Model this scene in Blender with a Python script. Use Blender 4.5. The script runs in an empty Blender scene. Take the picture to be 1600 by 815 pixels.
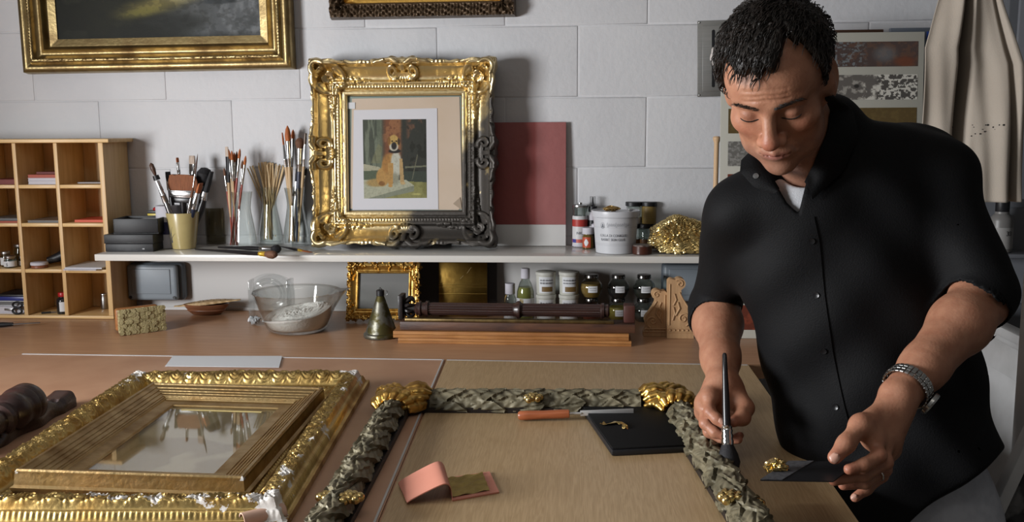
import bpy, bmesh, math, random
import numpy as np
from mathutils import Vector, Matrix, Euler
random.seed(7); rng = np.random.default_rng(7)
SC = bpy.context.scene
COL = SC.collection
pi = math.pi

# ------------------------------------------------------------------ camera
FPX = 1500.0; IW = 1600; IH = 815
CAM = np.array([0.0, -2.77, 1.45]); YAW = .07; PIT = math.atan(212.5 / FPX); ROLL = .0057
def _rz(a): c, s = math.cos(a), math.sin(a); return np.array([[c, -s, 0], [s, c, 0], [0, 0, 1.]])
def _rx(a): c, s = math.cos(a), math.sin(a); return np.array([[1., 0, 0], [0, c, -s], [0, s, c]])
RC = _rz(YAW) @ _rx(pi / 2 - PIT) @ _rz(-ROLL)
cd = bpy.data.cameras.new('camera'); cam = bpy.data.objects.new('camera', cd); COL.objects.link(cam)
cd.sensor_width = 36; cd.lens = 36 * FPX / IW; cd.clip_start = .05
cam.matrix_world = Matrix.Translation(CAM.tolist()) @ Matrix(RC.tolist()).to_4x4()
SC.camera = cam

# ------------------------------------------------------------------ world, lights, exposure
w = bpy.data.worlds.new('world'); SC.world = w; w.use_nodes = True
w.node_tree.nodes['Background'].inputs[0].default_value = (.62, .70, .85, 1)
w.node_tree.nodes['Background'].inputs[1].default_value = 1.0
SC.view_settings.view_transform = 'Standard'; SC.view_settings.look = 'None'
SC.view_settings.gamma = 1.0; SC.view_settings.use_curve_mapping = False
SC.view_settings.exposure = 0.0
try:
    SC.cycles.use_denoising = True; SC.cycles.max_bounces = 8; SC.cycles.transparent_max_bounces = 12
    SC.cycles.caustics_reflective = False; SC.cycles.caustics_refractive = False
    SC.cycles.sample_clamp_indirect = 4
except Exception: pass
def area(name, loc, aim, sx, sy, power, col):
    l = bpy.data.lights.new(name, 'AREA'); l.shape = 'RECTANGLE'; l.size = sx; l.size_y = sy; l.energy = power; l.color = col
    o = bpy.data.objects.new(name, l); COL.objects.link(o); o.location = loc
    o.rotation_euler = (Vector(aim) - Vector(loc)).to_track_quat('-Z', 'Y').to_euler()
    return o
# daylight through the window in the left wall
area('window_daylight', (-2.07, -2.05, 1.43), (0, -2.05, 1.43), 1.0, .60, 100, (.97, .985, 1))
# dim unseen fill light, added under the ceiling near the camera
area('ceiling_fill', (-.25, -2.6, 2.68), (-.25, -2.3, 0), 1.2, .15, 4.5, (1, .95, .88))

# ------------------------------------------------------------------ helpers
def ray(x, y): return RC @ np.array([(x - IW / 2) / FPX, (IH / 2 - y) / FPX, -1.])
def PD(x, y, d): return CAM + ray(x, y) * d
def onZ(x, y, z): r = ray(x, y); return CAM + r * ((z - CAM[2]) / r[2])
def onY(x, y, v): r = ray(x, y); return CAM + r * ((v - CAM[1]) / r[1])
def lin(c):
    if isinstance(c, str): c = [int(c[i:i + 2], 16) / 255 for i in (0, 2, 4)]
    return tuple((v / 12.92 if v <= .04045 else ((v + .055) / 1.055) ** 2.4) for v in c[:3])
def vnorm(v): v = np.asarray(v, float); return v / max(np.linalg.norm(v), 1e-9)
def sstep(a, b, x): t = np.clip((x - a) / (b - a), 0, 1); return t * t * (3 - 2 * t)

class MB:
    def __init__(s): s.v = []; s.f = []; s.n = 0; s.mi = []
    def add(s, v, f, mi=0):
        v = np.asarray(v, float).reshape(-1, 3); s.v.append(v)
        for q in f: s.f.append(tuple(int(i) + s.n for i in q)); s.mi.append(mi)
        s.n += len(v); return s
    def xf(s, M):
        M = np.array(M); s.v = [v @ M[:3, :3].T + M[:3, 3] for v in s.v]; return s
    def join(s, o, M=None, mi=0):
        for_v = np.concatenate(o.v) if o.v else np.zeros((0, 3))
        if M is not None: M = np.array(M); for_v = for_v @ M[:3, :3].T + M[:3, 3]
        s.add(for_v, o.f, mi); return s
    def box(s, c, d, bev=0, M=None, seg=2, mi=0):
        bm = bmesh.new(); bmesh.ops.create_cube(bm, size=1)
        for v in bm.verts: v.co = Vector((v.co.x * d[0], v.co.y * d[1], v.co.z * d[2]))
        if bev > 0: bmesh.ops.bevel(bm, geom=list(bm.edges), offset=min(bev, min(d) * .48), segments=seg, profile=.5, affect='EDGES')
        bm.verts.index_update()
        v = np.array([x.co for x in bm.verts]) ; f = [[q.index for q in p.verts] for p in bm.faces]; bm.free()
        if M is not None: v = v @ np.array(M)[:3, :3].T
        return s.add(v + np.array(c), f, mi)
    def grid(s, A, cu=False, cv=False, mi=0, flip=False):
        A = np.asarray(A, float); n, m = A.shape[:2]; f = []
        idx = np.arange(n * m).reshape(n, m)
        I = np.concatenate([idx, idx[:1]], 0) if cu else idx
        I = np.concatenate([I, I[:, :1]], 1) if cv else I
        q = np.stack([I[:-1, :-1], I[1:, :-1], I[1:, 1:], I[:-1, 1:]], -1).reshape(-1, 4)
        if flip: q = q[:, ::-1]
        return s.add(A.reshape(-1, 3), q.tolist(), mi)
    def lathe(s, pr, n=32, c=(0, 0, 0), caps=True, mi=0):
        a = np.linspace(0, 2 * pi, n, endpoint=False)
        pr = np.array(pr, float)
        A = np.stack([np.stack([r * np.cos(a), r * np.sin(a), np.full(n, z)], -1) for r, z in pr], 0) + np.array(c)
        b = s.n; s.grid(A, cv=True, mi=mi, flip=True)
        k = len(pr)
        if caps:
            if pr[0][0] > 1e-6: s.f.append(tuple(b + i for i in range(n))[::-1]); s.mi.append(mi)
            if pr[-1][0] > 1e-6: s.f.append(tuple(b + (k - 1) * n + i for i in range(n))); s.mi.append(mi)
        return s
    def tube(s, pts, r, n=8, mi=0, caps=True, flat=None):
        pts = np.array(pts, float); k = len(pts); r = np.broadcast_to(np.array(r, float), (k,))
        t = np.gradient(pts, axis=0); t /= np.maximum(np.linalg.norm(t, axis=1, keepdims=True), 1e-9)
        u = np.cross(t[0], [0, 0, 1.]); u = np.cross(t[0], [1., 0, 0]) if np.linalg.norm(u) < .1 else u; u = vnorm(u)
        rings = []; a = np.linspace(0, 2 * pi, n, endpoint=False)
        for i in range(k):
            u = vnorm(u - t[i] * np.dot(u, t[i])); w_ = np.cross(t[i], u)
            fl = 1 if flat is None else flat
            rings.append(pts[i] + r[i] * (np.cos(a)[:, None] * u + fl * np.sin(a)[:, None] * w_))
        b = s.n; s.grid(np.array(rings), cv=True, mi=mi)
        if caps:
            s.f.append(tuple(b + i for i in range(n))[::-1]); s.mi.append(mi)
            s.f.append(tuple(b + (k - 1) * n + i for i in range(n))); s.mi.append(mi)
        return s
    def prism(s, poly, h, axis='z', z0=0, mi=0):
        n = len(poly); v = []
        for zz in (z0, z0 + h):
            for a, b in poly: v.append({'z': (a, b, zz), 'y': (a, zz, b), 'x': (zz, a, b)}[axis])
        f = [tuple(range(n))[::-1], tuple(range(n, 2 * n))] + [(i, (i + 1) % n, n + (i + 1) % n, n + i) for i in range(n)]
        return s.add(v, f, mi)
    def sphere(s, c, r, n=12, sc=(1, 1, 1), mi=0):
        th = np.linspace(0, pi, n // 2 + 2); a = np.linspace(0, 2 * pi, n, endpoint=False)
        A = np.stack([np.stack([np.sin(t) * np.cos(a) * sc[0], np.sin(t) * np.sin(a) * sc[1], np.full(n, np.cos(t)) * sc[2]], -1) for t in th], 0) * r + np.array(c)
        return s.grid(A, cv=True, mi=mi)
    def build(s, name, mats, parent=None, smooth=True, angle=38, loc=None):
        me = bpy.data.meshes.new(name)
        v = np.concatenate(s.v) if s.v else np.zeros((0, 3))
        if loc is not None: v = v - np.array(loc)
        me.from_pydata(v.tolist(), [], s.f)
        mats = mats if isinstance(mats, (list, tuple)) else [mats]
        for m in mats: me.materials.append(m)
        if len(mats) > 1: me.polygons.foreach_set('material_index', s.mi)
        bm = bmesh.new(); bm.from_mesh(me); bmesh.ops.recalc_face_normals(bm, faces=bm.faces); bm.to_mesh(me); bm.free()
        if smooth:
            me.polygons.foreach_set('use_smooth', [True] * len(me.polygons))
            if angle: me.set_sharp_from_angle(angle=math.radians(angle))
        o = bpy.data.objects.new(name, me); COL.objects.link(o)
        if parent is not None: o.parent = parent
        if loc is not None and parent is None: o.location = loc
        return o

def tag(o, label=None, cat=None, group=None, kind=None):
    if label: o['label'] = label
    if cat: o['category'] = cat
    if group: o['group'] = group
    if kind: o['kind'] = kind
    return o
def thing(name, label, cat, loc=(0, 0, 0), rot=(0, 0, 0), group=None):
    o = bpy.data.objects.new(name, None); COL.objects.link(o); o.empty_display_size = .02
    o.location = tuple(loc); o.rotation_euler = rot
    return tag(o, label, cat, group)
def copy_tree(o, parent=None):
    c = o.copy(); COL.objects.link(c); c.parent = parent
    for ch in list(o.children): copy_tree(ch, c)
    return c
def axis_place(o, p0, p1, twist=0):
    d = vnorm(np.array(p1) - np.array(p0))
    q = Vector(d.tolist()).to_track_quat('Z', 'Y') @ Euler((0, 0, twist)).to_quaternion()
    o.location = tuple(p0); o.rotation_euler = q.to_euler(); return o
def axis_mat(p0, p1, up=(0, 0, 1)):
    z = vnorm(np.array(p1) - np.array(p0)); x = np.cross(up, z)
    if np.linalg.norm(x) < 1e-3: x = np.cross([0, 1, 0], z)
    x = vnorm(x); y = np.cross(z, x); M = np.eye(4); M[:3, 0] = x; M[:3, 1] = y; M[:3, 2] = z; M[:3, 3] = p0; return M
def text(name, body, size, mat, parent, loc, rot=(pi / 2, 0, 0), ext=.0002, align='CENTER', wrap=None, sx=1.0, shear=0):
    c = bpy.data.curves.new(name, 'FONT'); c.body = body; c.size = size; c.extrude = ext; c.align_x = align; c.shear = shear
    c.resolution_u = 2
    t = bpy.data.objects.new(name, c); COL.objects.link(t)
    dg = bpy.context.evaluated_depsgraph_get(); me = bpy.data.meshes.new_from_object(t.evaluated_get(dg))
    COL.objects.unlink(t); bpy.data.objects.remove(t)
    v = np.zeros(len(me.vertices) * 3); me.vertices.foreach_get('co', v); v = v.reshape(-1, 3); v[:, 0] *= sx
    if wrap:   # wrap = (radius, angle0): bend about z; text runs round the cylinder
        R_, a0 = wrap; a = a0 + v[:, 0] / R_; r = R_ + .0003 + v[:, 2]
        z = v[:, 1].copy(); v = np.stack([r * np.cos(a), r * np.sin(a), z], -1)
        rot = (0, 0, 0)
    me.vertices.foreach_set('co', v.reshape(-1)); me.update()
    me.materials.append(mat)
    o = bpy.data.objects.new(name, me); COL.objects.link(o); o.parent = parent; o.location = loc; o.rotation_euler = rot
    return o

# ------------------------------------------------------------------ materials
def M(name, c, rough=.5, metal=0, c2=None, nscale=20, namt=(.4, .7), bump=0, bscale=60, stretch=(1, 1, 1), spec=None, trans=0, ior=1.45, attr=None, coat=0, sub=0, sheen=0, rough2=None, detail=4, alpha=None, dist=0, aniso=0):
    m = bpy.data.materials.new(name); m.use_nodes = True; nt = m.node_tree; b = nt.nodes['Principled BSDF']
    I = b.inputs; I['Roughness'].default_value = rough; I['Metallic'].default_value = metal; I['IOR'].default_value = ior
    I['Base Color'].default_value = (*lin(c), 1)
    if spec is not None: I['Specular IOR Level'].default_value = spec
    if trans: I['Transmission Weight'].default_value = trans
    if coat: I['Coat Weight'].default_value = coat; I['Coat Roughness'].default_value = .15
    if sub: I['Subsurface Weight'].default_value = sub; I['Subsurface Radius'].default_value = (.01, .004, .002); I['Subsurface Scale'].default_value = 1
    if sheen: I['Sheen Weight'].default_value = sheen
    L = nt.links; N = nt.nodes
    tc = N.new('ShaderNodeTexCoord'); mp = N.new('ShaderNodeMapping'); mp.inputs['Scale'].default_value = stretch
    L.new(tc.outputs['Object'], mp.inputs['Vector'])
    if c2 is not None:
        n = N.new('ShaderNodeTexNoise'); n.inputs['Scale'].default_value = nscale; n.inputs['Detail'].default_value = detail
        n.inputs['Distortion'].default_value = dist
        L.new(mp.outputs[0], n.inputs['Vector'])
        r = N.new('ShaderNodeValToRGB'); r.color_ramp.elements[0].position = namt[0]; r.color_ramp.elements[1].position = namt[1]
        r.color_ramp.elements[0].color = (*lin(c), 1); r.color_ramp.elements[1].color = (*lin(c2), 1)
        L.new(n.outputs['Fac'], r.inputs[0]); out = r.outputs[0]
        L.new(out, I['Base Color'])
        if rough2 is not None:
            mr = N.new('ShaderNodeMapRange'); mr.inputs[1].default_value = namt[0]; mr.inputs[2].default_value = namt[1]
            mr.inputs[3].default_value = rough; mr.inputs[4].default_value = rough2
            L.new(n.outputs['Fac'], mr.inputs[0]); L.new(mr.outputs[0], I['Roughness'])
    if attr:
        a = N.new('ShaderNodeAttribute'); a.attribute_name = attr
        if c2 is not None:
            mx = N.new('ShaderNodeMix'); mx.data_type = 'RGBA'; mx.blend_type = 'MULTIPLY'; mx.inputs[0].default_value = 1
            L.new(a.outputs['Color'], mx.inputs[6]); L.new(out, mx.inputs[7]); L.new(mx.outputs[2], I['Base Color'])
        else: L.new(a.outputs['Color'], I['Base Color'])
    if bump:
        bn = N.new('ShaderNodeTexNoise'); bn.inputs['Scale'].default_value = bscale; bn.inputs['Detail'].default_value = 5
        L.new(mp.outputs[0], bn.inputs['Vector'])
        bp = N.new('ShaderNodeBump'); bp.inputs['Strength'].default_value = min(1, bump); bp.inputs['Distance'].default_value = .002 * max(1, bump)
        L.new(bn.outputs['Fac'], bp.inputs['Height']); L.new(bp.outputs[0], I['Normal'])
    return m
def wood(name, c, c2, scale=8, stretch=(1, 12, 12), rough=.45, bump=.15, coat=0, namt=(.35, .65)):
    return M(name, c, rough, c2=c2, nscale=scale, namt=namt, stretch=stretch, bump=bump, bscale=scale * 3, coat=coat, dist=.6)

m_wall = M('painted_block', 'c9c9cb', .6, c2='bfbfc2', nscale=3, bump=.6, bscale=55)
m_white2 = M('white_panel', 'bdbbb9', .5)
m_white = M('white_laminate', 'c9c6c0', .18, spec=.5)
m_whitew = M('white_painted_wood', 'b4b4b4', .45, c2='a4a3a2', nscale=12)
m_ceil = M('ceiling_paint', '93918e', .8)
m_floor = M('floor_vinyl', '6f6a63', .5, c2='625d56', nscale=6)
m_beech = wood('beech_laminate', 'b08767', 'a37a5b', 5, (1.5, 18, 18), .36, .04)
m_pine = wood('cabinet_birch', 'cdac7c', 'c09c6a', 5, (14, 14, 1.2), .45, .08)
m_pineh = wood('cabinet_birch_edge', 'd2b07c', 'c4a06a', 6, (1.5, 14, 14), .42, .08)
m_black = M('matt_black', '17171a', .45, bump=.1, bscale=200)
m_gold = M('gold_leaf', 'd9c18c', .33, 1, c2='c8a96e', nscale=30, bump=.22, bscale=140)
m_goldb = M('burnished_gold', 'dcc487', .24, 1, c2='c8ab6c', nscale=40, bump=.12, bscale=120)
m_oldgold = M('worn_gold', 'bb9f68', .34, 1, c2='8f7047', nscale=14, namt=(.4, .75), bump=.35, bscale=90, rough2=.5)
m_silver = M('steel', 'a9a9a9', .3, 1)
m_chrome = M('chrome', 'd0d0d0', .12, 1)
m_paper = M('white_paper', 'c8c9cb', .7)
def glassm(name, tint='fcfdfc', refl=1.0, rough=.02):
    m = bpy.data.materials.new(name); m.use_nodes = True; nt = m.node_tree; N = nt.nodes; L = nt.links; N.remove(N['Principled BSDF']); out = N['Material Output']
    t = N.new('ShaderNodeBsdfTransparent'); t.inputs[0].default_value = (*lin(tint), 1); g = N.new('ShaderNodeBsdfGlossy'); g.inputs['Roughness'].default_value = rough
    f = N.new('ShaderNodeLayerWeight'); f.inputs[0].default_value = .35; k = N.new('ShaderNodeMapRange'); k.inputs[3].default_value = .12 * refl; k.inputs[4].default_value = .98 * refl
    L.new(f.outputs['Facing'], k.inputs[0]); pw = N.new('ShaderNodeMath'); pw.operation = 'POWER'; pw.inputs[1].default_value = 1.6; L.new(k.outputs[0], pw.inputs[0])
    mx = N.new('ShaderNodeMixShader'); L.new(pw.outputs[0], mx.inputs[0]); L.new(t.outputs[0], mx.inputs[1]); L.new(g.outputs[0], mx.inputs[2]); L.new(mx.outputs[0], out.inputs[0]); return m
m_glass = glassm('clear_glass')
m_ink = M('dark_ink', '2a2a34', .6)
m_inkg = M('grey_ink', '6e7076', .6)
m_skin = M('skin', 'ffffff', .48, attr='Col', c2='e9dedb', nscale=55, namt=(.35, .7), bump=.25, bscale=260, sub=.08)
# ------------------------------------------------------------------ room shell
TZ = .905      # worktop
SZ = 1.105     # shelf top
def struct(name, mb, m, **k): o = mb.build(name, m, **k); o['kind'] = 'structure'; return o
mb = MB()
mb.box((.1, .0318, 1.35), (4.4, .06, 2.7))
zc = 1.527
for r in range(-8, 7):
    z0 = zc + r * .199; off = 0.0 if r % 2 == 0 else .194
    for c in range(-7, 8):
        x0 = off + c * .4 - .004
        if x0 < -2.3 or x0 > 2.3: continue
        if z0 < -.05 or z0 + .199 > 2.72: continue
        w_ = .3965; h_ = .1955
        bmv = MB(); a0 = (x0 + .4 / 2, 0, z0 + .0995)
        bx = .0035
        v = []
        for ins, yy in ((0, .0024), (0, .0010), (.0015, .0004), (.0045, 0)):
            hx, hz = w_ / 2 - ins, h_ / 2 - ins
            v += [(-hx, yy, -hz), (hx, yy, -hz), (hx, yy, hz), (-hx, yy, hz)]
        f = []
        for k in range(3):
            for i in range(4): f.append((k * 4 + i, k * 4 + (i + 1) % 4, (k + 1) * 4 + (i + 1) % 4, (k + 1) * 4 + i))
        f.append((12, 13, 14, 15))
        mb.add(np.array(v) + np.array(a0), f)
# recess of joints is shallow: painted over
struct('wall_back', mb, m_wall, angle=80)
# left wall with a window opening
wy0, wy1, wz0, wz1 = -2.6, -1.5, 1.08, 1.78
mb = MB(); X = -2.1
mb.box((X - .05, (-4.2 + wy0) / 2, 1.35), (.1, wy0 + 4.2, 2.7)); mb.box((X - .05, wy1 / 2 + .03, 1.35), (.1, -wy1 + .06, 2.7))
mb.box((X - .05, (wy0 + wy1) / 2, wz0 / 2), (.1, wy1 - wy0, wz0)); mb.box((X - .05, (wy0 + wy1) / 2, (2.7 + wz1) / 2), (.1, wy1 - wy0, 2.7 - wz1))
struct('wall_left', mb, m_ceil)
mb = MB(); mb.box((2.35, -2.1, 1.35), (.1, 4.3, 2.7)); struct('wall_right', mb, M('right_wall_paint', '6a6866', .8))
mb = MB(); mb.box((.1, -4.25, 1.35), (4.5, .1, 2.7)); struct('wall_front', mb, M('front_wall_paint', '6c6a68', .8))
mb = MB(); mb.box((.1, -2.1, 2.75), (4.6, 4.4, .1)); struct('ceiling', mb, m_ceil)
mb = MB(); mb.box((.1, -2.1, -.05), (4.6, 4.4, .1)); struct('floor', mb, m_floor)
mb = MB()
ym, zm = (wy0 + wy1) / 2, (wz0 + wz1) / 2
for yy in (wy0, wy1): mb.box((X - .05, yy, zm), (.08, .05, wz1 - wz0 + .05), .004)
for zz in (wz0, wz1): mb.box((X - .05, ym, zz), (.08, wy1 - wy0, .05), .004)
wf = struct('window_1', mb, m_whitew)
g = MB().box((X - .07, ym, zm), (.004, wy1 - wy0, wz1 - wz0)).build('pane', glassm('window_pane', 'ffffff', .3)); g.parent = wf

# ------------------------------------------------------------------ worktable
m_pink = M('pink_brown_board', 'ab8469', .42, c2='a1795f', nscale=9, bump=.05, bscale=40)
def oak():
    m = bpy.data.materials.new('oak_veneer'); m.use_nodes = True; nt = m.node_tree; b = nt.nodes['Principled BSDF']; N = nt.nodes; L = nt.links
    b.inputs['Roughness'].default_value = .42
    tc = N.new('ShaderNodeTexCoord'); mp = N.new('ShaderNodeMapping'); mp.inputs['Scale'].default_value = (26, 1.6, 1); L.new(tc.outputs['Object'], mp.inputs[0])
    n1 = N.new('ShaderNodeTexNoise'); n1.inputs['Scale'].default_value = 3.2; n1.inputs['Detail'].default_value = 3; n1.inputs['Distortion'].default_value = .8; L.new(mp.outputs[0], n1.inputs[0])
    mp2 = N.new('ShaderNodeMapping'); mp2.inputs['Scale'].default_value = (300, 9, 1); L.new(tc.outputs['Object'], mp2.inputs[0])
    n2 = N.new('ShaderNodeTexNoise'); n2.inputs['Scale'].default_value = 2; n2.inputs['Detail'].default_value = 2; L.new(mp2.outputs[0], n2.inputs[0])
    mm = N.new('ShaderNodeMath'); mm.operation = 'SINE'; m3 = N.new('ShaderNodeMath'); m3.operation = 'MULTIPLY'; m3.inputs[1].default_value = 38
    L.new(n1.outputs['Fac'], m3.inputs[0]); L.new(m3.outputs[0], mm.inputs[0])
    a = N.new('ShaderNodeMath'); a.operation = 'MULTIPLY_ADD'; a.inputs[1].default_value = .13; L.new(mm.outputs[0], a.inputs[0]); L.new(n2.outputs['Fac'], a.inputs[2])
    r = N.new('ShaderNodeValToRGB'); r.color_ramp.elements[0].position = .25; r.color_ramp.elements[1].position = .75
    r.color_ramp.elements[0].color = (*lin('a08560'), 1); r.color_ramp.elements[1].color = (*lin('b39873'), 1)
    L.new(a.outputs[0], r.inputs[0]); L.new(r.outputs[0], b.inputs['Base Color']); return m
m_oak = oak()
tb = thing('worktable', 'long workbench with beech laminate top running along the white block wall', 'table', (0, -.6, 0))
mb = MB()
poly = [(-2.08, -.002), (.915, -.002), (.915, -.46), (.385, -.60), (.385, -1.9), (-2.08, -1.9)]
mb.prism([(a, b + .6) for a, b in poly], .035, z0=TZ - .035)
mb.build('tabletop', m_beech, tb)
for lx, ly in ((-2.0, -.1), (.85, -.1), (-2.0, -1.8), (.30, -1.8), (.30, -.7)):
    MB().box((lx, ly + .6, (TZ - .036) / 2), (.06, .06, TZ - .037), .003).build('leg', m_whitew, tb)
# two sheets lying on the bench
z1 = TZ + .003
A = onZ(35, 553, z1); B = onZ(695, 562, z1); C = onZ(590, 815, z1)
dirL = (C - B) / abs(C[1] - B[1])
near = -1.88
def pt(p, y): return p + dirL * (p[1] - y)
def sheet(name, label, corners, m, medge, th=.003, cat='board'):
    o = thing(name, label, cat, (corners[0][0], corners[0][1], TZ + .0002))
    loc = np.array(o.location)
    mb = MB(); mb.prism([(c[0] - loc[0], c[1] - loc[1]) for c in corners], th); mb.build('panel', m, o)
    return o, loc
cs = [A, B, pt(B, near), np.array([A[0] - .75, near, 0]), np.array([A[0] - .28, A[1] - .45, 0])]
s1, l1 = sheet('board', 'pink brown sheet with thin white edges under the gilt frames', cs, m_pink, m_white)
def edge_strip(par, loc, p, q, w_=.004, th=.0042):
    p = np.array(p) - loc; q = np.array(q) - loc; d = vnorm((q - p)[:2].tolist() + [0]); n = np.array([-d[1], d[0], 0]) * w_ / 2
    poly = [(p - n)[:2], (q - n)[:2], (q + n)[:2], (p + n)[:2]]
    MB().prism([tuple(x) for x in poly], th).build('edge_strip', m_whitew, par)
edge_strip(s1, l1, A, B - np.array([.004, 0, 0])); edge_strip(s1, l1, B - np.array([.004, 0, 0]), pt(B, near) - np.array([.004, 0, 0]), .0035)
D_ = onZ(1170, 570, z1)
bx = np.array([.004, 0, 0])
s2, l2 = sheet('board', 'oak veneer board under the leaf garland frame on the right', [B + bx, np.array([.385, D_[1], 0]), np.array([.385, near, 0]), pt(B, near) + bx], m_oak, m_white)
edge_strip(s2, l2, B + bx * 1.2, np.array([.383, D_[1], 0]), .005, .0036)
# white paper behind the big gilt frame
p = thing('paper_sheet', 'white paper sheet half hidden behind the big gilt frame', 'paper', tuple(onZ(350, 566, z1 + .0014)))
q = [onZ(258, 573, z1), onZ(270, 557, z1), onZ(441, 557, z1), onZ(436, 575, z1)]
MB().prism([tuple((v - np.array(p.location))[:2]) for v in q], .0008).build('sheet', m_paper, p)
p = thing('paper_sheet', 'white paper corner in front of the big gilt frame', 'paper', tuple(onZ(60, 822, z1 + .0004)))
q = [onZ(-200, 806, z1), onZ(176, 812, z1), onZ(150, 850, z1), onZ(-200, 850, z1)]
MB().prism([tuple((v - np.array(p.location))[:2]) for v in q], .0008).build('sheet', m_paper, p)

# ------------------------------------------------------------------ shelf
xl = -1.326; xr = .93; yd = .245
sh = thing('wall_shelf', 'long white laminate shelf on the block wall above the bench', 'shelf', (-.23, 0, SZ))
MB().box(((xl + xr) / 2 + .23, -yd / 2 - .001, -.009), (xr - xl, yd - .002, .018), .0015).build('board', m_white, sh)
# white backing board between bench and shelf with a thin edge
bk = MB().box((-.23, -.0045, (TZ + SZ) / 2 - .009), (2.16, .006, SZ - TZ - .02), .001).box((-.23, -.0095, TZ + .005), (2.1, .006, .009), .001).build('trim_1', m_white2); bk['kind'] = 'structure'

# ------------------------------------------------------------------ pigeonhole cabinet
cy = -.155; cx1 = -1.328; pitch = .1095 * 1.13
def onF(px, py): return onY(px, py, cy)
z_b = TZ; 
rowz = [onF(100, y)[2] for y in (223, 291.5, 351.5, 423.5, 493)]
colx = [onF(160 + 4, 400)[0] + 0.004]
dv = [onF(x, y)[0] for x, y in ((94, 350), (30, 350))]
pit = (dv[0] - dv[1]); divs = [cx1 - .008, dv[0], dv[1], dv[1] - pit, dv[1] - 2 * pit, dv[1] - 3 * pit]
cab = thing('pigeonhole_cabinet', 'pale wooden pigeonhole cabinet standing on the bench at far left', 'cabinet', (cx1, cy, TZ))
CL = np.array([cx1, cy, TZ])
def cb(name, c, d, m, bev=.001): return MB().box(np.array(c) - CL, d, bev).build(name, m, cab)
ztop = onF(100, 217)[2]; xL = divs[-1]
dep = .148
cb('top_panel', ((xL + cx1) / 2 + .004, cy + dep / 2 - .002, (ztop + rowz[0]) / 2), (cx1 - xL + .03, dep + .004, ztop - rowz[0]), m_pineh, .002)
cb('base_panel', ((xL + cx1) / 2, cy + dep / 2, (TZ + rowz[4]) / 2 + .0005), (cx1 - xL, dep, rowz[4] - TZ - .001), m_pineh)
hh = rowz[0] - rowz[4]; hm = (rowz[0] + rowz[4]) / 2
cb('side_panel', (cx1 - .007, cy + dep / 2, hm), (.014, dep, hh - .001), m_pine)
cb('side_panel', (xL + .006, cy + dep / 2, hm), (.012, dep, hh - .001), m_pine)
for x in divs[1:-1]: cb('divider', (x, cy + dep / 2 - .002, hm), (.011, dep - .006, hh - .001), m_pine)
for z in rowz[1:4]:
    for i in range(len(divs) - 1):
        x1 = divs[i] - .006; x0 = divs[i + 1] + .0055
        cb('shelf', ((x0 + x1) / 2, cy + dep / 2 - .001, z), (x1 - x0, dep - .006, .010), m_pineh)
cb('back_panel', ((xL + cx1) / 2, cy + dep - .002, hm), (cx1 - xL - .03, .003, hh - .002), m_pine, 0)

# cabinet contents -------------------------------------------------
def cell(ci, ri):   # column from right, row from top -> x0,x1,z floor
    return divs[ci + 1] + .006, divs[ci] - .006, (rowz[ri + 1] + (.005 if ri < 3 else .0))
m_red = M('red_cover', '9c4a38', .6); m_dred = M('dark_red_cover', '6e2f2a', .6); m_bwhite = M('page_white', 'b9b6bd', .7); m_grey = M('grey_cover', '62605f', .6)
m_orange = M('orange_paper', 'c4563c', .6); m_blue = M('blue_plastic', '2a3170', .35); m_tgrey = M('taupe_cover', '7c7066', .6)
def book(name, label, cat, x0, x1, z, h, y0, y1, m, mp=None, rot=0, group=None):
    o = thing(name, label, cat, ((x0 + x1) / 2, (y0 + y1) / 2, z), (0, 0, rot), group); w_ = x1 - x0; d_ = y1 - y0
    t = max(.0008, h * .12)
    mb = MB(); mb.box((0, 0, t / 2), (w_, d_, t)); mb.box((0, 0, h - t / 2), (w_, d_, t)); mb.box((w_ / 2 - t / 2, 0, h / 2), (t, d_, h - 2 * t - .0001)); mb.build('cover', m, o)
    if m in (m_red, m_dred, m_orange): mp = m
    MB().box((-t, 0, h / 2), (w_ - 2.5 * t, d_ - .003, h - 2 * t - .0002)).build('pages', mp or m_bwhite, o)
    return o
x0, x1, z = cell(1, 0)
zz = z + .0002
for i, (m, l, cat) in enumerate(((m_bwhite, 'bottom white booklet of the short stack in the top cell of the pigeonholes', 'booklet'), (m_bwhite, 'upper white booklet, just beneath the red ones in the top pigeonhole row', 'booklet'), (m_red, 'rust red booklet on top of the white booklets in the pigeonhole', 'booklet'), (m_dred, 'topmost dark red booklet set back on the pigeonhole stack', 'booklet'))):
    h = (.010, .008, .009, .006)[i]
    book('booklet', l, cat, x0 + .018 + (.008 if i == 3 else 0), x1 - .003, zz, h, cy + .02 + (.03 if i == 3 else 0), cy + .13, m); zz += h + .0003
x0, x1, z = cell(0, 0)
book('booklet', 'thin tan booklet lying alone in the top right pigeonhole', 'booklet', x0 + .02, x1 - .004, z + .0002, .004, cy + .06, cy + .135, m_tgrey)
x0, x1, z = cell(2, 0)
book('booklet', 'dark red booklets cut by the left edge in the top pigeonhole row', 'booklet', x0 + .02, x1 - .003, z + .0002, .014, cy + .02, cy + .13, m_dred)
x0, x1, z = cell(0, 1)
book('booklet', 'bright red orange booklet in the second row, rightmost pigeonhole', 'booklet', x0 + .02, x1 - .004, z + .0002, .007, cy + .03, cy + .13, m_orange)
x0, x1, z = cell(1, 1)
book('booklet', 'taupe magazine in the second row, middle pigeonhole', 'magazine', x0 + .012, x1 - .003, z + .0002, .007, cy + .012, cy + .135, m_tgrey, m_grey)
x0, x1, z = cell(2, 1)
book('booklet', 'orange booklet beneath the slate one in the left pigeonhole', 'booklet', x0 + .01, x1 - .003, z + .0002, .005, cy + .01, cy + .13, m_red)
book('booklet', 'slate grey booklet on the orange one in the left pigeonhole', 'booklet', x0 + .01, x1 - .003, z + .0055, .007, cy + .02, cy + .13, m_grey, m_grey)
x0, x1, z = cell(0, 2)
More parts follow.
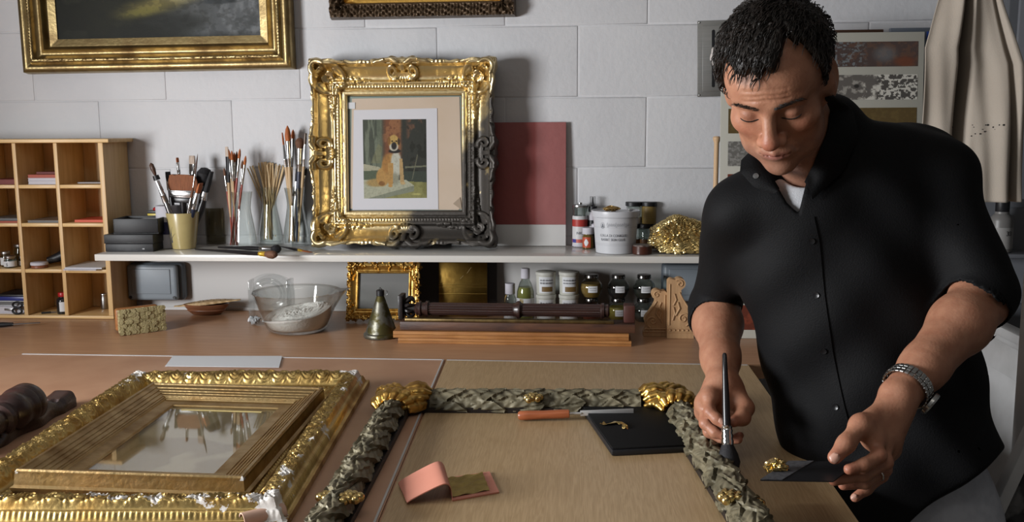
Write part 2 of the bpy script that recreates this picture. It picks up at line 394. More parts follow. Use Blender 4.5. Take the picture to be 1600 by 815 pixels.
book('magazine', 'lower pale magazine jutting out of the third row pigeonhole', 'magazine', x0 + .002, x1 - .02, z + .0002, .003, cy - .018, cy + .10, m_bwhite, rot=.0)
book('magazine', 'upper grey white magazine jutting out of the third row pigeonhole', 'magazine', x0 + .004, x1 - .006, z + .0036, .004, cy - .012, cy + .12, m_paper, rot=.0)
# tin with white lid, black telephone-like brush
x0, x1, z = cell(1, 2)
t = thing('polish_tin', 'small flat tin with white lid in the third row pigeonhole', 'tin', (x0 + .027, cy + .03, z + .0002))
MB().lathe([(.021, 0), (.0225, .001), (.0225, .008), (.0215, .009)], 32).build('body', M('tin_brown', '7a4a34', .4), t)
MB().lathe([(.023, .009), (.0238, .0095), (.0238, .016), (.0225, .017)], 32).build('lid', m_bwhite, t)
t = thing('shoe_brush', 'black curved brush slumped behind the white lidded tin', 'brush', (x0 + .055, cy + .085, z + .003))
mb = MB(); s = np.linspace(0, 1, 14); mb.tube(np.stack([-.035 + .075 * s, .0 + .03 * s, .011 + .030 * s ** 1.3], -1), .009 + .013 * s, 12); mb.build('body', m_black, t)
MB().tube([(-.03, 0, .010), (-.012, .006, .014), (.0, .012, .02)], [.0095, .0098, .010], 12).build('cord_wrap', M('dark_cloth', '23201f', .8), t)
# blue box over grey books, scissors
x0, x1, z = cell(2, 3)
book('book', 'thick pale book at the bottom of the lower left pigeonhole', 'book', x0 + .01, x1 - .006, z + .0002, .022, cy + .02, cy + .13, m_bwhite)
book('book', 'grey book between the pale book and the blue box', 'book', x0 + .012, x1 - .004, z + .0225, .014, cy + .03, cy + .13, m_paper, m_grey)
t = thing('blue_box', 'dark blue plastic box on the books in the lower left pigeonhole', 'box', ((x0 + x1) / 2, cy + .08, z + .037))
MB().box((0, 0, .006), (x1 - x0 - .018, .10, .012), .002).build('base', m_blue, t); MB().box((0, 0, .015), (x1 - x0 - .016, .102, .006), .002).build('lid', m_black, t)
t = thing('scissors', 'black handled scissors lying in the lower left pigeonhole', 'scissors', (x1 - .030, cy + .010, z + .005))
for sx, oy in ((-1, 0), (1, .003)):
    a = np.linspace(0, 2 * pi, 20)
    MB().tube(np.stack([.004 + .014 * np.cos(a), sx * .0 + .0 * a, .012 * (sx + 1) / 1.4 + .006 + .0085 * np.sin(a)], -1) + np.array([0, oy, 0]), .003, 6).build('handle', m_black, t)
MB().box((-.02, 0.001, .010), (.03, .002, .006), .0005).build('blade', m_silver, t)
# bottles in the cells
m_redcap = M('red_cap', 'a01c20', .35)
def pbottle(name, label, cat, loc, r, h, mbody, mcap, mlabel=None, hcap=.02, rc=None, neck=.6, lab=(.15, .75), group=None, transp=False, n=28, scale=1):
    t = thing(name, label, cat, loc, group=group); rc = rc or r * .6; hb = h - hcap
    MB().lathe([(r * .92, 0), (r, .002), (r, hb * .78), (r * .93, hb * .86), (r * neck, hb * .95), (r * neck, hb)], n).build('bottle_body', mbody, t)
    MB().lathe([(rc * .97, hb + .0002), (rc, hb + .001), (rc, h - .001), (rc * .94, h)], n).build('cap', mcap, t)
    if mlabel: MB().lathe([(r + .0004, hb * lab[0]), (r + .0004, hb * lab[1])], n, caps=False).build('paper_label', mlabel, t)
    return t
x0, x1, z = cell(1, 3)
t = pbottle('glue_jar', 'dark jar with red cap and white label in the bottom pigeonhole', 'jar', (x1 - .022, cy + .035, z + .0002), .0175, .062, M('dark_jar', '1d1c1e', .15), m_redcap, None, .012, .012)
a = np.linspace(-pi / 2 - .1, -pi / 2 + 1.2, 12); MB().grid(np.array([[(.0181 * math.cos(q), .0181 * math.sin(q), zz) for q in a] for zz in (.008, .036)])).build('paper_label', m_paper, t)
pbottle('small_jar', 'dark capped jar standing behind the red capped jar', 'jar', (x1 - .018, cy + .09, z + .0002), .015, .075, m_grey, m_black, None, .012, .014)
x0, x1, z = cell(0, 3)
pbottle('metal_canister', 'little grey metal canister alone in the bottom right pigeonhole', 'canister', (x0 + .052, cy + .11, z + .0002), .011, .046, m_silver, m_silver, None, .006, .0105, .95)
# glass jars in the third row left
x0, x1, z = cell(2, 2)
m_jar = glassm('jar_glass', 'd4dad6', 1)
for k, (dx, dy, r, h, lb, lt) in enumerate(((.064, .035, .017, .034, m_paper, 'white labelled jar marked with an s in the third row pigeonhole'), (.066, .085, .018, .062, None, 'taller glass jar with metal lid behind the white labelled jar'), (.088, .06, .010, .030, m_paper, 'narrow white jar at the right of the glass jar group'), (.036, .055, .014, .044, m_paper, 'small glass jar cut by the left edge of the picture'))):
    t = pbottle('glass_jar', lt, 'jar', (x0 + dx * .9, cy + dy, z + .0002), r, h, m_jar, m_silver, lb, .008, r * .92, .9)
    if k == 0: text('lettering', 's', .018, m_ink, t, (0, -r - .0006, .006))
# small tool in the cell and the knife on the bench
x0, x1, z = cell(1, 3)
t = thing('small_tool', 'tiny dark modelling tool on the floor of the bottom pigeonhole', 'tool', (x0 + .045, cy + .03, z + .0035), (0, 0, .5))
MB().tube([(-.02, 0, 0), (.005, 0, 0)], [.003, .0028], 8).build('handle', m_black, t); MB().tube([(.0052, 0, 0), (.02, 0, -.001)], [.0018, .001], 6).build('tip', m_grey, t)
t = thing('putty_knife', 'black handled knife on the bench under the pigeonhole cabinet', 'knife', tuple(onZ(5, 507, TZ + .008)), (0, 0, .35))
MB().tube([(-.06, 0, 0), (-.03, 0, .0005), (.0, 0, 0), (.025, 0, 0)], [.006, .0075, .007, .0045], 10).build('handle', m_black, t)
MB().box((.058, 0, 0), (.07, .010, .0014), .0005).build('blade', m_grey, t)
# ------------------------------------------------------------------ relief helpers
def seg_field(X, Z, pts, rad):
    """largest dome height (0..1) of a round bar of varying radius along a polyline"""
    out = np.zeros_like(X); pts = np.asarray(pts, float); rad = np.broadcast_to(rad, (len(pts),))
    lo = pts.min(0) - rad.max(); hi = pts.max(0) + rad.max()
    k = (X > lo[0]) & (X < hi[0]) & (Z > lo[1]) & (Z < hi[1])
    if not k.any(): return out
    x = X[k]; z = Z[k]; best = np.zeros_like(x)
    for i in range(len(pts) - 1):
        a = pts[i]; b = pts[i + 1]; d = b - a; L2 = max(d @ d, 1e-12)
        t = np.clip(((x - a[0]) * d[0] + (z - a[1]) * d[1]) / L2, 0, 1)
        dx = x - a[0] - t * d[0]; dz = z - a[1] - t * d[1]; r = rad[i] + (rad[i + 1] - rad[i]) * t
        q = 1 - (dx * dx + dz * dz) / (r * r)
        best = np.maximum(best, r * np.sqrt(np.clip(q, 0, 1)))
    out[k] = best; return out
def domes(X, Z, pts, r, h=1.0):
    out = np.zeros_like(X)
    for i, (px, pz) in enumerate(pts):
        rr = r[i] if hasattr(r, '__len__') else r
        k = (abs(X - px) < rr) & (abs(Z - pz) < rr)
        if not k.any(): continue
        q = 1 - ((X[k] - px) ** 2 + (Z[k] - pz) ** 2) / (rr * rr)
        out[k] = np.maximum(out[k], rr * h * np.sqrt(np.clip(q, 0, 1)))
    return out
def spiral(cx, cz, r0, r1, a0, a1, n=26):
    a = np.linspace(a0, a1, n); r = np.linspace(r0, r1, n) if r0 <= 0 or r1 <= 0 else np.geomspace(r0, r1, n)
    return np.stack([cx + r * np.cos(a), cz + r * np.sin(a)], -1)
def ring_frame(mb, iw, ih, ow, oh, H, nS=(200, 200), nT=40, offs=None, back=0, tpow=1.0, zc=0, inner_drop=True):
    """rectangular ring as a relief: x,z in the plane, height H(x,z) towards -y. offs(x,z) pulls in the outer edge"""
    def loop(hw, hh, n1, n2):
        p = []
        for i in range(n1): t = -1 + 2 * i / n1; p.append((t * hw, -hh))
        for i in range(n2): t = -1 + 2 * i / n2; p.append((hw, t * hh))
        for i in range(n1): t = 1 - 2 * i / n1; p.append((t * hw, hh))
        for i in range(n2): t = 1 - 2 * i / n2; p.append((-hw, t * hh))
        return np.array(p)
    a = loop(iw / 2, ih / 2, *nS); b = loop(ow / 2, oh / 2, *nS)
    if offs is not None: b = offs(b)
    t = np.linspace(0, 1, nT) ** tpow
    G = a[:, None] * (1 - t)[None, :, None] + b[:, None] * t[None, :, None]
    X = G[..., 0]; Z = G[..., 1]; h = H(X, Z)
    A = np.stack([X, -h, Z + zc], -1)
    o = A[:, -1:].copy(); o[..., 1] = -back; i_ = A[:, :1].copy(); i_[..., 1] = -back
    A = np.concatenate([i_, A, o], 1)
    mb.grid(A, cu=True); 
    B = np.concatenate([o, i_], 1); mb.grid(B, cu=True); return mb

# ------------------------------------------------------------------ half gilded ornate frame
def gild_mat():
    m = M('half_gilded_surface', 'dcae45', .26, 1, bump=.3, bscale=110)
    nt = m.node_tree; N = nt.nodes; L = nt.links; b = N['Principled BSDF']
    tc = N.new('ShaderNodeTexCoord'); sp = N.new('ShaderNodeSeparateXYZ'); L.new(tc.outputs['Object'], sp.inputs[0])
    n = N.new('ShaderNodeTexNoise'); n.inputs['Scale'].default_value = 22; n.inputs['Detail'].default_value = 6; L.new(tc.outputs['Object'], n.inputs[0])
    def math_(op, a, b_=None, c=None):
        q = N.new('ShaderNodeMath'); q.operation = op
        for i, v in enumerate((a, b_, c)):
            if v is None: continue
            if isinstance(v, (int, float)): q.inputs[i].default_value = v
            else: L.new(v, q.inputs[i])
        return q.outputs[0]
    # dark where x*1.1 - (z-.34)*1 > threshold
    t = math_('MULTIPLY_ADD', sp.outputs['X'], 1.0, -.18)
    t = math_('MULTIPLY_ADD', sp.outputs['Z'], -.75, t)
    t = math_('ADD', t, .24)
    t = math_('MULTIPLY_ADD', n.outputs['Fac'], .16, t)
    t = math_('SUBTRACT', t, .08)
    mr = N.new('ShaderNodeMapRange'); mr.inputs[1].default_value = -.035; mr.inputs[2].default_value = .03; mr.interpolation_type = 'SMOOTHSTEP'; L.new(t, mr.inputs[0])
    # flecks of gold left on the dark side
    n2 = N.new('ShaderNodeTexNoise'); n2.inputs['Scale'].default_value = 16; n2.inputs['Detail'].default_value = 3; L.new(tc.outputs['Object'], n2.inputs[0])
    fl = N.new('ShaderNodeMapRange'); fl.inputs[1].default_value = .66; fl.inputs[2].default_value = .72; L.new(n2.outputs['Fac'], fl.inputs[0])
    k = math_('MULTIPLY', mr.outputs[0], math_('SUBTRACT', 1, math_('MULTIPLY', fl.outputs[0], .8)))
    mx = N.new('ShaderNodeMix'); mx.data_type = 'RGBA'; L.new(k, mx.inputs[0])
    mx.inputs[6].default_value = (*lin('dac596'), 1); mx.inputs[7].default_value = (*lin('4a4642'), 1); L.new(mx.outputs[2], b.inputs['Base Color'])
    L.new(math_('MULTIPLY_ADD', k, .16, .34), b.inputs['Roughness']); L.new(math_('MULTIPLY_ADD', k, -.55, 1), b.inputs['Metallic'])
    return m
m_gild = gild_mat()
FW = .527; FH = .532; IWi = .322; IHi = .322
def H_orn(X, Z):
    x = abs(X); z = abs(Z); d = np.maximum(x - IWi / 2, z - IHi / 2); D = (FW - IWi) / 2
    h = .012 + .006 * sstep(0, .004, d) - .006 * sstep(.012, .015, d) + .008 * sstep(.017, .021, d)
    h += .005 * sstep(.030, .033, d) - .012 * sstep(.036, .044, d)
    h += .030 * sstep(.045, .085, d) ** 1.3
    h += .012 * sstep(.078, .084, d)
    h -= .016 * sstep(D - .006, D + .001, d)
    # bead row
    along = np.where(x - IWi / 2 > z - IHi / 2, z, x); kd = np.clip(1 - ((d - .025) / .0035) ** 2, 0, 1)
    h += .0026 * np.sqrt(kd) * (.55 + .45 * np.cos(along * 2 * pi / .0085))
    # outer rail with turned rings
    rk = np.clip(1 - ((d - .088) / .010) ** 2, 0, 1)
    inr = (along > .045) & (along < .16)
    h += np.where(inr, np.sqrt(rk) * (.007 + .0025 * (np.cos((along - .1) * 2 * pi / .011) > .2) * (abs(along - .1) < .02)), 0)
    base = h.copy()
    # corner cartouche, mirrored about the diagonal
    def corner(x, z):
        e = np.zeros_like(x)
        def add(p, r, g=1.0, lift=.0):
            nonlocal e
            q = seg_field(x, z, p, r) * g
            e = np.maximum(e, np.where(q > 0, q + lift, 0))
        add(spiral(.206, .206, .040, .036, .05 * pi, -.95 * pi), np.linspace(.009, .0055, 26), 1.1, .006)
        add(spiral(.172, .196, .016, .004, .2 * pi, -2.1 * pi), .0042, 1.2, .008)
        add(spiral(.234, .238, .024, .006, -.4 * pi, 1.5 * pi), np.linspace(.008, .005, 26), 1.2, .008)
        add(spiral(.214, .205, .016, .004, .9 * pi, -1.1 * pi), np.linspace(.006, .004, 26), 1.2, .010)
        add([(.228, .19), (.218, .172), (.205, .160)], [.010, .007, .003], 1, .006)
        add([(.246, .222), (.256, .200), (.252, .176), (.242, .150)], [.010, .011, .008, .003], 1, .004)
        for k in range(6):
            a = pi * (1.08 + .07 * k); add([(.212 + .012 * math.cos(a), .212 + .012 * math.sin(a)), (.212 + .034 * math.cos(a), .212 + .034 * math.sin(a))], [.002, .0042], 1.2, .008)
        return e
    e = np.maximum(corner(x, z), corner(z, x))
    # grapes and leaf runs
    g = []; gr = []
    r0 = random.Random(3)
    for k in range(34):
        t = k / 34; g.append((.166 - .075 * t + r0.uniform(-.002, .002), .206 + (1 - t) * r0.uniform(-.012, .012) - .004)); gr.append(.0062 - .0026 * t)
    g2 = [(b, a) for a, b in g]
    e = np.maximum(e, domes(x, z, g + g2, gr + gr, 1.1) * (1) + 0)
    # centre shells
    def centre(x, z):
        e = np.zeros_like(x)
        def add(p, r, g=1.0, lift=0):
            nonlocal e
            q = seg_field(x, z, p, r) * g; e = np.maximum(e, np.where(q > 0, q + lift, 0))
        add(spiral(.026, .226, .019, .006, -.6 * pi, 1.2 * pi), np.linspace(.0075, .0045, 26), 1.2, .008)
        add([(.012, .246), (.028, .2585), (.046, .256), (.062, .248)], [.007, .009, .0075, .003], 1.1, .006)
        add([(.052, .252), (.066, .250), (.078, .243)], [.007, .006, .004], 1, .004)
        for k in range(5):
            a = -pi / 2 + .36 * k; add([(.002 * k, .222), (.026 * math.sin(.36 * k), .222 - .030 * math.cos(.36 * k) * .75)], [.002, .0048], 1.15, .007)
        add([(0, .23), (0, .238)], .008, 1, .009)
        return e
    e = np.maximum(e, np.maximum(centre(x, z), centre(z, x)))
    env = np.clip((D - d) / .006, 0, 1) * .75 + .25
    return np.maximum(base, base + e * env * 1.0)
def offs_orn(b):
    o = b.copy()
    for ax in (0, 1):
        oth = 1 - ax; half = (FW, FH)[ax] / 2
        k = np.isclose(abs(b[:, ax]), half); u = abs(b[k, oth]) / ((FW, FH)[oth] / 2)
        pull = .0135 * np.sin(pi * np.clip(u, 0, 1)) ** 1.2 + .004 * sstep(.96, 1, u) - .004 * np.exp(-((u - .12) / .06) ** 2) + .002 * np.sin(u * 40)
        o[k, ax] -= np.sign(b[k, ax]) * pull
    return o
fb = onZ(629, 387, SZ); lean = -.07
fr = thing('ornate_frame', 'half gilded ornate frame with blackened right side leaning on the shelf', 'picture frame', (fb[0] + .011, -.086, SZ + .0012), (lean, 0, .012))
mb = ring_frame(MB(), IWi, IHi, FW, FH, H_orn, (230, 230), 64, offs_orn, zc=FH / 2)
mb.build('carved_frame', m_gild, fr, angle=55)
# contents: glass, tan mount, white mount, dog picture
m_tan = M('tan_mount', 'bfae9c', .7, c2='b8a590', nscale=6)
g_ = thing('backing_glass', 'pane of greenish glass held in the half gilded frame', 'glass', fr.location, fr.rotation_euler)
MB().box((0, -.0035, FH / 2), (IWi - .002, .003, IHi - .002)).build('pane', M('greenish_pane', '7f8c85', .06, c2='8c988f', nscale=5, spec=.8), g_)
def inframe(name, label, cat, x0, x1, z0, z1, y, m, rot=0, th=.001, skew=0):
    o = thing(name, label, cat, fr.location, fr.rotation_euler); cx, cz = (x0 + x1) / 2, (z0 + z1) / 2
    Mx = np.array(Matrix.Rotation(rot, 3, 'Y'))
    return o, (cx, y, cz), Mx
def fpx(px, py):   # pixel to frame-local x,z
    Mi = Matrix.Translation(fr.location) @ Euler(fr.rotation_euler).to_matrix().to_4x4(); Mi = Mi.inverted()
    o_ = Mi @ Vector(CAM.tolist()); d_ = Mi.to_3x3() @ Vector(ray(px, py).tolist()); t = (-.006 - o_.y) / d_.y; q = o_ + d_ * t; return q.x, q.z
def panel_in_frame(name, label, cat, corners, y, m, th=.0012, part='card'):
    o = thing(name, label, cat, fr.location, fr.rotation_euler)
    P = [fpx(*c) for c in corners]
    MB().prism(P, th, 'y', y - th).build(part, m, o, smooth=False); return o, P
o, _ = panel_in_frame('mount_card', 'tan mount card behind the dog picture inside the ornate frame', 'card', [(547, 326), (550, 154), (718, 151), (722, 322), (716, 328)], -.0052, m_tan)
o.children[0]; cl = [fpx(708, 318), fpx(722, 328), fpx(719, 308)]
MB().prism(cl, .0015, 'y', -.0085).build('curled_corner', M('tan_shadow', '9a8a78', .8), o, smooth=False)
o, _ = panel_in_frame('tape_piece', 'small square of masking tape at the top left of the opening', 'tape', [(541, 170), (541, 160), (555, 160), (555, 170)], -.0078, m_paper, .0004, 'tape')
picture, _ = panel_in_frame('dog_picture', 'unframed picture of a sitting tan dog on wide white mount', 'picture', [(551, 328), (553, 172), (683, 169), (685, 327)], -.0066, M('mount_board', 'c3c2c6', .7), .0012, 'mount')

# numpy paintings --------------------------------------------------
class Paint:
    def __init__(s, w_, h_, c): s.w = w_; s.h = h_; s.a = np.ones((h_, w_, 3)) * np.array([int(c[i:i + 2], 16) / 255 for i in (0, 2, 4)]); s.x, s.y = np.meshgrid((np.arange(w_) + .5) / w_, (np.arange(h_) + .5) / h_)
    def col(s, c): return np.array([int(c[i:i + 2], 16) / 255 for i in (0, 2, 4)])
    def mix(s, k, c): k = np.clip(k, 0, 1)[..., None]; s.a = s.a * (1 - k) + s.col(c) * k; return s
    def ell(s, cx, cy, rx, ry, c, soft=.15, rot=0, al=1):
        dx = s.x - cx; dy = s.y - cy; u = dx * math.cos(rot) + dy * math.sin(rot); v = -dx * math.sin(rot) + dy * math.cos(rot)
        d = np.sqrt((u / rx) ** 2 + (v / ry) ** 2); return s.mix(sstep(1 + soft, 1 - soft, d) * al, c)
    def poly(s, P, c, al=1, soft=0):
        k = np.zeros(s.x.shape, bool); n = len(P)
        for i in range(n):
            x1, y1 = P[i]; x2, y2 = P[(i + 1) % n]
            if y1 == y2: continue
            k ^= ((y1 > s.y) != (y2 > s.y)) & (s.x < (x2 - x1) * (s.y - y1) / (y2 - y1) + x1)
        return s.mix(k.astype(float) * al, c)
    def noise(s, sc, seed, oct=4, sx=1, sy=1):
        r = np.random.default_rng(seed); out = np.zeros(s.x.shape); amp = 1; tot = 0
        for o_ in range(oct):
            n1 = max(2, int(sc * sx * 2 ** o_)); n2 = max(2, int(sc * sy * 2 ** o_)); g = r.random((n2 + 2, n1 + 2))
            fx = s.x * n1; fy = s.y * n2; ix = fx.astype(int); iy = fy.astype(int); tx = fx - ix; ty = fy - iy; tx = tx * tx * (3 - 2 * tx); ty = ty * ty * (3 - 2 * ty)
            out += amp * ((g[iy, ix] * (1 - tx) + g[iy, ix + 1] * tx) * (1 - ty) + (g[iy + 1, ix] * (1 - tx) + g[iy + 1, ix + 1] * tx) * ty); tot += amp; amp *= .55
        return out / tot
    def mesh(s, name, P4, parent, rough=.5, flat_y=True):
        """P4: four corners (bl, br, tr, tl) 3-D"""
        P4 = np.array(P4, float); h_, w_ = s.h, s.w
        u = np.linspace(0, 1, w_ + 1)[None, :, None]; v = np.linspace(1, 0, h_ + 1)[:, None, None]
        G = (P4[0] * (1 - u) + P4[1] * u) * (1 - v) + (P4[3] * (1 - u) + P4[2] * u) * v
        n = (h_ + 1) * (w_ + 1); idx = np.arange(n).reshape(h_ + 1, w_ + 1)
        q = np.stack([idx[1:, :-1], idx[1:, 1:], idx[:-1, 1:], idx[:-1, :-1]], -1).reshape(-1, 4)
        me = bpy.data.meshes.new(name); me.from_pydata(G.reshape(-1, 3).tolist(), [], q.tolist())
        at = me.color_attributes.new('Col', 'FLOAT_COLOR', 'CORNER')
        c = s.a.reshape(-1, 3); c = np.where(c <= .04045, c / 12.92, ((c + .055) / 1.055) ** 2.4)
        c = np.concatenate([c, np.ones((len(c), 1))], 1); c = np.repeat(c, 4, 0); at.data.foreach_set('color', c.reshape(-1))
        me.materials.append(m_paint if rough == .5 else M(name + '_surface', 'ffffff', rough, attr='Col'))
        o = bpy.data.objects.new(name, me); COL.objects.link(o); o.parent = parent; return o
m_paint = M('painted_picture', 'ffffff', .6, spec=.2, attr='Col', bump=.15, bscale=200)
p = Paint(150, 185, '3f4038')
n1 = p.noise(5, 1); n2 = p.noise(9, 2); n3 = p.noise(3, 3, sx=6, sy=1)
p.mix((p.x < .33) * .8, '4d5447'); p.mix((p.x < .33) * sstep(.45, .6, n3), '6e7663')
p.poly([(.22, 0), (.30, 0), (.31, .62), (.22, .6)], '67705c', .7); p.poly([(.12, .55), (.27, .55), (.30, .35), (.24, .3)], '8a8456', .4)
p.mix(sstep(.28, .38, p.x) * sstep(.66, .56, p.x) * sstep(.62, .5, p.y), '7b4a30'); p.mix(sstep(.28, .38, p.x) * sstep(.66, .56, p.x) * sstep(.55, .6, n2) * sstep(.6, .5, p.y), '94603c')
p.mix(sstep(.58, .64, p.x) * .8, '33352f'); p.mix(sstep(.66, .74, p.x) * sstep(.52, .62, n1) * sstep(.6, .4, p.y), '6a4a38'); p.mix(sstep(.66, .74, p.x) * sstep(.56, .6, n2) * .7, '24261f')
p.poly([(.6, .66), (1, .66), (1, .80), (.6, .80)], '3c443a'); p.poly([(.66, .595), (1, .585), (1, .605), (.66, .62)], '6c6e58')
p.poly([(0, .56), (.25, .60), (.30, .64), (0, .66)], 'a5a286'); p.poly([(0, .65), (.30, .64), (.32, .76), (0, .78)], '55604a')
p.poly([(0, .76), (1, .80), (1, 1), (0, 1)], '8c8a50'); p.mix((p.y > .8) * sstep(.5, .62, n1) * .6, '6e6a38')
p.poly([(.0, .76), (.35, .76), (.68, .77), (.80, .84), (.06, 1), (0, 1)], 'a9aa90'); p.poly([(.80, .84), (.80, .915), (.30, 1), (.06, 1)], '80856f')
p.ell(.20, .80, .16, .05, 'a88a50', .3)
tan = 'b98a48'; dk = '8a5c2e'; wh = 'b9b8a6'
p.ell(.30, .73, .10, .115, tan); p.ell(.29, .81, .05, .03, dk); p.ell(.40, .62, .115, .19, tan, rot=.25); p.ell(.37, .56, .07, .12, 'a87236', .3, al=.8)
p.ell(.52, .57, .085, .17, wh, .2); p.ell(.49, .75, .075, .07, '8f8d76', .4)
p.poly([(.385, .55), (.475, .55), (.465, .82), (.395, .82)], tan); p.ell(.425, .84, .035, .02, tan); p.poly([(.57, .5), (.62, .5), (.645, .80), (.58, .80)], 'b5935e'); p.ell(.625, .81, .04, .018, 'c0a26c')
p.ell(.50, .40, .095, .028, '2b2723'); p.ell(.485, .285, .085, .09, 'c09a4e'); p.ell(.41, .27, .025, .05, dk); p.ell(.565, .28, .022, .045, '4a3826')
p.ell(.485, .35, .07, .05, 'c2bda8'); p.ell(.49, .335, .042, .048, '2e2a28', .25); p.ell(.46, .275, .014, .010, '2a221c'); p.ell(.525, .275, .014, .010, '2a221c')
p.poly([(.85, .45), (.87, .45), (.78, .76), (.76, .78)], '7d7a60', .6); p.ell(.84, .95, .07, .012, 'c4bd6a', .5, al=.7)
p.mix(np.abs(p.noise(30, 8) - .5) * .5, '2a2a20')
p.a = p.a * .80 + p.a.mean(2, keepdims=True) * .14
P = [fpx(*c) for c in [(569, 310), (667, 309), (666, 186), (567, 187)]]
p.mesh('painting', [(a, -.0083, b) for a, b in P], picture)

# ------------------------------------------------------------------ red board behind
q0 = onZ(884, 384, SZ); rbx1 = q0[0]
rb = thing('red_board', 'dusty red painted panel with bare white lower strip, right of the ornate frame', 'board', (rbx1 - .165, -.026, SZ + .0003), (-.045, 0, 0))
def red_mat():
    m = M('dusty_red_paint', '96544f', .55, c2='904d49', nscale=8, bump=.5, bscale=50)
    nt = m.node_tree; N = nt.nodes; L = nt.links; tc = N.new('ShaderNodeTexCoord'); s = N.new('ShaderNodeSeparateXYZ'); L.new(tc.outputs['Object'], s.inputs[0])
    r = N.new('ShaderNodeMapRange'); r.inputs[1].default_value = .075; r.inputs[2].default_value = .085; L.new(s.outputs['X'], r.inputs[0])
    mx = N.new('ShaderNodeMix'); mx.data_type = 'RGBA'; L.new(r.outputs[0], mx.inputs[0]); mx.inputs[6].default_value = (*lin('8c4744'), 1); mx.inputs[7].default_value = (*lin('9c615f'), 1)
    L.new(mx.outputs[2], N['Principled BSDF'].inputs['Base Color']); return m
MB().box((0, 0, .0305), (.33, .012, .061), .0008).build('bare_strip', M('bare_white_strip', 'cbcac8', .5), rb)
MB().box((0, 0, .061 + .1455), (.33, .012, .291), .0008).build('painted_field', red_mat(), rb)

# ------------------------------------------------------------------ left shelf group: boxes
bA = onZ(148, 394, SZ); 
def obox(name, label, cat, c, d, rot, m, lid=None, mlid=None, bev=.002, group=None):
    o = thing(name, label, cat, c, (0, 0, rot), group)
    if lid:
        MB().box((0, 0, (d[2] - lid) / 2), (d[0] - .003, d[1] - .003, d[2] - lid), bev).build('base', m, o)
        MB().box((0, 0, d[2] - lid / 2 + .0003), (d[0], d[1], lid), bev).build('lid', mlid or m, o)
    else: MB().box((0, 0, d[2] / 2), d, bev).build('body', m, o)
    return o
m_blk2 = M('black_card', '151518', .5, bump=.1, bscale=300)
o = obox('black_box', 'lower black lidded box at the left end of the shelf', 'box', (-1.254, -.135, SZ + .0003), (.140, .115, .048), .03, m_blk2, .026)
MB().box((.040, -.0555, .008), (.006, .001, .003)).build('sticker', m_paper, o)
o = thing('black_tray_box', 'upper open black box with white card inside, on the black box', 'box', (-1.241, -.128, SZ + .0492), (0, 0, .10))
mb = MB(); w_, d_, h_ = .124, .10, .042
mb.box((0, 0, .002), (w_, d_, .004)); 
for sx in (-1, 1): mb.box((sx * (w_ / 2 - .002), 0, h_ / 2), (.004, d_, h_), .001)
for sy in (-1, 1): mb.box((0, sy * (d_ / 2 - .002), h_ / 2), (w_, .004, h_), .001)
mb.build('tray', m_blk2, o)
MB().box((0, 0, h_ - .008), (w_ - .009, d_ - .009, .003)).build('insert', m_black, o); MB().box((.022, .008, h_ - .0055), (.05, .03, .0015)).build('card', m_paper, o)
# carton with yellow band and red knob behind
o = thing('carton', 'small carton with yellow and black band and red knob behind the boxes', 'box', (-1.225, -.052, SZ + .0003))
MB().box((0, 0, .040), (.05, .035, .080), .001).build('body', m_paper, o); MB().box((0, 0, .088), (.0505, .0355, .0155), .0006).build('yellow_band', M('yellow_band', 'c9b02e', .4), o)
MB().box((0, 0, .100), (.0506, .0356, .0075), .0006).build('black_band', m_black, o); MB().lathe([(.013, .1040), (.015, .1055), (.014, .111), (.009, .114)], 24).build('knob', m_redcap, o)
# white blue striped can
o = thing('striped_canister', 'white canister with blue middle band behind the stoneware cup', 'canister', tuple(onZ(259, 388, SZ) + [0, .030, .0003]))
MB().lathe([(.032, 0), (.0345, .001), (.0345, .118), (.033, .121), (.029, .1215)], 36).build('canister_body', m_bwhite, o)
MB().lathe([(.0347, .0402), (.0348, .0758)], 36, caps=False).build('blue_band', M('blue_band', '26284e', .4), o)

# ------------------------------------------------------------------ brushes
m_han_nat = M('natural_handle', 'bca07a', .45, c2='a88a64', nscale=12, stretch=(1, 1, .2)); m_han_red = M('red_handle', '8c3a2c', .3); m_han_blk = M('black_handle', '1c1a1c', .3)
m_han_silver = M('silver_handle', 'a6a8ac', .25, .8); m_han_brown = M('brown_handle', '4b3326', .4); m_han_dblue = M('dark_blue_handle', '262c40', .3)
m_ferr = M('ferrule', 'b4b4b4', .22, 1); m_brs_or = M('sable_hair', 'b0622c', .6, c2='8a451c', nscale=60, stretch=(6, 6, .6), bump=.6, bscale=90)
m_brs_blk = M('black_hair', '18171a', .7, bump=.6, bscale=120); m_brs_pale = M('pale_hair', 'b8a89a', .7, c2='9d8c7e', nscale=60, stretch=(6, 6, .6), bump=.6, bscale=90)
m_brs_brn = M('brown_hair', '6e4a34', .7, c2='54372a', nscale=60, stretch=(6, 6, .6), bump=.6, bscale=90)
m_clearcap = glassm('clear_plastic', 'e6e6e6', .6, .1)
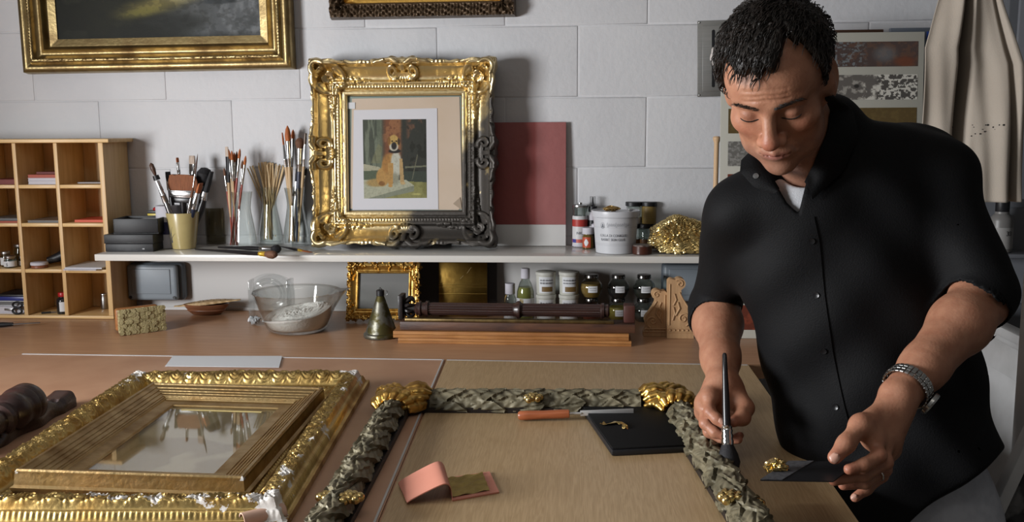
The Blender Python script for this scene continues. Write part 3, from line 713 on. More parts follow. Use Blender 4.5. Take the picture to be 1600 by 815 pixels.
def brush(label, p0, p1, w_, mh, mbs, kind='round', fl=.16, bl=.12, group=None, name='paint_brush', split=None, hw=None, flat=.35, mf=None):
    L = float(np.linalg.norm(np.array(p1) - np.array(p0))); o = thing(name, label, 'brush', group=group)
    zf0 = L * (1 - fl - bl); zf1 = L * (1 - bl); w_ = w_ * 1.25; hw = hw or w_ * .42
    if split:   # painted lower half
        MB().lathe([(.0006, 0), (hw * .35, .004), (hw * .55, zf0 * split)], 12).build('painted_end', split_m, o)
        MB().lathe([(hw * .55, zf0 * split + .0002), (hw, zf0 * .75), (hw * .85, zf0)], 12).build('handle', mh, o)
    else: MB().lathe([(.0006, 0), (hw * .4, .004), (hw * .55, zf0 * .4), (hw, zf0 * .78), (hw * .85, zf0)], 12).build('handle', mh, o)
    fx = w_ / 2; fy = w_ / 2 * (flat if kind == 'flat' else 1)
    def prof(zs, rx, ry, n=14):
        a = np.linspace(0, 2 * pi, n, endpoint=False)
        A = []
        for z, x_, y_ in zip(zs, rx, ry):
            e = .5 if kind == 'flat' else 1
            A.append(np.stack([x_ * np.sign(np.cos(a)) * abs(np.cos(a)) ** e, y_ * np.sign(np.sin(a)) * abs(np.sin(a)) ** e, np.full(n, z)], -1))
        m_ = MB(); m_.grid(np.array(A), cv=True); m_.f.append(tuple(range(n))); m_.mi.append(0); k = (len(A) - 1) * n; m_.f.append(tuple(k + i for i in range(n))); m_.mi.append(0); return m_
    prof([zf0 + .0002, zf0 + L * fl * .3, zf0 + L * fl * .32, zf0 + L * fl * .36, zf1], [hw * .92, hw + (fx - hw) * .4, (hw + (fx - hw) * .4) * 1.08, hw + (fx - hw) * .45, fx], [hw * .92, hw + (fy - hw) * .4, (hw + (fy - hw) * .4) * 1.08, hw + (fy - hw) * .45, fy]).build('ferrule', mf or m_ferr, o)
    if kind == 'flat': prof([zf1 + .0002, zf1 + L * bl * .5, L - .001, L], [fx * .98, fx * 1.04, fx * 1.0, fx * .9], [fy * .95, fy * .9, fy * .5, fy * .25]).build('bristles', mbs, o)
    elif kind == 'fluffy': prof([zf1 + .0002, zf1 + L * bl * .3, zf1 + L * bl * .65, L - .003, L], [fx * .95, fx * 1.5, fx * 1.7, fx * 1.1, fx * .3], [fy * .95, fy * 1.4, fy * 1.5, fy * .9, fy * .3]).build('bristles', mbs, o)
    else: prof([zf1 + .0002, zf1 + L * bl * .35, zf1 + L * bl * .75, L], [fx * .95, fx * 1.08, fx * .75, fx * .12], [fy * .95, fy * 1.08, fy * .75, fy * .12]).build('bristles', mbs, o)
    return axis_place(o, p0, p1)
split_m = m_han_red
# stoneware cup
cupc = onZ(284, 389, SZ); cupc[1] += .018
cup = thing('stoneware_cup', 'yellowish stoneware cup with blue reed drawing holding wide brushes', 'cup', tuple(cupc + [0, 0, .0003]))
ch = .103; MB().lathe([(.030, 0), (.032, .001), (.0455, ch - .002), (.045, ch), (.0425, ch), (.041, ch - .004), (.029, .006), (.0001, .006)], 48).build('cup_body', M('stoneware_glaze', 'ad9d6c', .3, c2='a39160', nscale=14, coat=.3), cup)
mb = MB()
for k, (dx, dz, ln, cv) in enumerate(((0, .02, .045, .012), (.003, .02, .035, -.012), (-.002, .018, .028, .022), (.002, .02, .05, .0))):
    s = np.linspace(0, 1, 10); a0 = -pi / 2 - .72; z_ = dz + ln * s; r_ = .0318 + .0135 * z_ / ch + .0004; a = a0 + (dx + cv * s ** 2) / .04
    mb.tube(np.stack([r_ * np.cos(a), r_ * np.sin(a), z_], -1), np.linspace(.0011, .0003, 10), 5)
mb.build('reed_drawing', M('blue_slip', '3d4150', .4), cup)
cb_ = cupc + np.array([0, 0, .012])
def inc(px, py, dy=0, dx=0):   # a point above the cup
    return onY(px, py, cupc[1] + dy)
# big wide brush with brown hair
o = thing('wide_brush', 'very wide brush with long brown hair and metal band in the cup', 'brush', tuple(inc(286, 306, .01)), (0, .03, 0))
fx_ = .043
mb = MB(); mb.box((0, 0, -.012), (.066, .012, .016), .003); mb.tube([(0, 0, -.018), (0, 0, -.080)], [.010, .006], 10); mb.build('handle', m_han_blk, o)
mb = MB(); mb.box((0, 0, .006), (.078, .015, .021), .002); mb.tube([(-.036, -.0075, .012), (.036, -.0075, .012)], .0012, 6); mb.tube([(-.036, -.0075, .001), (.036, -.0075, .001)], .0012, 6); mb.build('ferrule', m_ferr, o)
A = []
for i, t in enumerate(np.linspace(0, 1, 8)):
    ww = .039 + .005 * math.sin(pi * min(1, t * 1.2)); yy = .006 * (1 - .35 * t); a = np.linspace(0, 2 * pi, 64, endpoint=False)
    x = ww * np.sign(np.cos(a)) * abs(np.cos(a)) ** .4; y = yy * np.sign(np.sin(a)) * abs(np.sin(a)) ** .6 * (1 + .12 * np.sin(x * 900)); z = .0158 + .044 * t + (.0015 * np.sin(x * 400 + 1) + .003 * (x > .03) * -1 * 1 if t == 1 else 0) * np.ones(64)
    A.append(np.stack([x, y, z], -1))
mb = MB(); mb.grid(np.array(A), cv=True); mb.f.append(tuple(7 * 64 + i for i in range(64))); mb.mi.append(0); mb.build('bristles', m_brs_brn2 if 'm_brs_brn2' in globals() else M('chestnut_hair', '8c5636', .7, c2='74442a', nscale=80, stretch=(8, 8, .4), bump=.8, bscale=120), o)
brush('small flat brush with orange hair poking up behind the wide brush', inc(290, 372, .025), inc(277, 246, .03), .008, m_han_blk, m_brs_or, 'flat', .14, .06)
brush('pale flat haired brush with black handle leaning behind the wide brush', inc(304, 374, .028), inc(300, 243, .035), .016, m_han_blk, m_brs_pale, 'flat', .12, .10, flat=.4)
o = brush('silver handled pointed tool brush crossing in front of the wide brush', inc(292, 365, -.028), inc(309, 240, -.03), .004, m_han_silver, m_han_brown, 'round', .3, .25)
o = brush('dark wooden teardrop handled brush leaning out at the left of the cup', inc(281, 372, -.012), inc(243, 274, -.018), .016, m_ferr, m_brs_blk, 'flat', .35, .08)
# its teardrop handle end above
M_ = axis_mat(inc(281, 372, -.012), inc(243, 274, -.018)); L_ = np.linalg.norm(inc(281, 372, -.012) - inc(243, 274, -.018))
bpy.context.view_layer.update()
for c_ in list(o.children):
    if c_.name.startswith('bristles'): bpy.data.objects.remove(c_)
MB().tube([(0, 0, L_ * .93), (0, 0, L_ * 1.0)], [.0095, .0085], 14).build('black_collar', m_black, o)
MB().lathe([(.003, L_ * 1.001), (.0045, L_ * 1.03), (.0068, L_ * 1.10), (.006, L_ * 1.17), (.001, L_ * 1.2)], 16).build('handle_end', m_han_brown, o)
brush('square orange brown brush leaning right over the cup rim', inc(287, 374, -.015), inc(314, 286, -.02), .019, m_han_dblue, m_brs_or, 'flat', .28, .17, flat=.35)
brush('large black dyed fan brush leaning right behind the cup', inc(300, 372, .034), inc(331, 268, .04), .022, m_han_blk, m_brs_blk, 'flat', .12, .30, flat=.5)
brush('dark bristled flat brush standing behind the teardrop handled brush', inc(276, 372, .02), inc(262, 268, .03), .014, m_han_blk, m_brs_blk, 'flat', .14, .14)
brush('second black haired fan brush right of the wide brush', inc(296, 372, .038), inc(322, 262, .05), .024, m_han_blk, m_brs_blk, 'fluffy', .12, .24)
brush('slim blue ferruled brush in front of the orange brown brush', inc(285, 374, -.030), inc(302, 292, -.032), .006, m_han_dblue, m_brs_brn, 'round', .3, .2)
# dark glass jar behind the cup
j = onZ(336, 381, SZ); jar = thing('smoky_jar', 'smoky glass jar between the stoneware cup and the clear vase', 'jar', tuple(j + [.0, .028, .0003]))
MB().lathe([(.0001, 0), (.034, 0), (.036, .003), (.036, .092), (.034, .102), (.034, .106), (.032, .106), (.033, .09), (.033, .006), (.0001, .005)], 40, caps=False).build('jar_body', glassm('smoky_glass', 'd2cec0', .8), jar)
jc = np.array(jar.location)
def injar(px, py, dy=0): return onY(px, py, jc[1] + dy)
for l, a, b, wv, mh, mb_, k in (('thin brown handled brush tilted left inside the smoky jar', (332, 376), (322, 300), .006, m_han_brown, m_brs_brn, 'round'), ('green tinted brush tilted right inside the smoky jar', (330, 377), (352, 300), .007, M('olive_handle', '5c6040', .4), m_brs_brn, 'round'), ('dark brush rising from the smoky jar towards the vase', (338, 377), (372, 262), .008, m_han_blk, m_brs_brn, 'round'), ('black fluffy brush standing in the smoky jar', (325, 377), (338, 262), .012, m_han_blk, m_brs_blk, 'fluffy')):
    brush(l, injar(*a, .0), injar(*b, .008), wv, mh, mb_, k)
# clear waisted vases
m_vase = glassm('vase_glass', 'f9fbfa', .9)
def vase(label, px, py, s=1.0, yoff=.03):
    c = onZ(px, py, SZ); c[1] += yoff; o = thing('glass_vase', label, 'vase', tuple(c + [0, 0, .0003]))
    pr = [(.0001, 0), (.034, 0), (.039, .003), (.0385, .02), (.032, .05), (.0255, .078), (.0245, .088), (.027, .105), (.031, .122), (.0298, .122), (.0257, .105), (.0232, .088), (.0242, .078), (.0305, .05), (.037, .02), (.0365, .007), (.0001, .006)]
    MB().lathe([(r * s, z * s * (1 if z < .004 else 1.38)) for r, z in pr], 48, caps=False).build('vase_body', m_vase, o); return np.array(o.location)
v1 = vase('clear glass vase full of red and natural brushes', 374, 389, .95, .04)
v2 = vase('clear waisted glass vase full of thin wooden skewers', 417, 383, 1.0, .045)
v3 = vase('clear glass vase beside the ornate frame, holding orange brushes', 457, 386, 1.0, .045)
def inv(v, px, py, dy=0): return onY(px, py, v[1] + dy)
vb = [('pale pink haired brush with wide black collar at the left of the first vase', (354, 229), 388, 363, .009, m_han_nat, m_brs_pale, 'flat', .26, m_black),
      ('black brush second from the left in the first vase', (350, 262), 384, 366, .006, m_han_red, m_brs_brn, 'round', .2, None),
      ('orange tipped round brush standing tallest left in the first vase', (357, 233), 384, 372, .0075, m_han_nat, m_brs_or, 'round', .2, None),
      ('natural handled brush with silver ferrule in the middle of the first vase', (362, 235), 388, 369, .0065, m_han_nat, m_brs_or, 'round', .22, None),
      ('dark orange tipped brush behind the middle of the first vase', (366, 238), 386, 365, .007, m_han_red, m_brs_or, 'round', .2, None),
      ('black ferruled brush right of the middle in the first vase', (370, 236), 386, 362, .006, m_han_red, m_brs_brn, 'round', .2, m_black),
      ('bright orange tipped brush standing tallest right in the first vase', (375, 232), 385, 360, .0065, m_han_red, m_brs_or, 'round', .2, None),
      ('red handled brush leaning right at the edge of the first vase', (384, 243), 387, 366, .0065, m_han_red, m_brs_or, 'round', .22, None),
      ('thin red handled brush low between the others in the first vase', (379, 250), 386, 370, .006, m_han_red, m_brs_brn, 'round', .22, None)]
for i, (l, (tx, ty), by, bx_, wv, mh, mbr, k, fl, mf) in enumerate(vb):
    split_m = (m_han_red, m_han_dblue, m_han_red)[i % 3]
    brush(l, inv(v1, bx_, 383, (i % 3 - 1) * .008), inv(v1, tx, ty, (i % 3 - 1) * .012), wv, mh, mbr, k, fl, .10, split=.45 if mh is m_han_nat else None, mf=mf)
# skewers: one mesh shared
sk = tag(MB().lathe([(.0002, 0), (.0021, .006), (.0021, .228), (.0012, .230)], 6).build('skewer', M('skewer_wood', 'd0b78e', .6, c2='b99c70', nscale=30)), 'thin plain wooden skewer in the waisted vase between the brush vases', 'skewer', 'skewers in the waisted vase')
first = True; r_ = random.Random(5)
for i in range(32):
    a = r_.uniform(0, 2 * pi); rt = r_.uniform(.2, 1)
    p0 = np.array([v2[0] + .024 * rt * math.cos(a + 2.6), v2[1] + .02 * rt * math.sin(a + 2.6), SZ + .010 + r_.uniform(0, .004)])
    mx = v2[0] + .020 * rt * math.cos(a + r_.uniform(-1.2, 1.2)) * .85; my = v2[1] + .018 * rt * math.sin(a) * .6
    d = vnorm(np.array([mx, my, SZ + .118]) - p0); p1 = p0 + d * .23
    p1[1] = min(p1[1], -.01)
    o = sk if first else sk.copy()
    if not first: COL.objects.link(o)
    first = False; axis_place(o, p0, p1)
vc = [('largest orange haired brush standing tallest in the third vase', (449, 196), 458, .013, m_han_nat, m_brs_or, 'round', .22, .13, None),
      ('orange haired brush at the left of the third vase', (441, 207), 461, .0115, m_han_nat, m_brs_or, 'flat', .2, .11, None),
      ('slim orange brush behind the tallest one in the third vase', (458, 202), 452, .008, m_han_nat, m_brs_or, 'round', .25, .08, None),
      ('brown fluffy haired brush with grey ferrule in the third vase', (469, 215), 464, .014, m_han_dblue, m_brs_brn, 'fluffy', .22, .1, None),
      ('broad black haired brush with silver band low in the third vase', (466, 262), 458, .019, m_han_silver, m_brs_blk, 'flat', .20, .18, None),
      ('silver handled brush leaning right against the ornate frame', (479, 262), 450, .007, m_han_silver, m_brs_blk, 'round', .3, .1, None),
      ('pale grey haired brush half hidden behind the ornate frame edge', (478, 208), 466, .009, m_han_nat, m_brs_pale, 'flat', .2, .1, None)]
for i, (l, (tx, ty), bx_, wv, mh, mbr, k, fl, bl, mf) in enumerate(vc):
    brush(l, inv(v3, bx_, 378, (i % 3 - 1) * .008), inv(v3, tx, ty, (i % 3 - 1) * .014 - .004), wv, mh, mbr, k, fl, bl, mf=mf)
# brushes lying on the shelf
def lay(label, a, b, wv, mh, mbr, kind, fl, bl, h0=.004, h1=.006, mf=None):
    p = onZ(*a, SZ + h0); q = onZ(*b, SZ + h1); return brush(label, p, q, wv, mh, mbr, kind, fl, bl, mf=mf)
m_yel = M('yellow_band_brush', 'c9a23c', .35, .5)
lay('long black handled brush with brown hair lying on the shelf in front of the vases', (304, 389), (432, 398), .012, m_han_blk, m_brs_brn, 'fluffy', .08, .12, .006, .0105, m_yel)
lay('black haired brush lying on the shelf behind the long brown one', (340, 386), (438, 389), .013, m_han_blk, m_brs_blk, 'fluffy', .2, .12, .006, .011)
lay('short black brush with orange brown tip lying near the ornate frame', (434, 384), (486, 394), .008, m_han_blk, m_brs_or, 'flat', .14, .22, .0045, .0045, m_yel)

# ------------------------------------------------------------------ right shelf group
m_jbody = M('label_white', 'bcbabb', .5); 
o = thing('spice_jar', 'glass jar with silver lid and red and white label printed NIO', 'jar', tuple(onZ(906, 385, SZ) + [0, .008, .0003]))
MB().lathe([(.0195, 0), (.0215, .002), (.0215, .084), (.0205, .088)], 36).build('jar_body', m_jbody, o)
MB().lathe([(.0218, .001), (.0218, .0065)], 36, caps=False).build('base_band', m_bwhite, o)
for n_, m_, z0, z1_ in (('red_band', M('label_red', '9c2f28', .5), .058, .078), ('blue_red_band', M('label_salmon', 'b5564c', .5), .012, .022)):
    MB().lathe([(.0219, z0), (.0219, z1_)], 36, caps=False).build(n_, m_, o)
a = np.linspace(-pi / 2 - 1.2, -pi / 2 - .5, 8); MB().grid(np.array([[(.0222 * math.cos(q), .0222 * math.sin(q), zz) for q in a] for zz in (.012, .022)])).build('blue_patch', M('label_blue', '38357e', .5), o)
MB().lathe([(.0206, .0882), (.0206, .106), (.022, .107), (.022, .112)], 36).build('glass_neck', m_jar, o); MB().lathe([(.0222, .1122), (.0226, .113), (.0222, .118), (.006, .121), (.006, .125)], 36).build('lid', m_silver, o)
text('lettering', 'NIO', .011, m_inkg, o, (0, 0, .036), wrap=(.022, -pi / 2))
o = thing('vitamin_jar', 'small amber jar with white lid and red logo label before the NIO jar', 'jar', tuple(onZ(918, 388, SZ) + [.001, .000, .0003]))
MB().lathe([(.014, 0), (.0158, .002), (.0158, .034), (.013, .039), (.013, .041)], 32).build('jar_body', M('amber_jar', '5b4a22', .1), o); MB().lathe([(.0154, .0412), (.0158, .042), (.0158, .058), (.015, .059)], 32).build('lid', m_bwhite, o)
a = np.linspace(-pi / 2 - 1.2, -pi / 2 + .5, 12); MB().grid(np.array([[(.0161 * math.cos(q), .0161 * math.sin(q), zz) for q in a] for zz in (.004, .033)])).build('paper_label', M('label_orange_red', 'a8452a', .5), o)
a = np.linspace(-pi / 2 - .75, -pi / 2 + .10, 12); MB().grid(np.array([[(.0163 * math.cos(q), .0163 * math.sin(q), .018 + s_ * .010 * math.sin((q + pi / 2 + .75) / .85 * pi)) for q in a] for s_ in (-1, 1)])).build('round_logo', m_paper, o)
o = thing('glue_bottle', 'slim white bottle with black pointed nozzle cap behind the bucket', 'bottle', tuple(onZ(926, 386, SZ) + [0, .03, .0003]))
MB().lathe([(.0135, 0), (.0155, .002), (.0155, .085), (.011, .095), (.011, .098)], 32).build('bottle_body', m_bwhite, o); MB().lathe([(.0157, .058), (.0157, .075)], 32, caps=False).build('black_band', m_black, o)
MB().lathe([(.0157, .002), (.0157, .034)], 32, caps=False).build('blue_label', M('navy_label', '33365c', .5), o)
MB().lathe([(.0125, .0982), (.0128, .100), (.0125, .114), (.006, .115), (.003, .118), (.0012, .140)], 24).build('nozzle_cap', m_black, o); MB().lathe([(.0085, .1152), (.0085, .142), (.0001, .1425)], 24, caps=False).build('clear_cap', m_clearcap, o)
o = thing('white_tube', 'white capped tube standing between the small jars and the bucket', 'tube', tuple(onZ(928, 388, SZ) + [.004, .018, .0003]))
MB().lathe([(.010, 0), (.011, .001), (.011, .05), (.010, .052)], 24).build('tube_body', m_black, o); MB().lathe([(.0112, .0522), (.0116, .053), (.0112, .066), (.006, .069)], 24).build('cap', m_bwhite, o)
# bucket
bc = onZ(962, 396, SZ); bc[1] += .028
bu = thing('glue_bucket', 'white plastic rabbit skin glue bucket at the front of the shelf', 'bucket', tuple(bc + [0, 0, .0003]))
bh = .115
m_buck = M('bucket_plastic', 'bbbcc0', .35, sub=.0)
MB().lathe([(.050, 0), (.053, .002), (.0605, bh - .018), (.0605, bh - .017)], 64).build('bucket_body', m_buck, bu)
MB().lathe([(.0608, bh - .0165), (.0645, bh - .016), (.066, bh - .003), (.0655, bh), (.062, bh), (.061, bh - .003), (.0001, bh - .004)], 64, caps=False).build('lid', m_buck, bu)
rb_ = lambda z: .053 + .0075 * z / (bh - .018) + .0003
mb = MB()
for z_ in (.024, .028, .072): mb.lathe([(rb_(z_), z_), (rb_(z_ + .0006), z_ + .0006)], 64, caps=False)
MB.build(mb, 'label_lines', M('pale_line', '9a9ca2', .5), bu)
A0 = -pi / 2 + .07
text('lettering', 'COLLA DI CONIGLIO', .0098, m_inkg, bu, (0, 0, .048), wrap=(rb_(.05), A0 - .22), sx=.82)
text('lettering', 'RABBIT SKIN GLUE', .0098, m_inkg, bu, (0, 0, .037), wrap=(rb_(.04), A0 - .24), sx=.82)
text('lettering', 'Gold Shown Historical', .0095, M('pale_ink', '94969c', .5), bu, (0, 0, .079), wrap=(rb_(.08), A0 + .05), sx=.8, shear=.4) if 0 else None
# illegible script line and crest
mb = MB(); r_ = random.Random(2)
for k in range(11):
    a = A0 - .48 + k * .095; s = np.linspace(0, 2 * pi, 14); aa = a + .03 * np.cos(s) + .012 * s / 3; zz = .080 + (.0035 if k % 4 else .006) * np.sin(s); rr = rb_(.08) + .0002
    mb.tube(np.stack([rr * np.cos(aa), rr * np.sin(aa), zz], -1), .00028, 4)
s = np.linspace(0, 2 * pi, 24); aa = A0 - .72 + .10 * np.cos(s); zz = .078 + .008 * np.sin(s); mb.tube(np.stack([rb_(.08) * np.cos(aa), rb_(.08) * np.sin(aa), zz], -1), .0004, 4)
for dx in (-.04, 0, .04): mb.tube([(rb_(.08) * math.cos(A0 - .72 + dx), rb_(.08) * math.sin(A0 - .72 + dx), .073), (rb_(.08) * math.cos(A0 - .72 + dx * .3), rb_(.08) * math.sin(A0 - .72 + dx * .3), .083)], .0008, 4)
mb.build('script_and_crest', M('pale_ink', '85888f', .5), bu)
# leaf scraps on the bucket lid
def crumple(name, label, cat, loc, sx, sy, sz, m, seed, n=24, rot=0):
    r_ = np.random.default_rng(seed); th = np.linspace(0.02, pi - .02, n); a = np.linspace(0, 2 * pi, n * 2, endpoint=False); T, A_ = np.meshgrid(th, a, indexing='ij')
    D = np.stack([np.sin(T) * np.cos(A_), np.sin(T) * np.sin(A_), np.cos(T)], -1); R = np.ones(T.shape)
    for k in range(26):
        d = vnorm(r_.normal(size=3)); R -= .22 * r_.random() * np.clip(1 - abs((D @ d) - r_.uniform(-.7, .8)) * r_.uniform(5, 12), 0, 1)
    for k in range(14):
        d = vnorm(r_.normal(size=3)); R = np.minimum(R, (.62 + .3 * r_.random()) / np.clip(D @ d, .05, 1))
    V = D * R[..., None] * np.array([sx, sy, sz]); V[..., 2] -= V[..., 2].min(); o = MB().grid(V, cv=True).build(name, m, angle=25)
    o.location = loc; o.rotation_euler = (0, 0, rot); return tag(o, label, cat)
crumple('leaf_scrap', 'crumpled brass coloured leaf scraps on the bucket lid', 'leaf scrap', tuple(bc + [-.012, -.008, bh - .003]), .030, .018, .010, m_oldgold, 3)
crumple('wire_scrap', 'small dark metal scrap at the right of the bucket lid', 'scrap', tuple(bc + [.040, .0, bh - .003]), .008, .006, .004, m_silver, 5, 10)
# black lidded jars
def bjar(label, px, py, z, r, h, mc, dy=.0, hl=.012):
    c = onZ(px, py, SZ); t = thing('black_lidded_jar', label, 'jar', (c[0], c[1] + dy, z + .0004))
    MB().lathe([(r * .95, 0), (r, .002), (r, h * .3)], 32).build('contents', mc, t)
    MB().lathe([(r, h * .3 + .0002), (r, h - hl - .005), (r * .9, h - hl - .0002)], 32).build('jar_glass', m_jar if mc is not m_ochre else mc, t)
    MB().lathe([(r * 1.02, h - hl), (r * 1.08, h - hl + .001), (r * 1.08, h - .001), (r * 1.02, h)], 32).build('lid', m_black, t); return t
m_ochre = M('ochre_powder', '86703e', .5); m_brownc = M('brown_contents', '5e4026', .4)
bjar('black lidded jar of ochre powder, lower of the stack behind the bucket', 1009, 383, SZ, .021, .062, m_brownc, .0)
bjar('black lidded jar of ochre powder, topmost of the stack behind the bucket', 1013, 383, SZ + .063, .021, .062, m_ochre, .0)
bjar('black lidded jar low in the stack touching the bucket', 988, 383, SZ, .021, .062, m_brownc, .0)
bjar('half hidden black lidded jar on the stack touching the bucket', 989, 383, SZ + .063, .021, .062, m_jbody, .0)
bjar('small clear jar with black lid beside the gold nugget', 1026, 388, SZ, .0175, .052, m_brownc, .01)
pc = onZ(1004, 398, SZ)
o = thing('brown_puck', 'round dark brown jar with silvery top before the stacked jars', 'jar', (pc[0], pc[1] + .017, SZ + .0003))
MB().lathe([(.024, 0), (.026, .002), (.026, .022)], 40).build('jar_body', M('brown_plastic', '43251c', .3), o); MB().lathe([(.026, .0222), (.0245, .0255), (.0001, .026)], 40, caps=False).build('silvery_top', M('foil_scraps', '8c817c', .35, .6, c2='4a352d', nscale=60), o)
m_amberj = M('amber_base', '5e3522', .3)
# gold nugget: faceted lump
def sdf_none(): pass
rk_c = onZ(1066, 398, SZ)
n = 110; th = np.linspace(.02, pi - .02, n); a = np.linspace(0, 2 * pi, 2 * n, endpoint=False); T, A_ = np.meshgrid(th, a, indexing='ij')
D = np.stack([np.sin(T) * np.cos(A_), np.sin(T) * np.sin(A_), np.cos(T)], -1)
base = np.full(T.shape, 9.); 
for nx, ny, nz, off in ((-1, 0, .15, .95), (1, 0, .1, 1.05), (-.75, -.1, .8, .80), (.45, 0, 1, .80), (0, 0, 1, .92), (0, -1, .35, .75), (0, 1, .3, .8), (0, 0, -1, .72), (-.5, -1, 0, .9), (.8, -.8, .1, 1.0), (-.7, 0, -.8, .95), (.5, -.5, .8, .88)):
    d = vnorm([nx, ny, nz]); base = np.minimum(base, off / np.clip(D @ d, .03, 1))
r_ = np.random.default_rng(9)
cen = r_.normal(size=(330, 3)); cen /= np.linalg.norm(cen, axis=1, keepdims=True)
dots = D.reshape(-1, 3) @ cen.T; srt = np.sort(dots, 1)[:, -2:]; cellh = (srt[:, 1] - srt[:, 0]).reshape(T.shape)
R = base * (1 + .55 * np.clip(cellh * 6, 0, .12) + .02 * np.sin(T * 70 + 3 * np.sin(A_ * 20)))
V = D * R[..., None] * np.array([.086, .050, .058]); V[..., 2] -= V[..., 2].min()
nug = MB().grid(V, cv=True).build('gold_nugget', m_goldb, angle=30); nug.location = (rk_c[0] + .004, rk_c[1] + .052, SZ + .0002)
tag(nug, 'rough gilded nugget shaped rock on the shelf beside the man', 'rock')
# ------------------------------------------------------------------ pictures and plates on the wall
def oldgold_x(name, c='b39a62', c2='84683f', white=0, rough=.34):
    return M(name, c, rough, 1, c2=c2, nscale=16, namt=(.42, .75), bump=.3, bscale=110, rough2=.5)
pL = onY(38, 116, -.03); pR = onY(458, 107, -.03); pw_ = pR[0] - pL[0]; ph_ = .56
def H_paint(X, Z):
    x = abs(X); z = abs(Z); iw, ih = pw_ - .195, ph_ - .195; d = np.maximum(x - iw / 2, z - ih / 2)
    along = np.where(x - iw / 2 > z - ih / 2, z, x)
    h = .010 + .004 * (d / .02) * (d < .02) + .004 * (d >= .02)
    h += .022 * sstep(.022, .030, d) - .010 * np.sin(pi * np.clip((d - .03) / .026, 0, 1)) * (d > .03)
    h += .010 * np.sqrt(np.clip(1 - ((d - .062) / .007) ** 2, 0, 1)) * (.8 + .2 * np.cos(along * 2 * pi / .009 + (d - .062) * 500))
    h += .004 * sstep(.054, .058, d) + .006 * np.sin(pi * np.clip((d - .07) / .024, 0, 1)) * (d > .07)
    h -= .03 * sstep(.094, .0975, d); return h
o = thing('painting', 'large gilt framed dark landscape painting hanging top left on the wall', 'painting', ((pL[0] + pR[0]) / 2, -.004, (pL[2] + pR[2]) / 2 + ph_ / 2), (0, -.008, 0))
mb = ring_frame(MB(), pw_ - .195, ph_ - .195, pw_, ph_, H_paint, (150, 110), 60)
mb.build('gilt_frame', oldgold_x('antique_gilding', 'a28e64', '6b563a', rough=.38), o, angle=50)
p = Paint(240, 200, '25261f')
n1 = p.noise(4, 11); n2 = p.noise(9, 12); n3 = p.noise(14, 13, sx=2, sy=.6); n4 = p.noise(30, 14)
p.mix(sstep(.42, .80, p.x + .25 * (n1 - .5)) * .95, '55585a'); p.mix(sstep(.55, .95, p.x) * sstep(.35, .7, n3) * .8, '76797b')
p.mix(sstep(.30, .0, p.x) * .7, '191a15'); p.mix(sstep(.5, .62, n2) * sstep(.5, .2, p.x) * .4, '33342a')
p.ell(.50, .74, .16, .055, '857a44', .8, rot=-.35, al=.8); p.ell(.42, .80, .09, .03, '6f6a36', .7, rot=-.3, al=.7); p.ell(.62, .70, .08, .03, '9a9272', .8, al=.5)
p.ell(.56, .90, .17, .07, '2a2c2a', .5, rot=-.15, al=.9); p.ell(.40, .94, .12, .05, '20221e', .5, al=.8)
p.ell(.80, .73, .07, .018, '34383a', .4, al=.8); p.ell(.76, .715, .03, .03, '3a3e40', .5, al=.7); p.ell(.86, .72, .02, .02, '2f3234', .5, al=.7)
p.mix(sstep(.45, .6, n4) * .25, '1d1e1b'); p.mix(sstep(.94, 1, p.y) * .5, '1c1d1b')
hx, hz = (pw_ - .195) / 2 + .003, (ph_ - .195) / 2 + .003
p.mesh('canvas', [(-hx, -.006, -hz), (hx, -.006, -hz), (hx, -.006, hz), (-hx, -.006, hz)], o)
# bronze frame, top middle
qL = onY(515, 30, -.03); qR = onY(805, 25, -.03); qw = qR[0] - qL[0]; qh = .42
def H_br(X, Z):
    x = abs(X); z = abs(Z); iw, ih = qw - .16, qh - .16; d = np.maximum(x - iw / 2, z - ih / 2); along = np.where(x - iw / 2 > z - ih / 2, z, x)
    h = .006 + .012 * sstep(0, .035, d) + .008 * sstep(.036, .042, d) + .012 * sstep(.05, .06, d)
    k = sstep(.040, .046, d) * sstep(.080, .074, d)
    h += k * .0045 * (np.sin(along * 2 * pi / .022) * np.sin(d * 2 * pi / .016 + along * 120) + .5 * np.sin(along * 2 * pi / .009))
    cr = sstep(.03, .0, np.hypot(x - qw / 2 + .035, z - qh / 2 + .035) - .025)
    rr = np.hypot(x - qw / 2 + .035, z - qh / 2 + .035); aa = np.arctan2(z - qh / 2 + .035, x - qw / 2 + .035)
    h += cr * (.008 + .005 * np.sin(aa * 7 + rr * 150)); h -= .03 * sstep(.077, .0795, d); return h
o = thing('bronze_frame', 'dark bronze picture frame with gold slip cut off at the top edge', 'picture frame', ((qL[0] + qR[0]) / 2, -.004, (qL[2] + qR[2]) / 2 + qh / 2), (0, -.004, 0))
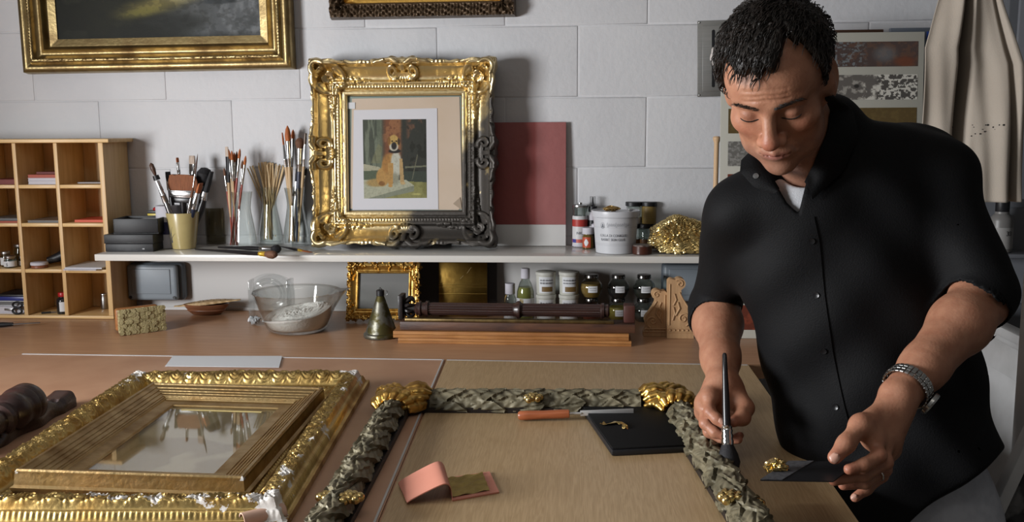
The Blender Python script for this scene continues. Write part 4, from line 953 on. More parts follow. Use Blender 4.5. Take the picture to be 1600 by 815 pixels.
def bronze_mat():
    m = M('bronze_and_gold', '5a4a38', .42, .6, bump=.4, bscale=120); nt = m.node_tree; N = nt.nodes; L = nt.links
    tc = N.new('ShaderNodeTexCoord'); s = N.new('ShaderNodeSeparateXYZ'); L.new(tc.outputs['Object'], s.inputs[0])
    def mt(op, a, b=0):
        q = N.new('ShaderNodeMath'); q.operation = op
        for i, v in enumerate((a, b)):
            if isinstance(v, (int, float)): q.inputs[i].default_value = v
            else: L.new(v, q.inputs[i])
        return q.outputs[0]
    d = mt('MAXIMUM', mt('SUBTRACT', mt('ABSOLUTE', s.outputs['X']), (qw - .16) / 2), mt('SUBTRACT', mt('ABSOLUTE', s.outputs['Z']), (qh - .16) / 2))
    k = mt('LESS_THAN', d, .037); mx = N.new('ShaderNodeMix'); mx.data_type = 'RGBA'; L.new(k, mx.inputs[0]); mx.inputs[6].default_value = (*lin('5c4b3a'), 1); mx.inputs[7].default_value = (*lin('c49a4c'), 1)
    L.new(mx.outputs[2], N['Principled BSDF'].inputs['Base Color']); L.new(mt('MULTIPLY_ADD', k, .3), N['Principled BSDF'].inputs['Metallic']); return m
mb = ring_frame(MB(), qw - .16, qh - .16, qw, qh, H_br, (220, 170), 50); mb.build('carved_frame', bronze_mat(), o, angle=60)
MB().box((0, -.004, 0), (qw - .158, .002, qh - .158)).build('backing', m_grey, o)
# steel louvre plate
vA = onY(1091, 31, -.004); vB = onY(1088, 150, -.004)
o = thing('vent_plate', 'brushed steel vent plate with vertical slots on the wall behind the head', 'vent', (vA[0] + .125, -.0004, (vA[2] + vB[2]) / 2), (0, -.02, 0))
hv = vA[2] - vB[2]
MB().box((0, -.0012, 0), (.25, .0022, hv), .0008).box((0, -.0032, 0), (.222, .002, hv - .028), .0009).build('plate', M('brushed_steel', '8f8f8d', .42, .9, c2='868684', nscale=30, stretch=(.3, 1, 8)), o)
for i in range(7):
    MB().prism([(-.081 + i * .027 + .0045 * math.cos(a), .0045 * math.sin(a) + (hv / 2 - .030) * (1 if math.sin(a) >= 0 else -1)) for a in np.linspace(0, 2 * pi, 16, endpoint=False)], .0006, 'y', -.0047).build('slot', m_black, o)
for sx in (-1, 1):
    for sz in (-1, 1): MB().sphere((sx * .119, -.0026, sz * (hv / 2 - .005)), .0028, 8, (1, .5, 1)).build('screw', m_silver, o)

# ------------------------------------------------------------------ finish sample board (stands on the bench, leans back)
sb = thing('sample_board', 'tall off white board with rows of finish samples behind the man', 'sample board', (.64, -.325, TZ + .0003), (-.085, 0, 0))
Mi = (Matrix.Translation(sb.location) @ Euler(sb.rotation_euler).to_matrix().to_4x4()).inverted()
def sbp(px, py, yy=-.005):
    o_ = Mi @ Vector(CAM.tolist()); d_ = Mi.to_3x3() @ Vector(ray(px, py).tolist()); t = (yy - o_.y) / d_.y; q = o_ + d_ * t; return q.x, q.z
xa = sbp(1126, 200)[0]; xb = sbp(1444, 100)[0]; zt = sbp(1300, 51)[1]
MB().box(((xa + xb) / 2, 0, zt / 2), (xb - xa, .008, zt), .001).build('panel', M('off_white_card', 'a8a69c', .6), sb)
r_ = random.Random(4)
sc_l = [('473b38', '5c4438'), ('5a5652', 'a09c94'), ('54452a', '5f5030'), ('62605c', '7c7a76'), ('4a3226', '6a4028'), ('74552c', '8a6a3a'), ('3a3a3c', '55555a'), ('6a4a2a', '8a5c30'), ('5c2e22', '7a3c2a')]
cxl = [(sbp(1138, 190)[0], sbp(1276, 190)[0]), (sbp(1297, 190)[0], sbp(1432, 190)[0])]
for k in range(9):
    z1_ = sbp(1365, 65 + 51.6 * k)[1]; z0_ = sbp(1365, 65 + 51.6 * k + 39)[1]
    for c_ in range(2):
        a_, b_ = sc_l[(k + (4 if c_ == 0 and k not in (2, 3, 8) else 0)) % 9]
        p = Paint(90, 28, a_); n1 = p.noise(6, 100 + k * 2 + c_, sx=3); n2 = p.noise(14, 200 + k * 2 + c_, sx=2.5)
        p.mix(sstep(.5, .62, n1) * .7, b_)
        if k == 0 and c_ == 1:
            p.mix(sstep(.45, .3, p.x) * sstep(.5, .6, n2) * .8, '6c7478'); p.ell(.62, .5, .12, .3, '6c7478', .6, al=.5); p.ell(.85, .8, .12, .2, '6e3c28', .5, al=.7)
        if k == 1 and c_ == 1:
            p.mix(sstep(.42, .55, p.x + .5 * (n1 - .5)), 'b9b6ad'); p.mix(sstep(.5, .55, p.x) * sstep(.52, .47, n2), '4a4744'); p.ell(.3, .45, .03, .08, '2e2c2a', .3)
        if k == 3 and c_ == 0: p.mix(sstep(.56, .6, n2) * .7, '8d8b87')
        P = [(cxl[c_][0], z0_), (cxl[c_][1], z0_), (cxl[c_][1], z1_), (cxl[c_][0], z1_)]
        q = p.mesh('finish_sample', [(a, -.0048, b) for a, b in P], sb)
pn = onY(1120, 213, -.18)
o = thing('wooden_stick', 'pale wooden rod with wider rounded top left of the sample board', 'rod', (pn[0], -.18, SZ + .0003)); hs = pn[2] - SZ
MB().lathe([(.004, 0), (.0065, .002), (.0065, hs - .018), (.010, hs - .008), (.0105, hs - .003), (.007, hs)], 20).build('rod', M('pale_rod', 'c0a07c', .5), o)
kc = sbp(1117, 86)
kw = Mi.inverted() @ Vector((kc[0], -.014, kc[1] - .028))
crumple('cloth_knot', 'white knotted rag on the left edge of the sample board', 'cloth', tuple(kw), .014, .014, .030, M('white_rag', 'b9b2ae', .85), 12, 18)
o = thing('brown_sample', 'thin dark brown panel edge showing above the sample board', 'panel', tuple(np.array([.70, -.11, SZ + .0003]))); zz = onY(1320, 47, -.11)[2] - SZ
MB().box((0, 0, zz / 2), (.20, .012, zz), .001).build('panel', m_han_brown, o)
o = thing('grey_folder', 'blue grey folder with bright blue corner above the sample board', 'folder', (.865, -.15, SZ + .0003)); zz = onY(1420, 44, -.15)[2] - SZ
MB().box((0, 0, zz / 2), (.12, .015, zz), .001).build('folder', M('blue_grey_card', '5d646e', .6), o); MB().box((.045, -.009, zz - .02), (.028, .0015, .02), .0004).build('blue_corner', M('bright_blue', '2c4a9a', .5), o)

# ------------------------------------------------------------------ under the shelf
m_jb = M('grey_enclosure', '7e868d', .42)
def junction(label, xc, zc_):
    o = thing('enclosure_box', label, 'enclosure', (xc, -.0085, zc_))
    MB().box((0, -.018, 0), (.166, .034, .112), .012, seg=4).build('back_shell', M('grey_enclosure_back', '5a626a', .5), o)
    MB().box((-.004, -.045, 0), (.152, .020, .106), .012, seg=4).build('lid', m_jb, o)
    MB().box((-.006, -.0555, .004), (.118, .004, .074), .008, seg=4).build('raised_panel', m_jb, o)
    for sx in (-1, 1): MB().prism([(sx * .066 - .004 + .0045 * math.cos(a), -.043 + .0045 * math.sin(a)) for a in np.linspace(0, 2 * pi, 14, endpoint=False)], .002, 'y', -.0572).build('screw_hole', m_black, o)
jc_ = onY(239, 441, -.055); junction('grey plastic enclosure box on the wall at the left under the shelf', jc_[0] + .004, jc_[2])
jc_ = onY(1075, 442, -.055); junction('grey plastic enclosure box on the wall behind the carved corbels', jc_[0] + .01, jc_[2])
# block brush
bp_ = onZ(207, 522, TZ)
o = thing('block_brush', 'wooden block brush with dense pale bristles lying under the shelf', 'brush', (bp_[0] - .012, bp_[1] + .055, TZ + .0005), (0, 0, .72))
MB().box((0, .0, .034), (.112, .020, .062), .007, seg=3).build('wooden_block', wood('brush_beech', 'a26e42', '8e5c34', 10, (1, 10, 10), .4, .1), o)
mb = MB(); r_ = random.Random(1)
for i in range(15):
    for j in range(7):
        x = -.050 + i * .1 / 14; z = .010 + j * .049 / 6; fx_ = 1.10; q = [(x, -.0102, z)]
        ex = x * fx_ + r_.uniform(-.001, .001); ez = .034 + (z - .034) * 1.16 + r_.uniform(-.001, .001); L_ = .047 + r_.uniform(-.003, .001)
        ez = max(ez, .005)
        mb.tube([(x, -.0102, z), ((x + ex) / 2, -.01 - L_ * .5, (z + ez) / 2), (ex, -.01 - L_, ez)], [.0028, .0054, .0066], 6)
mb.build('bristles', M('tampico_bristles', 'a89c74', .8, c2='8b8058', nscale=90, bump=.8, bscale=300), o)
# oval dish with perforated strip
dp = onZ(317, 494, TZ); dc = np.array([dp[0], dp[1] + .03, TZ + .0004])
o = thing('wooden_dish', 'oval brown wooden dish between the block brush and the glass bowl', 'dish', tuple(dc), (0, 0, .05))
pr = [(.026, 0), (.032, .002), (.041, .012), (.043, .014), (.042, .016), (.0475, .024), (.050, .031), (.048, .032), (.040, .020), (.0001, .012)]
mb = MB().lathe(pr, 48, caps=False); mb.v = [v * np.array([1.32, .72, 1]) for v in mb.v]; mb.build('dish', wood('dish_wood', '8a5a3e', '6f4630', 8, (1, 6, 20), .4, .1), o)
o = thing('perforated_strip', 'pale tapering wooden strip with dark holes resting across the oval dish', 'strip', (dc[0] + .004, dc[1], TZ + .0328), (0, -.10, .05))
mb = MB(); n = 40; X_ = np.linspace(-.098, .098, n); W_ = .004 + .024 * np.clip(1 - (abs(X_ + .0) / .098) ** 1.5, 0, 1) + .002 * np.sin(X_ * 300); Zt = .0035 + .007 * np.clip(1 - (X_ / .08) ** 2, 0, 1)
A = np.array([[(x, -w_, 0), (x, -w_ * .9, z * .7), (x, 0, z), (x, w_ * .9, z * .7), (x, w_, 0)] for x, w_, z in zip(X_, W_, Zt)]); mb.grid(A, cv=True); mb.build('strip', M('pale_wood_strip', 'b79a70', .6, c2='a5875c', nscale=30), o)
mb = MB(); r_ = random.Random(8)
for k in range(44):
    x = r_.uniform(-.08, .08); w_ = .024 * (1 - (abs(x) / .098) ** 1.5); y = r_.uniform(-1, .3) * w_ * .9; z = (.0035 + .007 * max(0, 1 - (x / .08) ** 2)) * (1 - .3 * (abs(y) / max(w_, .001)) ** 2)
    mb.sphere((x, y, z - .0002), .0016, 6, (1, 1, .5))
h_ = mb.build('holes', m_han_brown, o); h_['kind'] = 'stuff'
# glass bowl with powder
gb = onZ(461, 524, TZ); gc = np.array([gb[0] - .012, gb[1] + .066, TZ + .0004])
o = thing('glass_bowl', 'clear glass mixing bowl with pouring spout holding white powder', 'bowl', tuple(gc))
hB = .108; n = 72
def bowl_grid(scale, zs, rs):
    a = np.linspace(0, 2 * pi, n, endpoint=False); A = []
    for z, r in zip(zs, rs):
        k = np.clip((z / hB - .45) / .55, 0, 1); sp = np.exp(-((np.angle(np.exp(1j * (a - .05)))) / .20) ** 2) * k ** 1.6 * .028
        rr = r * 1.10 + sp; A.append(np.stack([rr * np.cos(a), rr * np.sin(a), np.full(n, z) + sp * .25], -1))
    return np.array(A)
zs = [0, 0, .004, .012, .03, .06, .09, .1045, hB, hB - .0015, .1035, .09, .06, .03, .014, .008, .007, .007]; rs = [.0001, .060, .068, .0745, .0815, .0905, .0985, .102, .1055, .1075, .0995, .096, .088, .079, .072, .066, .05, .0001]
MB().grid(bowl_grid(1, zs, rs), cv=True).build('bowl_body', m_glass, o)
pw = tag(thing('powder', 'heap of white powder inside the glass bowl', 'powder', tuple(gc)), kind='stuff')
nr, na = 34, 72; a = np.linspace(0, 2 * pi, na, endpoint=False); A = []
r_ = np.random.default_rng(4); G = r_.random((nr, na)); G = (G + np.roll(G, 1, 1) + np.roll(G, -1, 1)) / 3
for z, r in ((.0076, .0001), (.0076, .05), (.009, .071), (.0145, .0775), (.03, .0855)): A.append(np.stack([r * np.cos(a), r * np.sin(a), np.full(na, z)], -1))
for i, t in enumerate(np.linspace(1, 0.02, nr)):
    r0 = .0925 * t; zz = .050 + .016 * np.cos(a - .5) * t + .004 * np.sin(3 * a + 1) * t + .007 * (G[i] - .5) * (t < .97) + .010 * np.exp(-((t - .7) / .15) ** 2) * np.cos(a - .9)
    rr = np.minimum(r0, .0945); A.append(np.stack([rr * np.cos(a), rr * np.sin(a), zz], -1))
MB().grid(np.array(A), cv=True).build('powder_mass', M('white_powder', 'd8d6d2', .9, bump=.8, bscale=160), pw, angle=60)
# clear plastic ring stand behind the bowl
ac = onY(425, 505, -.20)
o = thing('acrylic_stand', 'clear acrylic holder with round ring standing behind the glass bowl', 'stand', (ac[0], -.19, TZ + .0004), (0, 0, .1))
m_acr = glassm('clear_acrylic', 'f8f9f9', .7, .03)
hz_ = .145
def arch(w_, h_, r, n=20): return [(-w_ / 2, 0), (w_ / 2, 0), (w_ / 2, h_ - r * .9), ] + [(w_ / 2 * math.cos(a), h_ - w_ * .36 + w_ * .36 * math.sin(a)) for a in np.linspace(.5, pi - .5, n)] + [(-w_ / 2, h_ - r * .9)]
MB().prism(arch(.118, hz_, .05), .003, 'y', -.03).build('front_plate', m_acr, o); MB().prism(arch(.118, hz_ - .01, .05), .003, 'y', .02).build('rear_plate', m_acr, o)
a = np.linspace(0, 2 * pi, 40)
for r1, yy in ((.042, -.034), (.033, -.034)): MB().tube(np.stack([r1 * np.cos(a), np.full(40, yy), .088 + r1 * np.sin(a)], -1), .0035, 8, caps=False).build('ring', m_acr, o)
MB().box((.052, -.005, .065), (.012, .05, .12), .002).build('side_block', m_acr, o); MB().box((-.055, -.005, .065), (.006, .05, .12), .002).build('side_block', m_acr, o)
fp = onZ(396, 508, TZ); crumple('plastic_scrap', 'crumpled white scrap on the bench left of the glass bowl', 'scrap', (fp[0], fp[1] + .01, TZ + .0003), .022, .016, .014, m_paper, 21, 14, .4)

# small ornate gold frame
def H_sm(X, Z):
    x = abs(X); z = abs(Z); iw, ih = .140, .098; W_ = .035; d = np.maximum(x - iw / 2, z - ih / 2)
    h = .006 + .006 * np.sin(pi * np.clip(d / .007, 0, 1)) ** .5 * (d < .007) + .008 * sstep(.008, .024, d)
    h += .0 * X; h -= .014 * sstep(W_ - .003, W_, d); return h + orn_(X, Z, d)
r_ = np.random.default_rng(17)
opts = []; orad = []
for _ in range(900):
    x, z = r_.uniform(-.104, .104), r_.uniform(-.084, .084); d = max(abs(x) - .07, abs(z) - .049)
    cornerish = (abs(x) > .050 and abs(z) > .030)
    if d < .012 or d > .036: continue
    if not cornerish and r_.random() < (.9 if d < .022 else .45): continue
    opts.append((x, z)); orad.append(r_.uniform(.0022, .0048))
def orn_(X, Z, d): return domes(X, Z, opts, orad, 1.2)
def offs_sm(b):
    o = b.copy()
    for ax in (0, 1):
        half = (.105, .084)[ax]; k = np.isclose(abs(b[:, ax]), half); u = b[k, 1 - ax]
        o[k, ax] -= np.sign(b[k, ax]) * (.003 + .0025 * np.sin(u * 260) + .0015 * np.sin(u * 610 + 1) - .003 * (abs(u) > (.105, .084)[1 - ax] * .72))
    return o
sp_ = onZ(592, 508, TZ)
sf = thing('small_gold_frame', 'small ornate gold frame with grey panel leaning under the shelf', 'picture frame', (sp_[0] + .004, -.165, TZ + .004), (-.28, 0, .03))
ring_frame(MB(), .140, .098, .210, .168, H_sm, (200, 170), 44, offs_sm, zc=.084).build('carved_frame', M('rich_gold', 'd8b266', .32, 1, c2='9a7034', nscale=60, namt=(.45, .7), bump=.3, bscale=200), sf, angle=60)
MB().box((0, -.003, .084), (.142, .002, .1)).build('grey_panel', M('grey_glazing', '6f6f6d', .35), sf)
# metal funnel cone
fc = onZ(591, 531, TZ); fc[1] += .02
o = thing('metal_cone', 'tarnished metal cone with ring on top before the small gold frame', 'cone', (fc[0], fc[1] + .02, TZ + .0003)); hc = .108
MB().lathe([(.0445, 0), (.046, .002), (.046, .009), (.0445, .011), (.041, .013), (.0095, hc)], 48).build('cone_body', M('tarnished_tin', '6c6a60', .42, .8, c2='4a4426', nscale=34, namt=(.44, .54), rough2=.6, bump=.3, bscale=60), o)
MB().lathe([(.0095, hc + .0002), (.0105, hc + .001), (.0105, hc + .014), (.008, hc + .016), (.0001, hc + .016)], 24, caps=False).build('neck', m_black, o)
a = np.linspace(0, 2 * pi, 24); MB().tube(np.stack([.013 + .006 * np.cos(a), 0 * a, hc + .008 + .007 * np.sin(a)], -1), .0008, 6, caps=False).build('wire_ring', m_silver, o)
MB().tube([(-.004, 0, hc + .0162), (0, 0, hc + .022), (.004, 0, hc + .0162)], .0012, 6).build('loop', m_black, o)

# planks
m_pl = wood('salvaged_pine', 'a87542', '8d5c30', 6, (1, 12, 12), .5, .25)
pA = onZ(620, 536, TZ); pB = onZ(987, 542, TZ)
def plank(name, label, xl_, xr_, yc, z, d, h, m, rz=0, cat='plank'):
    o = thing(name, label, cat, ((xl_ + xr_) / 2, yc, z), (0, 0, rz)); L_ = xr_ - xl_
    n = 60; r_ = random.Random(int(L_ * 1e4)); xs = np.linspace(-L_ / 2, L_ / 2, n)
    A = []
    for i, x in enumerate(xs):
        e = .001 * math.sin(i * .9) * r_.random(); A.append([(x, -d / 2 + e, .0), (x, -d / 2 + e * .5, h * .46), (x, -d / 2 + .002 + e, h * .5), (x, -d / 2 + e, h * .54), (x, -d / 2 + .001, h), (x, d / 2, h), (x, d / 2, 0)])
    mb = MB().grid(np.array(A), cv=True); mb.f.append(tuple(range(7))); mb.mi.append(0); mb.f.append(tuple(range((n - 1) * 7, n * 7))); mb.mi.append(0); mb.build('plank', m, o, angle=30); return o
yc_ = (pA[1] + pB[1]) / 2 + .04
plank('wood_plank', 'lower orange pine plank on the bench under the dark moulding', pA[0] + .004, pB[0], yc_, TZ + .0003, .075, .0125, m_pl, -.02)
plank('wood_plank', 'upper orange pine plank lying on the lower pine plank', pA[0] - .010, pB[0] - .006, yc_ + .006, TZ + .0130, .072, .0165, m_pl, -.02)
zpl = TZ + .0297
m_dkw = wood('dark_stained_wood', '38231e', '2a1a18', 8, (1, 10, 10), .35, .2, coat=.2); m_blkw = M('black_carved_wood', '1c1717', .4, bump=.4, bscale=80)
o = thing('moulding_strip', 'long blackened moulding with thin brass edge lying on the pine planks', 'moulding', ((pA[0] + pB[0]) / 2 + .008, yc_ + .012, zpl), (0, 0, -.02)); LL = pB[0] - pA[0]
MB().box((0, 0, .011), (LL + .005, .06, .022), .002).build('wood_base', wood('dark_brown_worn', '3d2a24', '5c3d2c', 9, (1, 5, 5), .5, .3), o)
MB().box((-.02, -.022, .0265), (LL - .06, .018, .0088), .003).build('brass_edge', M('dull_brass', '7d6a44', .4, .8, c2='4a3a28', nscale=30), o)
MB().box((LL / 2 - .012, .01, .044), (.028, .045, .044), .003).build('end_block', wood('reddish_block', '53302a', '432620', 9, (5, 5, 1), .45, .2), o)
# turned fluted rail
zr = zpl + .0315
o = thing('fluted_rail', 'dark fluted turned rail with square carved left end under the shelf', 'turned rail', (pA[0] + .006, yc_ + .018, zr + .019), (0, 0, -.02))
rail_L = LL - .045
def fl(x0_, x1_, r, nf=18):
    xs = np.linspace(x0_, x1_, 30); a = np.linspace(0, 2 * pi, nf * 6, endpoint=False); A = []
    for x in xs: rr = r * (1 - .08 * abs(np.cos(a * nf / 2))); A.append(np.stack([np.full(len(a), x), rr * np.cos(a), rr * np.sin(a)], -1))
    return MB().grid(np.array(A), cv=True)
def ringx(segs):
    mb = MB().lathe([(r, x) for x, r in segs], 36); mb.v = [v[:, [2, 0, 1]] for v in mb.v]; return mb
fl(.070, rail_L * .525, .0165).build('fluted_shaft', m_dkw, o); fl(rail_L * .57, rail_L * .93, .0165).build('fluted_shaft', m_dkw, o)
ringx([(.034, .012), (.040, .017), (.044, .0165), (.046, .020), (.05, .020), (.052, .016), (.062, .0165), (.063, .0205), (.069, .0205), (.0698, .017)]).build('turned_collar', m_dkw, o)
c0 = rail_L * .525; ringx([(c0 + .0003, .017), (c0 + .006, .0175), (c0 + .012, .022), (c0 + .018, .0225), (c0 + .022, .018), (rail_L * .57 - .0003, .017)]).build('turned_collar', m_dkw, o)
c0 = rail_L * .93; ringx([(c0 + .0003, .0165), (c0 + .004, .0195), (c0 + .010, .0195), (c0 + .012, .016), (c0 + .02, .017), (c0 + .024, .012)]).build('turned_collar', m_dkw, o)
mb = MB().box((.0, 0, .006), (.012, .048, .062), .002); mb.build('end_plate', m_blkw, o)
mb = MB(); r_ = random.Random(6)
for k in range(9):
    a = k / 9 * 2 * pi; s = np.linspace(0, 1, 8); mb.tube(np.stack([.0065 + .026 * s, (.006 + .013 * np.sin(pi * s)) * math.cos(a), .004 + (.006 + .020 * np.sin(pi * s * .8)) * math.sin(a)], -1), .0058 * (1 - .5 * s), 8)
mb.tube([(.006, 0, .002), (.034, 0, 0)], .0125, 12); mb.build('carved_leaf', m_blkw, o)
# gold and dark sample panels
za = TZ + .0004
o = thing('slate_sample', 'dark slate panel standing against the wall behind the gold leaf panel', 'panel', ((onY(655, 440, -.04)[0] + onY(776, 440, -.04)[0]) / 2, -.035, za), (-.05, 0, 0)); wS = onY(776, 440, -.04)[0] - onY(655, 440, -.04)[0]
MB().box((0, 0, .084), (wS, .006, .168), .001).build('panel', M('slate_grey', '4a4a4c', .55), o)
xg0, xg1 = onY(684, 440, -.09)[0], onY(760, 440, -.09)[0]
o = thing('gilded_sample', 'tarnished gold leaf panel with horizontal ridges under the shelf', 'panel', ((xg0 + xg1) / 2, -.075, za), (-.1, 0, 0))
m_tg = M('tarnished_gold', '94773c', .3, 1, c2='6e5426', nscale=18, bump=.2, bscale=60)
MB().box((0, 0, .078), (xg1 - xg0, .008, .156), .001).build('panel', m_tg, o)
for zz in (.085, .093, .066): MB().box((0, -.0052, zz), (xg1 - xg0, .0022, .0028), .0008).build('ridge', M('bright_brass_line', 'b0914c', .3, 1), o)
mb = MB(); mb.tube([(.012, -.0045, .125), (.024, -.0045, .142)], .0005, 5); mb.tube([(-.008, -.0045, .108), (.001, -.0045, .118)], .0004, 5); mb.build('scratches', M('pale_scratch', 'b7a070', .4), o)
# bottles and tubs
def squig(par, r, z, a0, a1, seed, m=None, amp=.002, n=5, th=.0004):
    mb = MB(); q = random.Random(seed)
    for k in range(n):
        s = np.linspace(0, 2 * pi * 1.6, 16); a = a0 + (a1 - a0) * (k + s / s[-1] * .8) / n; zz = z + amp * np.sin(s + q.random() * 3) * q.uniform(.6, 1.2)
        mb.tube(np.stack([(r + .0003) * np.cos(a), (r + .0003) * np.sin(a), zz], -1), th, 4)
    return mb.build('handwriting', m or m_ink, par)
A0 = -pi / 2 + .12
def onB(px, py, y=-.10): return onY(px, py, y)
c = onB(797, 460); o = pbottle('small_bottle', 'smallest clear bottle with white cap left of the yellow oil bottle', 'bottle', (c[0], -.10, za), .0175, .102, m_jar, m_bwhite, m_paper, .030, .014, .75, lab=(.02, .6)); squig(o, .0182, .034, A0 - .6, A0 + .6, 1)
c = onB(821, 460); o = thing('oil_bottle', 'white capped bottle of pale yellow oil with printed label', 'bottle', (c[0], -.10, za))
MB().lathe([(.0235, 0), (.0245, .002), (.0245, .066), (.024, .08), (.017, .103), (.012, .112), (.012, .116)], 36).build('bottle_body', m_jar, o)
MB().lathe([(.0215, .003), (.0228, .004), (.0228, .066), (.0224, .079), (.0182, .092), (.0001, .092)], 36, caps=False).build('oil', M('yellow_oil', 'a5a05a', .15), o)
MB().lathe([(.0250, .012), (.0250, .062)], 36, caps=False).build('paper_label', m_paper, o); MB().lathe([(.0125, .1165), (.013, .117), (.0125, .143), (.011, .145)], 28).build('cap', m_bwhite, o); squig(o, .0252, .045, A0 - .1, A0 + .8, 2)
a = np.linspace(A0 - .8, A0 - .3, 8); MB().grid(np.array([[(.0253 * math.cos(q), .0253 * math.sin(q), zz) for q in a] for zz in (.045, .061)])).build('label_picture', M('label_flower', '8c7a4a', .5, c2='c8bfa8', nscale=200), o)
for px_, who in ((853, 'left'), (889, 'right')):
    c = onB(px_, 460); r = .0275
    for lv, (z0_, h_) in enumerate(((za, .072), (za + .0728, .064))):
        lab = {0: f'lower white plastic tub with handwritten label in the {who} stack', 1: f'upper white tub with brown band on the {who} stack of tubs'}[lv]
        o = thing('plastic_tub', lab, 'tub', (c[0], -.10, z0_))
        MB().lathe([(r * .92, 0), (r * .95, .001), (r, h_ - .011), (r, h_ - .0102)], 40).build('tub_body', M('translucent_tub', 'b9b8ae', .5), o)
        MB().lathe([(r * 1.01, h_ - .010), (r * 1.06, h_ - .009), (r * 1.06, h_ - .001), (r, h_)], 40).build('lid', M('tub_lid', 'b7b6ae', .45), o)
        a = np.linspace(A0 - .85, A0 + .85, 16); f_ = lambda zz: r * (.95 + .05 * zz / (h_ - .011)) + .0004
        MB().grid(np.array([[(f_(zz) * math.cos(q), f_(zz) * math.sin(q), zz) for q in a] for zz in (.006, h_ - .013)])).build('paper_label', m_paper, o)
        squig(o, r + .0005, h_ - .022, A0 - .7, A0 + .7, 3 + lv + px_); squig(o, r + .0005, h_ - .030, A0 - .7, A0 + .7, 9 + lv + px_)
        if lv == 1:
            a = np.linspace(A0 - .5, A0 + .62, 12); MB().grid(np.array([[((r + .0012) * math.cos(q), (r + .0012) * math.sin(q), zz) for q in a] for zz in (.010, .024)])).build('brown_band', M('brown_band', '6b5430', .5), o)
m_domes = [('ochre', 'a07c3c'), ('black', '1e1d20'), ('dark grey', '34322f'), ('red', '8c3a2a'), ('yellow', 'a58f36'), ('grey', '55534f')]
for k, px_ in enumerate((924, 966, 1006)):
    for lv in range(2):
        nm, hexc = m_domes[k + (0 if lv else 3)]; c = onB(px_, 460, -.115); z0_ = za + (.0662 if lv else 0)
        o = thing('pigment_jar', f'rounded glass jar of {nm} pigment, {"upper" if lv else "lower"} row under the shelf', 'jar', (c[0], -.115, z0_))
        MB().lathe([(.016, 0), (.020, .001), (.0285, .014), (.031, .027), (.0285, .040), (.021, .049), (.0175, .051), (.0175, .054)], 40).build('jar_glass', m_jar, o)
        lvl = .040 if nm in ('ochre', 'yellow', 'red') else .026
        zz = np.linspace(0.002, lvl, 10); prf = np.interp(zz, [0, .001, .014, .027, .040, .049], [.0155, .0185, .027, .0295, .027, .0195]); MB().lathe(list(zip(prf, zz)), 36).build('pigment', M('pigment_' + nm.replace(' ', '_'), hexc, .7, c2=hexc, bump=.3), o)
        MB().lathe([(.0178, .0542), (.0192, .055), (.0192, .0635), (.0180, .0652)], 28).build('lid', M('dark_chrome_lid', '6c6a68', .2, 1), o)
        a = np.linspace(A0 - .42, A0 + .42, 10); MB().grid(np.array([[((.0305 + .0012) * math.cos(q), (.0305 + .0012) * math.sin(q), z_) for q in a] for z_ in (.018, .036)])).build('paper_label', m_paper, o)
        squig(o, .0319, .030, A0 - .3, A0 + .3, k * 2 + lv, m_inkg, .0008, 4, .00025); squig(o, .0319, .024, A0 - .3, A0 + .3, k * 2 + lv + 50, m_inkg, .0008, 4, .00025)
# carved corbels
m_corb = wood('carved_limewood', 'b8946c', 'a88460', 10, (8, 8, 1), .6, .15)
def corbel(label, pxl, pxr, pyb, pyt, y, mirror=False, th=.034, m=None):
    z0_ = TZ + .0004; xl_ = onY(pxl, pyb, y)[0]; xr_ = onY(pxr, pyb, y)[0]; W_ = xr_ - xl_; Hh = onY(pxl, pyt, y)[2] - TZ
    o = thing('carved_corbel', label, 'corbel', ((xl_ + xr_) / 2, y + th / 2, z0_)); sx = -1 if mirror else 1
    P = [(-.5, 0), (.5, 0), (.5, .10), (.44, .12), (.44, .16), (.40, .17)]
    c_ = lambda cx, cz, r, a0, a1, n, asp=W_ / Hh: [(cx + r * math.cos(a), cz + r * asp * math.sin(a)) for a in np.linspace(a0, a1, n)]
    P += c_(.10, .34, .36, -.9, .9, 9); P += [(.26, .52), (.12, .62), (.02, .72), (.00, .80)]
    P += c_(-.06, .90, .22, -.6, 2.4, 10); P += [(-.38, .98), (-.44, .97), (-.5, .94)]
    P = [(x * W_ * sx, z * Hh) for x, z in P]; P = P if not mirror else P[::-1]
    MB().prism(P, th, 'y', -th / 2).build('corbel_block', m or m_corb, o)
    mb = MB()
    def rel(pts, r): mb.tube([(x * W_ * sx, -th / 2 - .0005, z * Hh) for x, z in pts], r, 8)
    asp = W_ / Hh
    def spi(cx, cz, r0, r1, a0, a1): a = np.linspace(a0, a1, 26); r = np.geomspace(r0, r1, 26); return [(cx + r_ * math.cos(q), cz + r_ * asp * math.sin(q)) for q, r_ in zip(a, r)]
    rel(spi(.10, .33, .30, .05, -1.2, 2 * pi * 1.4), .0022); rel(spi(-.06, .90, .18, .04, 2.4, 2.4 - 2 * pi * 1.2), .0018)
    rel([(.36, .45), (.22, .55), (.06, .66), (-.06, .76)], .002); rel([(-.42, .22), (-.42, .9)], .0018)
    rel([(-.30, .30), (-.22, .42), (-.28, .52)], .0026); rel([(-.2, .38), (-.05, .5), (-.12, .60)], .0028); rel([(-.28, .55), (-.18, .64), (-.25, .74)], .0024)
    for k in range(6): rel([(-.38 + k * .16, .125), (-.38 + k * .16, .15)], .0024)
    rel([(-.46, .105), (.46, .105)], .0018); rel([(-.46, .168), (.42, .168)], .0018)
    mb.build('carving', m or m_corb, o); return o
corbel('larger carved limewood scroll corbel beside the man, under the shelf', 1042, 1084, 528, 434, -.335)
corbel('smaller carved scroll corbel left of the larger corbel', 1005, 1041, 527, 453, -.315, True)
